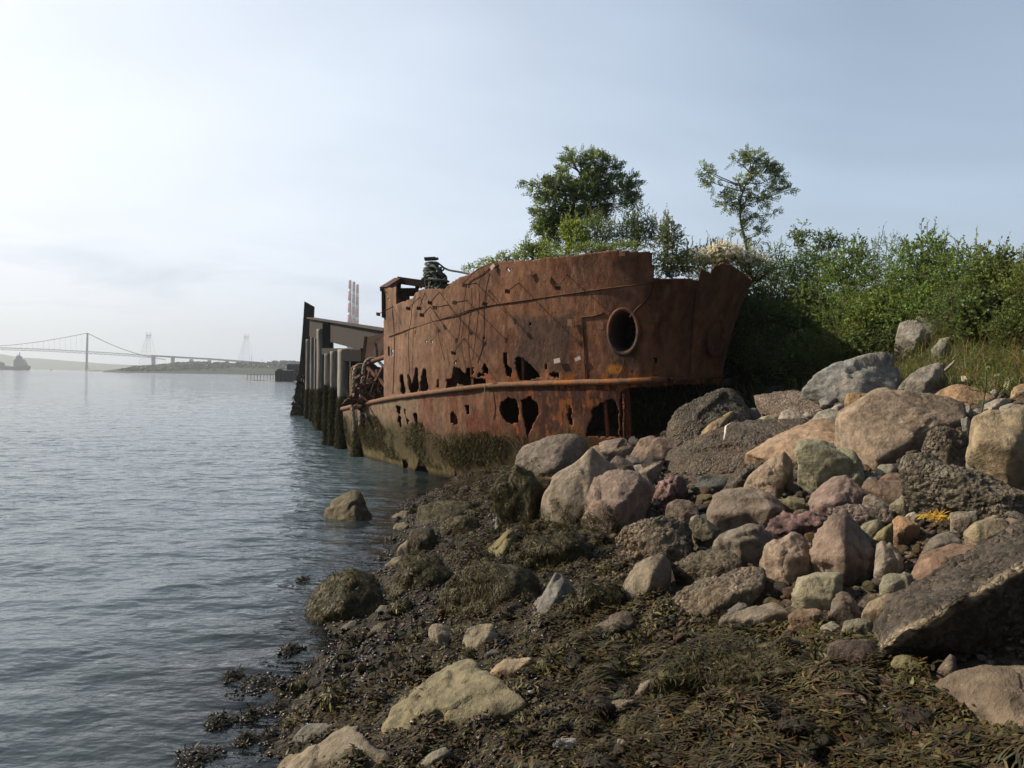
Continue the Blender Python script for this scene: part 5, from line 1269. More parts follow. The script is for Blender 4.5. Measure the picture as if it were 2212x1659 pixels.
r('B', [(880,340),(925,250),(980,180),(1080,105),(1270,55),(1345,80),(1375,200),(1300,310),(1240,400),(1100,400),(900,370)], 's', (0.27,.245,.215), 'upright grey faceted boulder at the foot of the bank', sharp=22, ridge=[(1250,120,.25),(1180,260,.35),(1020,220,.2),(1330,200,.1)])
r('V', [(1736,840),(1765,808),(1800,790),(1850,779),(1905,773),(1936,789),(1946,818),(1925,848),(1850,866),(1770,858)], 's', (0.27,.29,.30), 'long blue-grey boulder at the edge of the green bank', lean=.35, sharp=13)
r('K', [(1245,930),(1270,820),(1400,780),(1545,800),(1570,880),(1490,980),(1380,1050),(1270,1020)], 's', (0.34,.32,.28), 'pale squarish boulder high on the bank among bushes', sharp=20, lean=.2)
r('K', [(1480,1030),(1550,930),(1625,915),(1630,1010),(1540,1100)], 's', (0.26,.27,.23), 'smaller greenish boulder below the pale one on the bank', sharp=14, lean=.2)
r('B', [(1785,500),(1900,440),(2010,428),(2065,470),(1960,530),(1860,545)], 's', PAL, 'pale grey stone on top of the huge yellowish boulder', sharp=12)
r('B', [(1955,540),(2080,488),(2200,500),(2140,575),(2010,590)], 's', (0.40,.36,.29), 'flat cream stone behind the huge yellowish boulder')
r('B', [(1985,300),(2040,215),(2120,208),(2130,320),(2030,345)], 's', (0.40,.35,.24), 'cream ribbed stone at the grass edge', sharp=12)
r('B', [(2055,450),(2100,310),(2230,275),(2330,330),(2320,450)], 's', (0.36,.25,.14), 'ochre block cut by the picture edge below the grass')
r('B', [(1845,360),(1900,330),(1945,380),(1890,410)], 's', (0.33,.32,.30), 'little grey stone between the cream ribbed and ochre ones')
r('B', [(1820,270),(1900,220),(1975,260),(1965,350),(1860,345)], 's', (0.20,.165,.11), 'dark brown stone beside the cream ribbed stone')
r('B', [(1890,180),(1950,150),(1995,205),(1950,240),(1900,225)], 's', (0.33,.32,.29), 'small grey stone half in the grass')
r('B', [(1555,560),(1620,500),(1655,560),(1610,640)], 's', (0.36,.35,.33), 'small light stone at the corner of the great tan boulder')
r('B', [(1620,620),(1700,540),(1830,540),(1720,650)], 's', (0.25,.23,.21), 'dark grey flat stone next to the huge yellowish boulder')
r('B', [(1540,660),(1600,635),(1650,700),(1640,800),(1580,800)], 's', (0.30,.29,.28), 'grey stone squeezed between the two biggest boulders')
r('A', [(1845,460),(1920,415),(2045,420),(1950,500),(1870,505)], 's', (0.26,.28,.29), 'small blue-grey sliver in front of the long blue-grey boulder')
r('A', [(1940,560),(2030,500),(2110,490),(2090,575)], 's', (0.34,.34,.32), 'thin light grey sliver left of the great tan boulder'.replace('left of', 'hard against'))
r('B', [(275,480),(300,400),(380,368),(540,378),(470,470),(350,530)], 's', (0.36,.22,.10), 'rusty-orange lump behind the great tan boulder', moss=.2)
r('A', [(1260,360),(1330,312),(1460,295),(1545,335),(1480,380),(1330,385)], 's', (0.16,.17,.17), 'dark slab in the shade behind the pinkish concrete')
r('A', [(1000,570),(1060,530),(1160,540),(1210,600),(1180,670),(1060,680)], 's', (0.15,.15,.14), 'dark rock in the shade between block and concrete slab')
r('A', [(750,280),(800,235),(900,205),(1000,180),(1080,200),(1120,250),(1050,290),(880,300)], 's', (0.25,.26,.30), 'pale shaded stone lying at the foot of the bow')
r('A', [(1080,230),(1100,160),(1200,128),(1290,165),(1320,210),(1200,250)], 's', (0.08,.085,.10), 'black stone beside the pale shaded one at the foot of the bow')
# -- row below the hull
r('E', [(395,440),(410,380),(430,290),(520,200),(680,130),(860,90),(1000,70),(1100,95),(1180,170),(1180,260),(1080,390),(840,540),(620,570),(420,520)], 's', (0.235,.195,.165), 'big smooth grey oval boulder under the row of hull holes', sharp=11, moss=.28, ridge=[(830,430,.35),(860,250,.28),(600,300,.2)], weeds=700)
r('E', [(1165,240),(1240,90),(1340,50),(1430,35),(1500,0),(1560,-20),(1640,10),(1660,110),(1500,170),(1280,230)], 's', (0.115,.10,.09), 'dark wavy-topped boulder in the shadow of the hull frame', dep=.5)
r('E', [(1250,220),(1370,160),(1500,143),(1600,160),(1675,215),(1620,300),(1500,330),(1400,370),(1300,290)], 's', (0.26,.205,.165), 'grey-brown boulder with a cleft, behind the sharp-peaked rock', ridge=[(1330,265,.3),(1440,270,.35),(1560,240,.3)])
r('E', [(1650,300),(1740,180),(1760,130),(1870,103),(2000,130),(2200,160),(2130,240),(1990,330),(1780,330),(1700,270)], 's', (0.27,.185,.145), 'reddish flat boulder before the dark opening of the hull')
r('E', [(700,1020),(690,740),(800,620),(880,500),(1050,400),(1140,290),(1228,215),(1330,300),(1500,450),(1400,600),(1350,800),(1200,1080),(1000,1130),(830,1080)], 's', (0.30,.25,.195), 'sharp-peaked light grey boulder with a straight ridge', lean=.45, moss=.22, sharp=26, ridge=[(1240,260,.05),(1235,500,.16),(1190,720,.2),(960,800,.22),(1150,950,.2)], weeds=1200, rough=.6)
r('E', [(1130,950),(1200,740),(1290,570),(1390,488),(1540,480),(1700,520),(1760,580),(1900,660),(1885,740),(1760,850),(1700,980),(1620,1100),(1400,1120),(1220,1060)], 's', (0.31,.22,.185), 'wrinkled pinkish boulder leaning on the sharp-peaked one', sharp=13, moss=.2, weeds=900, ridge=[(1500,600,.3),(1500,850,.4),(1740,660,.25),(1300,800,.25)])
r('E', [(1415,390),(1500,310),(1590,340),(1720,440),(1640,490),(1500,470)], 's', (0.14,.125,.115), 'dark rounded cobble behind the wrinkled pinkish boulder', sharp=9)
r('E', [(1585,350),(1650,320),(1750,355),(1815,410),(1700,430)], 's', (0.17,.16,.155), 'dark grey cobble, second of the row behind the pinkish boulder', sharp=10)
r('E', [(1755,370),(1860,312),(2025,330),(1920,470),(1820,430)], 's', (0.12,.105,.09), 'dark cobble below the reddish flat boulder', sharp=10)
r('E', [(1685,420),(1760,403),(1870,455),(1760,480)], 's', (0.29,.26,.22), 'small light flat stone among the dark cobbles')
r('E', [(1690,520),(1780,460),(1880,460),(1920,395),(2010,365),(1970,480),(1870,640),(1780,600)], 's', (0.25,.21,.17), 'grey-brown slanting slab between the pinkish boulder and the purple lump', sharp=22)
r('E', [(365,870),(410,760),(500,738),(590,765),(570,850),(430,890)], 's', (0.28,.26,.17), 'pale olive block in the weed beside the sharp-peaked boulder', moss=.3, sharp=18)
r('E', [(185,1040),(240,900),(300,840),(430,860),(390,970),(300,1060),(210,1120)], 's', (0.17,.17,.165), 'wet slate-grey stone sticking out of the dark weed', moss=.3)
r('E', [(60,1430),(200,1220),(330,1110),(410,1150),(400,1290),(310,1400),(180,1440)], 'm', (0.19,.165,.045), 'bright yellow-green mossy slab among the dark weed', lean=.6, moss=.0)
r('V', [(1146,1348),(1172,1290),(1198,1238),(1226,1243),(1242,1280),(1214,1315),(1165,1352)], 's', (0.22,.21,.19), 'flat pale grey slab lying bare in the middle of the seaweed', lean=.75, sharp=26)
r('V', [(1340,1296),(1350,1255),(1375,1220),(1405,1203),(1432,1199),(1450,1220),(1442,1262),(1402,1298),(1365,1306)], 's', (0.25,.20,.14), 'tan egg-shaped boulder with a rounded dark side above the weed', sharp=12, moss=.25, ridge=[(1408,1240,.42),(1400,1275,.35)])
r('V', [(1062,1060),(1075,1030),(1110,1010),(1150,1020),(1175,1055),(1178,1110),(1150,1140),(1090,1120)], 'm', (0.035,.035,.015), 'dark weed-smothered boulder beside the grey oval boulder', moss=1.2, weeds=2600)
r('V', [(1112,1200),(1150,1160),(1220,1148),(1262,1160),(1275,1195),(1240,1225),(1160,1222)], 'm', (0.035,.032,.016), 'low weed-draped boulder below the sharp-peaked one', moss=1.2, weeds=2200)
r('V', [(950,1290),(985,1240),(1050,1212),(1120,1215),(1160,1250),(1150,1300),(1060,1330),(980,1325)], 'm', (0.04,.035,.016), 'broad weed-draped mound in the middle of the foreshore', moss=1.2, weeds=2600)
r('V', [(1225,1300),(1262,1262),(1330,1258),(1350,1295),(1310,1335),(1250,1335)], 'm', (0.04,.032,.018), 'weed-covered lump beside the tan egg-shaped boulder', moss=1.2, weeds=1500)
r('H', [(320,160),(380,105),(430,75),(500,60),(520,120),(470,180),(400,200)], 'm', (0.12,.085,.065), 'brownish pebble-crusted lump above the seaweed carpet', moss=.6, weeds=500)
r('V', [(1420,1465),(1500,1405),(1620,1385),(1740,1400),(1800,1450),(1760,1500),(1600,1520),(1480,1510)], 'm', (0.05,.045,.022), 'wide weed-covered hump below the flaky rock', moss=1.3, weeds=3400, lean=.5)
# -- in and at the water
r('F', [(465,620),(470,560),(510,360),(620,290),(690,270),(770,290),(830,400),(855,520),(840,610),(600,650),(480,640)], 's', (0.17,.14,.075), 'brown blocky boulder standing alone in the water', moss=.35, sharp=16, ridge=[(520,490,.15),(720,430,.3),(740,560,.3),(560,360,.1)], weeds=300)
r('F', [(275,1460),(330,1280),(340,1180),(440,1090),(560,1000),(700,968),(800,990),(880,1010),(940,1160),(965,1300),(890,1420),(700,1470),(450,1490)], 'm', (0.15,.13,.05), 'big weedy boulder at the water edge with a bare grey patch', moss=1.1, sharp=12, weeds=2600, ridge=[(600,1330,.3),(640,1100,.25),(420,1300,.15)])
r('F', [(1005,1170),(1060,1070),(1120,980),(1140,860),(1250,838),(1430,828),(1500,910),(1560,1010),(1490,1130),(1300,1215),(1080,1230)], 'm', (0.09,.08,.035), 'second big weedy boulder up the shore, dark on the near side', moss=1.1, sharp=12, weeds=2200)
r('F', [(1200,680),(1220,610),(1330,588),(1410,600),(1445,690),(1400,800),(1250,825),(1205,750)], 's', (0.10,.09,.06), 'dark rounded wet boulder at the waterline', moss=.5, sharp=9, weeds=500)
r('F', [(1095,790),(1180,700),(1215,705),(1215,815)], 's', (0.22,.20,.17), 'small grey wedge leaning on the dark wet boulder')
r('F', [(1475,600),(1490,545),(1560,500),(1700,478),(1815,520),(1750,660),(1520,700)], 'm', (0.12,.105,.05), 'olive boulder with a rounded shoulder in the weed', moss=.8, weeds=900)
r('F', [(1245,540),(1300,410),(1450,368),(1720,365),(1745,430),(1600,520),(1400,590),(1290,590)], 'm', (0.10,.10,.03), 'flat mossy rock under sunlit green weed near the wreck', moss=1.2, weeds=1600, lean=.6)
r('F', [(965,945),(1060,860),(1145,838),(1130,890),(1020,955)], 's', (0.24,.20,.12), 'thin tan slab slanting into the water', moss=.2)
r('F', [(1375,1500),(1385,1470),(1420,1440),(1500,1448),(1545,1520),(1615,1560),(1560,1630),(1480,1650),(1400,1570)], 's', (0.30,.285,.235), 'pale worn cobble lying in the shell bed', sharp=10)
r('G', [(1618,200),(1620,170),(1645,100),(1735,75),(1832,63),(1852,150),(1832,245),(1660,265)], 's', (0.31,.26,.175), 'square tan block lying in the shell bed', sharp=20)
r('F', [(595,1500),(640,1450),(700,1410),(752,1420),(725,1490),(645,1515)], 's', (0.16,.15,.12), 'thin wet stone at the foot of the big weedy boulder')
r('F', [(855,1515),(900,1460),(950,1430),(1005,1440),(985,1520),(920,1540)], 's', (0.19,.17,.12), 'shiny wet stone where ripples reach the shells')
r('F', [(885,1370),(950,1290),(1055,1278),(1045,1380),(940,1400)], 's', (0.17,.155,.14), 'flat wet grey stone between the two big weedy boulders')
r('F', [(1045,500),(1130,440),(1205,448),(1185,510),(1090,520)], 's', (0.17,.15,.12), 'flat wet stone beyond the solitary boulder')
r('F', [(1060,600),(1090,555),(1160,540),(1200,570),(1180,615),(1100,620)], 's', (0.20,.18,.10), 'glinting olive stone beyond the dark wet boulder')
r('F', [(1435,740),(1440,705),(1490,688),(1530,700),(1510,745),(1460,762)], 's', (0.26,.22,.12), 'small yellowish stone beside the dark rounded wet boulder', sharp=10)
r('F', [(1130,290),(1180,255),(1240,250),(1280,275),(1240,300),(1160,305)], 's', (0.22,.20,.17), 'low stone awash between the solitary boulder and the wreck')
# -- nearest stones
r('G', [(1000,985),(1030,870),(1050,760),(1130,620),(1260,560),(1400,500),(1500,420),(1580,360),(1660,335),(1760,430),(1880,500),(1990,570),(2055,640),(1850,740),(1640,820),(1300,935),(1165,1000)], 'm', (0.235,.20,.095), 'largest yellowish lichened boulder lying in the shell bed', lean=.6, dep=.5, sharp=14, rough=.8, ridge=[(1650,480,.1),(1300,700,.14),(1800,640,.12)])
r('G', [(330,1130),(420,1020),(560,940),(700,850),(780,820),(850,822),(890,900),(1010,1000),(1090,1060),(1130,1150),(1000,1260),(500,1280),(330,1230)], 's', (0.28,.235,.165), 'tan boulder cut by the bottom edge of the picture', lean=.55, sharp=14, moss=.1)
r('G', [(355,950),(400,880),(440,830),(510,788),(630,788),(685,815),(600,880),(460,970)], 's', (0.18,.185,.17), 'wet grey-green stone lying at the tide line', moss=.2)
r('G', [(1808,430),(1850,360),(1930,308),(2112,315),(2050,400),(2035,450),(1830,460)], 's', (0.36,.275,.17), 'sunlit tan wedge above the largest lichened boulder', sharp=22, moss=.15)
r('G', [(1255,1100),(1380,1000),(1480,955),(1535,990),(1420,1110),(1300,1130)], 's', (0.23,.215,.16), 'grey slab end near the bottom of the picture')
r('H', [(398,490),(420,455),(460,438),(528,445),(490,495),(430,505)], 's', (0.23,.185,.135), 'small grey-brown boat-shaped stone in the weed')
r('H', [(628,440),(640,415),(658,418),(668,440),(655,455),(638,452)], 's', (0.27,.30,.33), 'pale blue egg-shaped pebble in the weed', sharp=8)
r('H', [(168,645),(200,608),(280,608),(285,655),(270,672),(200,675)], 's', (0.30,.31,.31), 'light grey rounded pebble near the bottom edge', sharp=9)
r('H', [(236,690),(300,640),(375,632),(335,675),(262,698)], 's', (0.42,.29,.09), 'flat stone edged with yellow beside the light grey pebble')
r('H', [(438,660),(458,610),(512,618),(505,662),(460,675)], 's', (0.34,.31,.20), 'pale yellowish cobble near the bottom edge')
r('H', [(795,655),(800,635),(830,600),(920,558),(992,568),(995,615),(850,670)], 'm', (0.20,.18,.11), 'speckled block half sunk in the long weed', moss=.3, weeds=300)
r('H', [(528,420),(560,370),(612,348),(602,385),(552,428)], 's', (0.22,.18,.15), 'thin brown stone standing slanted in the weed')
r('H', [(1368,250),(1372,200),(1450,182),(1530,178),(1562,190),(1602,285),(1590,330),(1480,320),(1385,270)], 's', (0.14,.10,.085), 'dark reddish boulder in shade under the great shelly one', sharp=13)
r('H', [(1315,155),(1345,120),(1382,103),(1422,128),(1400,165),(1350,172)], 's', (0.27,.26,.18), 'small greenish stone above the dark reddish boulder')
r('H', [(1420,150),(1440,105),(1500,90),(1560,100),(1560,160),(1480,180)], 's', (0.23,.22,.15), 'grey-green flat stone above the dark reddish boulder')
r('H', [(1638,285),(1655,255),(1690,245),(1730,252),(1785,300),(1812,362),(1770,375),(1700,340)], 's', (0.22,.20,.09), 'olive stone with a mossy back below the great shelly boulder', sharp=11)
r('H', [(1838,315),(1865,275),(1892,243),(1922,258),(1924,325),(1870,335)], 's', (0.23,.185,.14), 'brown pointed stone standing by the olive stone', sharp=20)
r('H', [(1838,382),(1880,345),(1920,320),(2070,298),(2300,290),(2330,640),(2230,620),(2150,510),(2000,425)], 's', (0.21,.155,.105), 'flat sandy slab at the lower corner of the picture', lean=.85, dep=.25, sharp=30, rough=.4)
# great shelly boulder: crusted sloping back, pale crumbling edge, black overhanging face
gb = r('V', [(1878,1398),(1895,1345),(1935,1290),(2010,1245),(2085,1210),(2140,1175),(2192,1150),(2300,1120),(2420,1180),(2420,1380),(2300,1400),(2205,1395),(2120,1420),(2000,1430),(1930,1425)], 'a', (0.115,.093,.072), 'great dark boulder with a shell-crusted back and black overhanging face', lean=.45, dep=1.0, under=1.0, sharp=40, rough=1.5,
       ridge=[(2215,1222,.45),(2160,1262,.38),(2130,1272,.5),(2050,1330,.38),(2010,1335,.44),(1905,1395,.25),(2330,1170,.35)])

# pale crumbling rim along the ridge of the great shelly boulder
me = gb.data; n = len(me.vertices); V = np.zeros(n * 3); me.vertices.foreach_get('co', V); V = V.reshape(-1, 3); Wp = V + np.array(gb.location)
qx, qy = proj(Wp); dd = segdist(qx, qy, [(1897, 1399), (1950, 1368), (1987, 1349), (2069, 1309), (2139, 1266), (2179, 1243), (2300, 1180)], False)
nz_ = fbm(Wp * 26, 3); rim = sst(13, 4, dd + 9 * nz_ - 4 * fbm(Wp * 5, 2)) * (Wp[:, 1] < gb.location[1] + 3)
col_ = np.zeros(n * 4); me.color_attributes['Col'].data.foreach_get('color', col_); col_ = col_.reshape(-1, 4)
col_[:, :3] = col_[:, :3] * (1 - rim[:, None]) + np.array([0.36, 0.30, 0.21]) * (1 + .5 * nz_[:, None]) * rim[:, None]
me.color_attributes['Col'].data.foreach_set('color', np.clip(col_, 0.01, .8).ravel())
V += (np.array([-.5, -.6, .6]) * (0.03 * rim * nz_)[:, None]); me.vertices.foreach_set('co', V.ravel()); me.update()
# ------------------------------------------------------------------ loose stones, pebbles, shells
rg = np.random.default_rng(77)
def blocked(px, py, grow=0.0):
    for cc, r_, O in ROCKS:
        if O[:, 0].min() - 5 < px < O[:, 0].max() + 5 and O[:, 1].min() < py < O[:, 1].max() and inpoly(px, py, [tuple(q) for q in O]): return True
    return False
kinds = [((0.24, .20, .16), 'small grey-brown cobble lying loose among the boulders'), ((0.34, .27, .19), 'small tan cobble lying loose among the boulders'), ((0.25, .155, .12), 'small reddish cobble lying loose among the boulders'),
         ((0.36, .34, .30), 'small pale grey cobble lying loose among the boulders'), ((0.24, .23, .13), 'small olive cobble lying loose among the boulders'), ((0.12, .11, .10), 'small dark cobble lying loose among the boulders'),
         ((0.36, .24, .12), 'small ochre cobble lying loose among the boulders'), ((0.19, .19, .19), 'small slate-grey cobble lying loose among the boulders')]
protos = []
for i in range(24):
    k_ = kinds[i % len(kinds)]; pr = np.random.default_rng(900 + i)
    pts = pr.normal(size=(16, 3)); pts /= np.linalg.norm(pts, axis=1)[:, None]; pts *= np.array([1, pr.uniform(.6, 1), pr.uniform(.4, .8)]) * pr.uniform(.75, 1, (16, 1))
    V, T, info = rock_shape(pts, float(pr.choice([10, 18, 30])), 3, 's', 500 + i)
    c = rock_colour(V * 0.3, info, np.array(k_[0]) * 0.5, 's', 0, i)
    o = mesh_np('beach_stone', V, T, M_stone, c, True); protos.append((o, k_[1], i % len(kinds)))
used = set(); count = 0; tries = 0
while count < 290 and tries < 40000:
    tries += 1
    inweed = count >= 215
    if inweed: x, y = rg.uniform(-1.3, 2.6), rg.uniform(2.9, 9.5)
    else: x, y = rg.uniform(-.5, 6.8), rg.uniform(2.8, 12.5)
    if inweed and (sdf(x, y, WEED) < 0 or x < shore_x(y) + .1): continue
    if not inweed and not inpoly(x, y, STONEZ): continue
    if sdf(x, y, BANK) > 0.3: continue
    z = float(terrain(x, y)); qx, qy = proj(np.array([x, y, z]))
    if not (0 < qx < 2212 and qy < 1660) or blocked(qx, qy): continue
    if rg.random() > min(1, (y / 8.0)) and not inweed: continue
    pi = int(rg.integers(0, len(protos))); o0, lab, ki = protos[pi]
    o = o0 if pi not in used else o0.copy()
    if pi in used: COL.objects.link(o)
    used.add(pi)
    s_ = rg.uniform(0.028, 0.075) * (0.7 + 0.06 * y) * (1.5 if rg.random() < .15 else 1) * (0.8 if inweed else 1.1)
    if inpoly(x, y, STONEZ): z -= 0.05
    o.location = (x, y, z + s_ * 0.25); o.scale = (s_, s_ * rg.uniform(.8, 1.2), s_ * rg.uniform(.8, 1.1))
    o.rotation_euler = (rg.normal(0, .35), rg.normal(0, .35), rg.uniform(0, 6.28))
    tag(o, lab if not inweed else lab.replace('loose among the boulders', 'half buried in the weed and shells'), 'stone', 'loose cobbles between the boulders' if not inweed else 'cobbles in the weed and shells'); count += 1
for i, (o, l, k_) in enumerate(protos):
    if i not in used: bpy.data.objects.remove(o)

def scatter(name, P, S, lvl, colf, mat, label, seed, squash=(1, 1, .6), up=0.2):
    rg = np.random.default_rng(seed); D0, T0 = ico(lvl); n = len(P); m = len(D0)
    A = rg.uniform(0, 6.28, n); B_ = rg.normal(0, .5, n)
    sh = D0[None] * np.array(squash) * rg.uniform(.7, 1.3, (n, 1, 3)) + 0.12 * rg.normal(size=(n, m, 3)) * (1 if lvl < 3 else 0)
    x = sh[..., 0] * np.cos(A)[:, None] - sh[..., 1] * np.sin(A)[:, None]; y = sh[..., 0] * np.sin(A)[:, None] + sh[..., 1] * np.cos(A)[:, None]
    z = sh[..., 2] + x * B_[:, None] * .6
    V = np.stack([x, y, z], -1) * S[:, None, None] + P[:, None] + np.array([0, 0, 1]) * (S * up)[:, None, None]
    T = (T0[None] + (np.arange(n) * m)[:, None, None]).reshape(-1, 3)
    c = np.repeat(colf(rg, n), m, 0)
    return tag(mesh_np(name, V.reshape(-1, 3), T, mat, np.clip(c, .004, .9), lvl > 0), label, kind='stuff')
def surf(x, y): return np.stack([x, y, terrain(x, y)], -1)
N_ = 22000; x = rg.uniform(-.6, 7, N_); y = 2.6 + 11.5 * rg.random(N_) ** 1.3
k_ = (inpoly(x, y, STONEZ) | ((sdf(x, y, WEED) < 0.3) & (x > shore_x(y) + .3))) & (sdf(x, y, BANK) < .4) & (rg.random(N_) < 0.8)
P = surf(x[k_], y[k_]); P[:, 2] -= .07 * inpoly(P[:, 0], P[:, 1], STONEZ)
def pebcol(rg, n):
    pal = np.array([k[0] for k in kinds]) * 0.33; return pal[rg.integers(0, len(pal), n)] * np.exp(rg.normal(0, .3, (n, 1)))
scatter('pebbles', P, rg.uniform(.008, .028, len(P)), 1, pebcol, M_stone, 'pebbles and stone chips filling the gaps between the boulders', 3)
N_ = 38000; x = rg.uniform(-2.2, 3.0, N_); y = 2.7 + 12.5 * rg.random(N_) ** 1.4; dsh = x - shore_x(y)
pm = fbm(xyz(x * 1.6, y * 1.6, 3), 3)
k_ = (sdf(x, y, WEED) > 0) & (dsh > -.35) & (rg.random(N_) < np.clip(1.25 - dsh * 0.38 + pm * 1.1, 0.05, 1))
P = surf(x[k_], y[k_]); P[:, 2] += weedlump(P)
def muscol(rg, n):
    c = np.tile([0.011, 0.011, 0.013], (n, 1)) * np.exp(rg.normal(0, .35, (n, 1))); q = rg.random(n)
    c[q < .16] = np.array([0.07, 0.05, 0.035]); c[(q > .16) & (q < .24)] = np.array([0.14, 0.055, 0.03]); c[q > .985] = np.array([0.30, 0.29, 0.32]); c[(q > .955) & (q < .985)] = np.array([.10, .085, .10]); return c
scatter('shell_bed', P, rg.uniform(.009, .021, len(P)), 1, muscol, M_wet, 'wet dark mussel shells and grit covering the lower shore', 4, squash=(1.3, .65, .55))
# clumps awash beyond the tide line
for i, (px, py, w_) in enumerate(((560, 1478, 60), (505, 1462, 30), (625, 1405, 36), (676, 1443, 44), (640, 1501, 26), (600, 1530, 34), (478, 1560, 40), (545, 1545, 28), (590, 1592, 40), (420, 1640, 60), (652, 1254, 18), (700, 1470, 46), (530, 1600, 30), (850, 1195, 26), (760, 1345, 30), (640, 1560, 44))):
    g = onz(px, py, 0.0); s_ = w_ / 2 * g[1] / F; rr = np.random.default_rng(i + 40); n = int(60 + w_ * 3)
    P = np.stack([g[0] + rr.normal(0, s_ * .55, n), g[1] + rr.normal(0, s_ * .8, n), np.zeros(n)], -1)
    P[:, 2] = np.maximum(0, 0.035 - 0.05 * ((P[:, 0] - g[0]) ** 2 + (P[:, 1] - g[1]) ** 2) / s_ ** 2) * rr.random(n) + .002
    D0, T0 = ico(1); S = rr.uniform(.008, .018, n)
    V = (D0[None] * [1.2, .7, .8] + .1 * rr.normal(size=(n, len(D0), 3))) * S[:, None, None] + P[:, None]
    o_w = rr.integers(0, n, int(n * 2.5)); Pw = P[o_w] + rr.normal(0, .012, (len(o_w), 3)) * [1, 1, .5] + [0, 0, .006]; Dw = rr.normal(0, 1, (len(o_w), 3)) * [1, 1, .35]
    # one pebbly core joins the shells into a single clump
    C0, C1 = ico(4); cv = C0 * [s_ * 1.1, s_ * 1.6, .03] + [g[0], g[1], -.006]; cv[:, 2] += .030 * fbm(cv * 38, 2) - .006
    m_ = MB(); m_.raw(cv, None, C1, (0.014, 0.014, 0.012)); m_.raw(V.reshape(-1, 3), None, (T0[None] + (np.arange(n) * len(D0))[:, None, None]).reshape(-1, 3), np.repeat(np.tile([.012, .012, .013], (n, 1)) * np.exp(rr.normal(0, .4, (n, 1))) + (rr.random((n, 1)) < .03) * .12, len(D0), 0))
    o = m_.build('mussel_clump', M_wet, None, True, origin=g)
    o['_o'] = tuple(o.location); wd_ = weedmesh('seaweed_growth', Pw, Dw, np.tile([0, -.2, 1.0], (len(Pw), 1)), rr.uniform(.02, .05, len(Pw)), .008, (.020, .017, .009), M_weed, o, 2, .4, seed=i); wd_['kind'] = 'stuff'
    tag(o, ('widest black mussel clump of the upper cluster, in line with the square tan block', 'small black mussel clump just outside the widest one', 'mussel clump farthest up the shore from the big cluster, below the big weedy boulder', 'mussel clump touching the shell bed below the big weedy boulder', 'small mussel clump between the widest one and the shell bed', 'small mussel clump straight below the widest one', 'mussel clump lying farthest out in the water', 'small mussel clump in the middle of the cluster',
        'mussel clump beside the wet grey-green stone at the tide line', 'mussel clump at the bottom edge of the picture', 'lone tiny weed clump in open water seaward of the big weedy boulder', 'mussel clump half ashore above the wet grey-green stone', 'small mussel clump just above the bottom-edge clump', 'small dark clump in the water between the solitary boulder and the shore', 'small dark clump at the foot of the big weedy boulder', 'mussel clump against the shore above the wet grey-green stone')[i], 'mussel clump', 'mussel clumps awash in the shallows')

# small weed-covered stones, each with its own growth
rg = np.random.default_rng(404); wpro = []
for i in range(6):
    pts = rg.normal(size=(14, 3)); pts /= np.linalg.norm(pts, axis=1)[:, None]; pts *= [1, .85, .6]
    V, T, info = rock_shape(pts, 12, 3, 'm', 700 + i); o = mesh_np('weedy_stone', V, T, M_moss, np.clip(np.array([.030, .026, .014]) * (1 + .5 * fbm(V * 3, 3))[:, None], .005, 1), True)
    Nn = V / np.linalg.norm(V, axis=1)[:, None]; idx = rg.integers(0, len(V), 420); idx = idx[Nn[idx, 2] > -.2]; n = len(idx)
    D = rg.normal(0, .6, (n, 3)) + [0, -.1, -.7]; D -= Nn[idx] * ((D * Nn[idx]).sum(1) - .25)[:, None]
    o['_o'] = (0, 0, 0); w_ = weedmesh('seaweed_growth', V[idx], D, Nn[idx], .22 + .25 * rg.random(n), .09, ((.040, .034, .013), (.030, .022, .013), (.055, .050, .016))[i % 3], M_weed, o, 2, .3, seed=i, curl=1.0, var=.5); w_['kind'] = 'stuff'
    wpro.append(o)
used2 = set(); k2 = 0; tries = 0
while k2 < 130 and tries < 20000:
    tries += 1; x, y = rg.uniform(-1.6, 3.0), 2.9 + 9.5 * rg.random() ** 1.2
    if sdf(x, y, WEED) < -.1 or x < shore_x(y) + .12: continue
    z = float(terrain(x, y)); qx, qy = proj(np.array([x, y, z]))
    if not (0 < qx < 2212 and qy < 1670) or blocked(qx, qy): continue
    pi = int(rg.integers(0, 6)); o0 = wpro[pi]
    if pi in used2:
        o = o0.copy(); COL.objects.link(o)
        for ch in o0.children: c_ = ch.copy(); c_.parent = o; COL.objects.link(c_)
    else: o = o0
    used2.add(pi); s_ = rg.uniform(.05, .13) * (.75 + .05 * y)
    o.location = (x, y, z + s_ * .15); o.scale = (s_ * rg.uniform(.9, 1.4), s_, s_ * rg.uniform(.6, 1)); o.rotation_euler = (0, 0, rg.uniform(0, 6.28))
    tag(o, ('small stone draped in olive wrack on the lower shore', 'small stone draped in dark brown wrack on the lower shore', 'small stone draped in yellowish wrack on the lower shore')[pi % 3], 'weedy stone', 'weed-draped stones of the lower shore'); k2 += 1

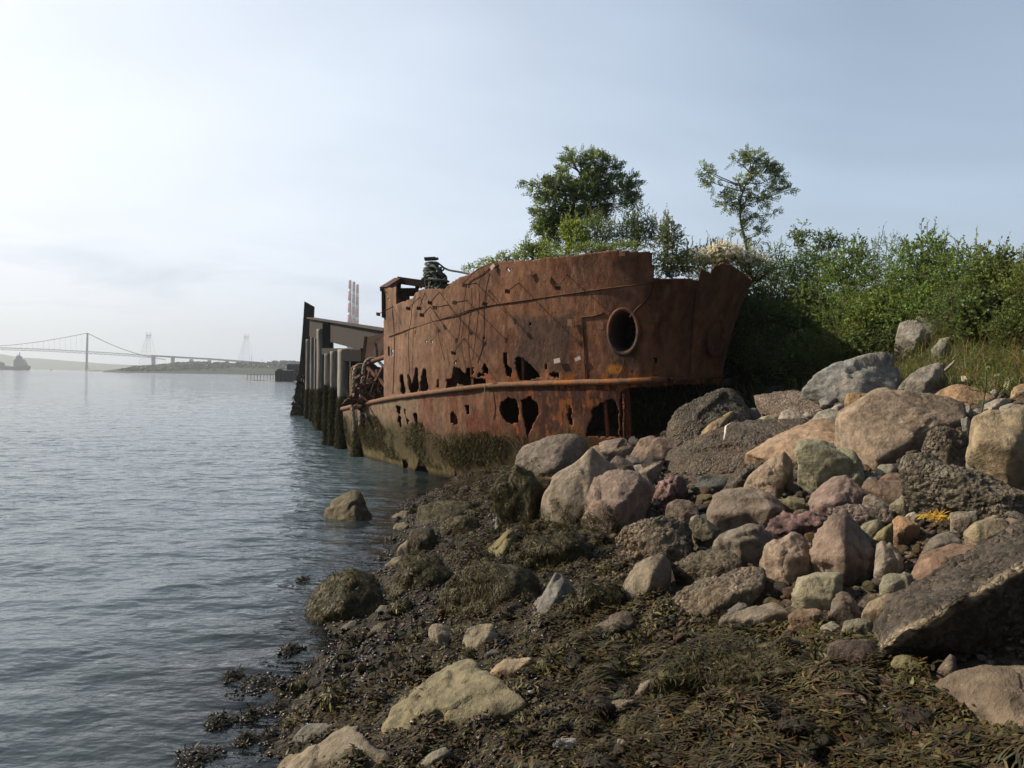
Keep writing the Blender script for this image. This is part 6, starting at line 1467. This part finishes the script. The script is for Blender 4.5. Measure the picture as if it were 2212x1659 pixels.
# ------------------------------------------------------------------ seaweed carpet
rg = np.random.default_rng(31)
def tnormal(x, y, e=0.04):
    zx = (terrain(x + e, y) - terrain(x - e, y)) / (2 * e); zy = (terrain(x, y + e) - terrain(x, y - e)) / (2 * e)
    n = np.stack([-zx, -zy, np.ones_like(zx)], -1); return n / np.linalg.norm(n, axis=1)[:, None]
N_ = 340000; x = rg.uniform(-2.2, 3.4, N_); y = 2.6 + 13.5 * rg.random(N_) ** 1.3
dsh = x - shore_x(y); pt = fbm(xyz(x * 1.1, y * 1.1, 9), 3)
k_ = (sdf(x, y, WEED) > -.08) & (dsh > .05) & (rg.random(N_) < np.clip(0.02 + 0.42 * dsh + 1.3 * pt, 0, 1))
x, y = x[k_], y[k_]; n = len(x); P = surf(x, y); P[:, 2] += weedlump(P) + rg.random(n) * 0.03 + .004
Nn = tnormal(x, y); ang = 2.6 * fbm(xyz(x * .8, y * .8, 4), 2) + rg.normal(0, 1.6, n) - 2.4
D = np.stack([np.cos(ang), np.sin(ang), 0 * ang], -1); D -= Nn * ((D * Nn).sum(1) - rg.uniform(-.02, .55, n))[:, None]
hue = fbm(xyz(x * 1.4, y * 1.4, 12), 3)[:, None]
cc = np.array([0.046, 0.037, 0.014]) * (1 - np.clip(hue + .3, 0, 1)) + np.array([0.036, 0.025, 0.014]) * np.clip(hue + .3, 0, 1)
tip = rg.random(n) < 0.05; cc[tip] = [0.085, 0.068, 0.028]
weedmesh('seaweed', P, D, Nn, 0.018 + 0.038 * rg.random(n), 0.008 + 0.009 * rg.random(n), cc, M_weed, None, 2, .6, curl=1.2, seed=5, var=.4)
o = bpy.data.objects['seaweed']; tag(o, 'dark olive-brown bladder wrack carpeting the rocks of the lower shore', kind='stuff')
HZ = [tuple(ground(*p)[:2]) for p in ((1230, 1400), (1500, 1385), (1800, 1420), (2000, 1530), (2190, 1650))] + [(2.1, 2.3), (.2, 2.4)]
N_ = 70000; x = rg.uniform(-.1, 3.0, N_); y = rg.uniform(2.4, 5.4, N_)
k_ = inpoly(x, y, HZ) & (rg.random(N_) < np.clip(.75 + 1.2 * fbm(xyz(x * 1.3, y * 1.3, 19), 3), 0, 1)); x, y = x[k_], y[k_]; n = len(x)
P = surf(x, y); P[:, 2] += weedlump(P) + .014 + .02 * rg.random(n); Nn = tnormal(x, y)
ang = -0.35 + 3.2 * fbm(xyz(x * 1.6, y * 1.6, 44), 3) + rg.normal(0, .45, n)
D = np.stack([np.cos(ang), np.sin(ang), 0 * ang], -1); D -= Nn * ((D * Nn).sum(1) - .12)[:, None]
sh_ = np.clip(.5 + fbm(xyz(x * 2.2, y * 2.2, 60), 3) * 1.3, 0, 1)[:, None]
lt_ = np.exp(-((x - 1.35) ** 2 / .35 + (y - 3.9) ** 2 / .35))[:, None]; cc = (np.array([0.042, 0.034, 0.017]) + np.array([.050, .042, .028]) * lt_) * sh_ + np.array([0.028, 0.024, 0.012]) * (1 - sh_)
o = weedmesh('long_seaweed', P, D, Nn, 0.03 + 0.05 * rg.random(n), 0.006 + .003 * rg.random(n), cc, M_weed, None, 3, .25, curl=1.3, seed=6, var=.4)
tag(o, 'long hair-like brown weed combed flat over the nearest ground', kind='stuff')
# yellow wrack and straw between the stones
for i, (px, py, w_, c_, lab) in enumerate(((2010, 1085, 26, (0.45, .27, .10), 'tuft of straw-coloured dry weed at the end of the shelly kerb'), (2020, 1118, 44, (0.50, .30, .05), 'bright yellow weed tuft among the rubble beside the orange stone'), (854, 1456, 14, (0.55, .26, .06), 'small orange shell or weed scrap in the shell bed'), (1298, 1532, 10, (0.60, .28, .03), 'small orange weed scrap in the nearest weed'), (1288, 1575, 16, (.45, .25, .05), 'orange-yellow weed strand standing above the pale pebble'), (1370, 1438, 14, (.22, .18, .07), 'light tan weed strand lying on the seaweed carpet'))):
    g = ground(px, py); s_ = w_ / 2 * g[1] / F; rr = np.random.default_rng(i); n = 130
    P = g + rr.normal(0, 1, (n, 3)) * [s_ * .55, s_ * .5, .004] + [0, 0, .012]; D = rr.normal(0, 1, (n, 3)) * [1, .5, .35]
    cen_ = np.concatenate([P[:1] * 0 + g])
    o = weedmesh('weed_tuft', P, D, np.tile([0, -.4, .9], (n, 1)), s_ * rr.uniform(.5, 1.1, n), s_ * .10, c_, M_weed, None, 3, .2, curl=.6, seed=i, origin=g, var=.3); tag(o, lab, 'weed tuft')
# bent white stick, twig
P = np.array([at(*p) for p in ((1565, 950.5, 9.45), (1567, 936, 9.5), (1568, 922, 9.6), (1578, 915, 9.7), (1590, 912, 9.8))]); g = ground(1560, 960); 
P[:, 1] += 0
tag(MB().tube(P, [.016, .015, .014, .010, .008], 8, (0.62, .58, .52)).build('white_stick', M_bark, None, True, origin=P[0]), 'bent white driftwood stick on the long dark shelly slab', 'driftwood')
P = np.array([at(*p) for p in ((2042, 800, 10.6), (2058, 785, 10.5), (2062, 779, 10.5))])
tag(MB().tube(P, [.022, .018, .012], 8, (0.25, .23, .20)).build('driftwood', M_bark, None, True, origin=P[0]), 'short grey driftwood piece leaning beside the upright grey boulder', 'driftwood')
g = ground(2098, 826); tag(MB().box(g + [-.10, 0, .05], g + [.12, .02, .06], .12, .07, c=(.55, .5, .46)).box(g + [-.10, 0, .089], g + [.12, .02, .099], .12, .006, c=(.45, .10, .06)).build('litter_box', M_paint, None, origin=g), 'small white box with a red lid lying at the grass edge', 'litter')

# ------------------------------------------------------------------ foliage
def sprigs(P, D, L, nl, ll, lw, rg, spread=1.0, opp=False, up=0.25):
    """leafy shoots: nl leaves along each shoot"""
    n = len(P); D = D / (np.linalg.norm(D, axis=1)[:, None] + 1e-9)
    S = np.cross(D, rg.normal(size=(n, 3))); S /= np.linalg.norm(S, axis=1)[:, None] + 1e-9; U = np.cross(S, D)
    Vs = []
    for k in range(nl):
        t = (k // 2 * 2 + 1.0) / nl if opp else (k + .6) / nl
        a = (k % 2) * math.pi + (0 if opp else k * 2.4)
        side = S * math.cos(a) + U * (math.sin(a) if not opp else 0)
        last = opp and k == nl - 1
        d = D * (0.55 if not last else 1) + (side * spread if not last else 0) + np.array([0, 0, up]) * 0.5 + rg.normal(0, .16, (n, 3)); d /= np.linalg.norm(d, axis=1)[:, None]
        b = P + D * (L * t)[:, None] - np.array([0, 0, .12]) * (L * t * t)[:, None]
        if opp: wv = np.cross(d, U + rg.normal(0, .25, (n, 3)))
        else: wv = np.cross(d, rg.normal(size=(n, 3)))
        wv /= np.linalg.norm(wv, axis=1)[:, None] + 1e-9
        l_ = (ll * (1 - .3 * abs(t - .4)) * rg.uniform(.75, 1.2, n))[:, None]; w_ = l_ * lw
        Vs.append(np.stack([b, b + d * l_ * .45 + wv * w_ / 2, b + d * l_, b + d * l_ * .45 - wv * w_ / 2], 1))
    V = np.stack(Vs, 1).reshape(-1, 3)
    q = np.arange(n * nl) * 4
    return V, np.stack([q, q + 1, q + 2, q + 3], -1)
def leafcol(c, n, nl, rg, var=.28, dead=0.0):
    cc = np.array(c) * np.exp(rg.normal(0, var, (n, 1))) * (1 + rg.normal(0, .07, (n, 3)))
    cc = np.repeat(cc, nl, 0) * np.exp(rg.normal(0, .15, (n * nl, 1)))
    return np.clip(np.repeat(cc, 4, 0), .003, .85)
def blob_points(blobs, n, rg, Y, depthk=0.8, shell=.45):
    """blobs: (px,py,rx,ry) as seen; spread into real ellipsoids at distance Y"""
    w_ = np.array([b[2] * b[3] for b in blobs], float); w_ /= w_.sum(); k = rg.choice(len(blobs), n, p=w_)
    d = rg.normal(size=(n, 3)); d /= np.linalg.norm(d, axis=1)[:, None]; r_ = rg.random(n) ** shell
    B_ = np.array([at(b[0], b[1], Y + (b[4] if len(b) > 4 else 0)) for b in blobs]); Rr = np.array([[b[2] * Y / F, (b[2] + b[3]) / 2 * Y / F * depthk, b[3] * Y / F] for b in blobs])
    P = B_[k] + d * Rr[k] * r_[:, None]
    return P, d, k
def tree(name, blobs, trunk, Y, n, label, col, rg, lf=.042, nl=11, r0=.05, cat='tree', L=.15):
    base = at(*trunk[0], Y); o = empty(name, base, label, cat)
    P, d, k = blob_points(blobs, n, rg, Y)
    # thin out in clumps so that gaps show
    keep = fbm(P * 3.2 + 7, 2) > -0.30; P, d, k = P[keep], d[keep], k[keep]
    m_ = MB(); tk = curve([at(x, y, Y + .02 * i) for i, (x, y) in enumerate(trunk)], 20)
    m_.tube(tk, np.linspace(r0, r0 * .35, 20), 8, (0.10, 0.085, 0.07))
    m_.build('trunk', M_bark, o, True)
    br_ = MB()
    for b in blobs:
        c0 = at(b[0], b[1], Y + (b[4] if len(b) > 4 else 0)); j = np.argmin(np.linalg.norm(tk - c0, axis=1) + 1.2 * np.maximum(0, tk[:, 2] - c0[2] + .15)); a = tk[j]
        mid = (a + c0) / 2 + rg.normal(0, .05, 3); br_.tube(curve([a, mid, c0], 8), np.linspace(r0 * .4, r0 * .18, 8), 5, (0.09, .075, .06), caps=False)
    for q in rg.choice(len(P), min(len(P), 260), replace=False):
        b = blobs[k[q]]; c0 = at(b[0], b[1], Y + (b[4] if len(b) > 4 else 0)) + rg.normal(0, .03, 3)
        br_.tube(curve([c0, (c0 + P[q]) / 2 + rg.normal(0, .02, 3), P[q]], 5), np.linspace(.008, .004, 5), 3, (0.09, .075, .06), caps=False)
    br_.build('branches', M_bark, o, True)['kind'] = 'stuff'
    V, Q = sprigs(P, d * [1, 1, .6] + rg.normal(0, .5, P.shape) + [0, 0, .25], np.full(len(P), L) * rg.uniform(.7, 1.2, len(P)), nl, lf, .56, rg, opp=True)
    mesh_np('crown', V, Q, M_leaf, leafcol(col, len(P), nl, rg), False, o)
    return o
def T5(*a): return [(1069.1 + x / 3, 294.9 + y / 3, rx / 3, ry / 3) + tuple(z) for x, y, rx, ry, *z in a]
def t5(x, y): return (1069.1 + x / 3, 294.9 + y / 3)
rg = np.random.default_rng(51)
GR = (0.12, 0.185, 0.045); GR2 = (0.105, 0.155, 0.048); YG = (0.11, 0.15, 0.03)
tree('rowan_tree', T5((500, 200, 85, 70), (650, 170, 75, 70), (760, 190, 60, 45), (410, 330, 115, 80), (600, 330, 150, 110), (780, 370, 110, 110), (890, 300, 45, 50), (300, 300, 45, 35), (215, 310, 28, 18), (250, 370, 40, 30), (360, 470, 110, 90), (600, 480, 130, 100), (900, 430, 45, 50), (480, 100, 20, 35), (550, 120, 14, 20), (400, 620, 110, 110), (330, 580, 70, 80)), [t5(470, 790), t5(480, 600), t5(520, 400), t5(560, 250)], 16.4, 2600, 'dense bushy green tree growing out of the wreck', (0.13, 0.19, 0.07), rg, r0=.06, L=.17, lf=.056)
rg = np.random.default_rng(52)
tree('rowan_tree', T5((1375, 230, 40, 30), (1335, 200, 25, 18), (1410, 300, 40, 40), (1460, 360, 50, 45), (1570, 160, 55, 35), (1690, 150, 75, 45), (1760, 190, 60, 50), (1820, 250, 50, 55), (1660, 270, 70, 50), (1570, 310, 65, 60), (1500, 430, 50, 50), (1600, 450, 55, 50), (1710, 410, 75, 60), (1830, 340, 60, 50), (1915, 345, 30, 22), (1660, 530, 60, 35), (1810, 500, 40, 22), (1590, 600, 50, 28), (1730, 610, 28, 50), (1680, 690, 50, 25), (1630, 110, 50, 18)), [t5(1640, 760), t5(1615, 650), t5(1590, 520), t5(1600, 380), t5(1660, 240)], 16.8, 820, 'slender airy tree standing alone above the white blossom', (0.15, 0.21, 0.075), rg, r0=.035, L=.16, lf=.052)
# second stem of the slender tree is a limb of its own
def shrub(name, blobs, Y, n, label, col, seed, nl=9, ll=.048, lw=.52, L=.16, stems=14, cat='shrub', group=None, base=None, upb=.5, flowers=0, mat=None, tall=0):
    rg = np.random.default_rng(seed)
    P, d, k = blob_points(blobs, n, rg, Y, 1.0, .38)
    zmin = P[:, 2].min(); b0 = base if base is not None else np.array([P[:, 0].mean(), P[:, 1].mean(), zmin])
    o = empty(name, b0, label, cat, group)
    D = d * [1, 1, .7] + rg.normal(0, .35, P.shape) + [0, 0, upb]
    LL = np.full(len(P), L) * rg.uniform(.6, 1.3, len(P))
    V, Q = sprigs(P, D, LL, nl, ll, lw, rg)
    c = leafcol(col, len(P), nl, rg)
    top = P[:, 2] > np.quantile(P[:, 2], .8)
    if tall:
        idx = rg.choice(np.nonzero(top)[0], tall); P2 = P[idx]; D2 = rg.normal(0, .22, P2.shape) + [0, 0, 1.0]
        V2, Q2 = sprigs(P2, D2, rg.uniform(.25, .5, tall), nl + 4, ll * 1.1, lw, rg, up=.5); Q = np.concatenate([Q, Q2 + len(V)]); V = np.concatenate([V, V2]); c = np.concatenate([c, leafcol(np.array(col) * 1.1, tall, nl + 4, rg)])
    mesh_np('foliage', V, Q, mat or M_leaf, c, False, o)
    m_ = MB()
    for q in rg.choice(len(P), stems):
        s0 = b0 + rg.normal(0, .06, 3) * [1, 1, 0]; m_.tube(curve([s0, (s0 + P[q]) / 2 + rg.normal(0, .05, 3), P[q]], 6), np.linspace(.012, .004, 6), 4, (0.10, .08, .05), caps=False)
    if tall:
        for i in range(min(tall, 18)): m_.tube(curve([P2[i] - [0, 0, .2], P2[i] + D2[i] / np.linalg.norm(D2[i]) * .3], 4), .005, 4, (0.12, .12, .05), caps=False)
    m_.build('stems', M_bark, o, True)['kind'] = 'stuff'
    if flowers:
        tp = np.nonzero(P[:, 2] > np.quantile(P[:, 2], .35))[0]; idx = rg.choice(tp, flowers); Pf = P[idx] + d[idx] * .06 + [0, -.05, .05]
        n_ = len(Pf); V, Q = sprigs(np.repeat(Pf, 3, 0) + rg.normal(0, .018, (n_ * 3, 3)), rg.normal(0, .4, (n_ * 3, 3)) + [0, -.3, 1], np.full(n_ * 3, .012), 5, .034, .95, rg)
        mesh_np('blossom', V, Q, M_petal, leafcol((.80, .76, .66), n_ * 3, 5, rg, .08), False, o)['kind'] = 'stuff'
    return o
gW = 'shrubs growing out of the wreck'
shrub('leafy_shrub', T5((520, 640, 75, 70), (480, 600, 45, 35), (560, 700, 70, 50)), 15.6, 420, 'bright yellow-green shrub at the foot of the dense dark tree', (0.20, .28, .05), 61, group=gW, tall=10)
shrub('leafy_shrub', T5((650, 600, 95, 75), (700, 690, 120, 70), (780, 620, 70, 60)), 15.7, 700, 'mid-green feathery shrub in the middle of the wreck top', (0.12, .19, .045), 62, group=gW, ll=.03, nl=13, tall=14)
shrub('leafy_shrub', T5((880, 620, 60, 90), (960, 640, 70, 80), (920, 560, 30, 40), (1000, 600, 40, 60)), 15.6, 420, 'dark shrub of upright pointed leaves on tall stems', (0.075, .12, .04), 63, group=gW, ll=.06, lw=.3, tall=26)
shrub('leafy_shrub', T5((1120, 620, 50, 60), (1150, 680, 60, 60), (1100, 720, 70, 70), (1090, 830, 60, 80), (1150, 850, 60, 70), (1210, 850, 50, 60), (1240, 800, 50, 55)), 15.2, 620, 'olive shrub filling the notch in the broken bow edge', (0.11, .15, .045), 64, group=gW, tall=22)
shrub('leafy_shrub', T5((260, 750, 60, 35), (200, 740, 35, 45), (330, 740, 60, 50)), 15.9, 300, 'small light green bush beneath the dark tree, shoreward of the low bushes', (0.18, .25, .06), 65, group=gW, tall=6)
shrub('leafy_shrub', T5((20, 800, 70, 18), (90, 780, 60, 25), (-60, 830, 60, 25), (160, 790, 50, 25), (-150, 860, 50, 20)), 15.9, 420, 'low pale green bush trailing along the sloping plating edge', (0.20, .27, .08), 66, group=gW, ll=.035, L=.10)
shrub('leafy_shrub', T5((430, 770, 120, 30), (640, 730, 140, 30), (850, 720, 120, 30), (330, 780, 70, 25)), 15.1, 620, 'low grassy-green bush lining the highest plating edge', (0.15, .22, .05), 67, group=gW, ll=.035, L=.10)
shrub('flowering_shrub', T5((1300, 830, 70, 60), (1420, 800, 90, 60), (1300, 880, 60, 50), (1500, 770, 90, 50), (1560, 830, 80, 50)), 15.6, 900, 'yellow-green shrub covered in creamy white blossom behind the broken bow', (0.23, .28, .06), 68, flowers=520, tall=16, ll=.035)
shrub('flowering_shrub', T5((1620, 800, 70, 60), (1700, 850, 90, 50), (1780, 900, 70, 45)), 15.7, 560, 'green shrub with a few white blossoms sloping down beside the bow', (0.15, .20, .045), 69, flowers=90, tall=8, ll=.035)
shrub('leafy_shrub', T5((1300, 770, 90, 30), (1400, 760, 60, 30)), 17.5, 300, 'distant grey-green bush behind the blossoming shrub', (0.07, .10, .05), 70, tall=10)
shrub('young_tree', T5((1960, 680, 45, 35), (1990, 640, 30, 25), (1945, 640, 22, 20), (1995, 575, 10, 14)), 15.4, 80, 'pale young shoot with feathery leaves standing above the bushes next to the slender tree', (0.11, .16, .05), 71, nl=11, L=.16, stems=8, upb=.8)
shrub('young_tree', T5((2150, 660, 50, 30), (2180, 690, 50, 35), (2110, 690, 30, 20)), 15.2, 90, 'broad feathery shoot standing above the bushes, second beyond the slender tree', (0.08, .12, .04), 72, nl=11, L=.18, stems=8, upb=.6)
# bushes over the bank: (px, base py, half width, height, tint)
gB = 'bushes covering the green bank'
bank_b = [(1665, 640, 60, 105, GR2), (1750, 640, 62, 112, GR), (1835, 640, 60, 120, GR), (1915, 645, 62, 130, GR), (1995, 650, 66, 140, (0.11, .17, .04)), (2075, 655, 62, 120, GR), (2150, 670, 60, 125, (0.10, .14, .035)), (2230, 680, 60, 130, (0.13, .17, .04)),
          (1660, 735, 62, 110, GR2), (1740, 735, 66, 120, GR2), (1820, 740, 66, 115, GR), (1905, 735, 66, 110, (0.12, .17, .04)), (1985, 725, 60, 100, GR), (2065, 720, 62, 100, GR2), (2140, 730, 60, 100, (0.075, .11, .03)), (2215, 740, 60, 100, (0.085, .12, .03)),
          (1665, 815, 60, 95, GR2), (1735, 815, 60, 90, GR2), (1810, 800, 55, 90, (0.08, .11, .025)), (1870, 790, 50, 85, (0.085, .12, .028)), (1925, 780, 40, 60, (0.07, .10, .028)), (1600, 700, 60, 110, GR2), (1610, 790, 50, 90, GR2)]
names_b = ['in the dark corner just behind the bow', 'under the slender tree', 'below the pale young shoot', 'below the broad feathery shoot', 'forming the highest crest of the bank', 'just beyond the highest crest', 'yellow-tinged, near the picture edge', 'bright yellow-green, at the picture edge']
for i, (px, py, hw, hh, c_) in enumerate(bank_b):
    g = ground(px, py); g = g if g[1] < 16.9 else at(px, py, 16.9); Y = g[1]
    bl = [(px, py - hh * .45, hw, hh * .5), (px - hw * .4, py - hh * .3, hw * .7, hh * .4), (px + hw * .4, py - hh * .35, hw * .7, hh * .4), (px + hw * .1, py - hh * .8, hw * .5, hh * .25)]
    row = ('top row', 'middle row', 'lowest row')[0 if i < 8 else 1 if i < 16 else 2]; tint = 'dark green' if c_ == GR2 else 'mid-green' if c_ == GR else 'yellowish green'
    pos = names_b[i] if i < 8 else ['hard against the shaded bow', 'in the shadow of the bow, one off the plating', 'at the shadow edge of the bow', 'above the pale squarish boulder, seaward', 'straight above the pale squarish boulder', 'above the small greenish boulder', 'with dry twigs, near the picture edge', 'cut by the picture edge',
        'in the deepest shade at the foot of the bow', 'shaded, above the long blue-grey boulder', 'sunlit, above the long blue-grey boulder', 'sunlit, between blue-grey and pale squarish boulders', 'low, in front of the pale squarish boulder', 'squeezed between bow and bank top', 'squeezed between bow and bank foot'][i - 8]
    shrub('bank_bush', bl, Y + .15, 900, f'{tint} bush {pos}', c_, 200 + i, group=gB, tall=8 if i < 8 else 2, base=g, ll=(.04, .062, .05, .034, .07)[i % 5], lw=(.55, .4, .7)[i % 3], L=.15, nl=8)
# undergrowth and grass on the bank
rg = np.random.default_rng(90)
N_ = 16000; x = rg.uniform(1.5, 11, N_); y = rg.uniform(7, 19, N_); sd = sdf(x, y, BANK); k_ = (sd > -.05) & (sd < 5.0); x, y = x[k_], y[k_]
P = surf(x, y); n = len(P); V, Q = sprigs(P, rg.normal(0, .5, (n, 3)) + [-.2, -.3, .9], rg.uniform(.08, .28, n), 7, .042, .42, rg)
yel = sst(4.8, 7.0, x)[:, None]; cb = np.array([0.050, .080, .026]) * (1 - yel) + np.array([0.085, .105, .03]) * yel
cc = np.repeat(cb * np.exp(rg.normal(0, .35, (n, 1))), 28, 0)
tag(mesh_np('undergrowth', V, Q, M_leaf, np.clip(cc, .003, .6), False), 'tangled leafy undergrowth between the bushes of the bank', kind='stuff')
N_ = 30000; x = rg.uniform(2.5, 9, N_); y = rg.uniform(6, 16, N_); sd = sdf(x, y, BANK); den = sst(4.6, 6.6, x) * .9 + .12
k_ = (sd > -.25) & (sd < 2.2) & (rg.random(N_) < den * sst(-.3, .2, sd)); x, y = x[k_], y[k_]; P = surf(x, y); n = len(P)
D = rg.normal(0, .32, (n, 3)) + [-.1, -.15, 1]; dry = rg.random((n, 1)) < .35
cc = np.where(dry, [0.27, .21, .09], [0.13, .17, .035])
o = weedmesh('grass', P, D, np.tile([.2, -1.0, .1], (n, 1)) + rg.normal(0, .5, (n, 3)), rg.uniform(.12, .42, n), .007, cc, M_grass, None, 3, .5, curl=.5, seed=9, var=.3); tag(o, 'long half-dry grass on the lower bank', kind='stuff')
# single leafy weed growing from the stones
g = ground(2118, 905); m_ = MB(); pl_ = empty('weed_plant', g, 'single green weed growing out of the stones beside the low ochre boulder', 'plant')
tp = g + [0.02, -.05, .62]; m_.tube(curve([g, (g + tp) / 2 + [.02, 0, 0], tp], 8), .008, 5, (.08, .10, .03)); m_.build('stem', M_bark, pl_, True)
n = 34; t_ = rg.random(n)[:, None]; P = g + (tp - g) * t_; V, Q = sprigs(P, rg.normal(0, 1, (n, 3)) * [1, 1, .4], np.full(n, .08), 4, .055, .35, rg); mesh_np('leaves', V, Q, M_leaf, leafcol((.09, .12, .03), n, 4, rg), False, pl_)
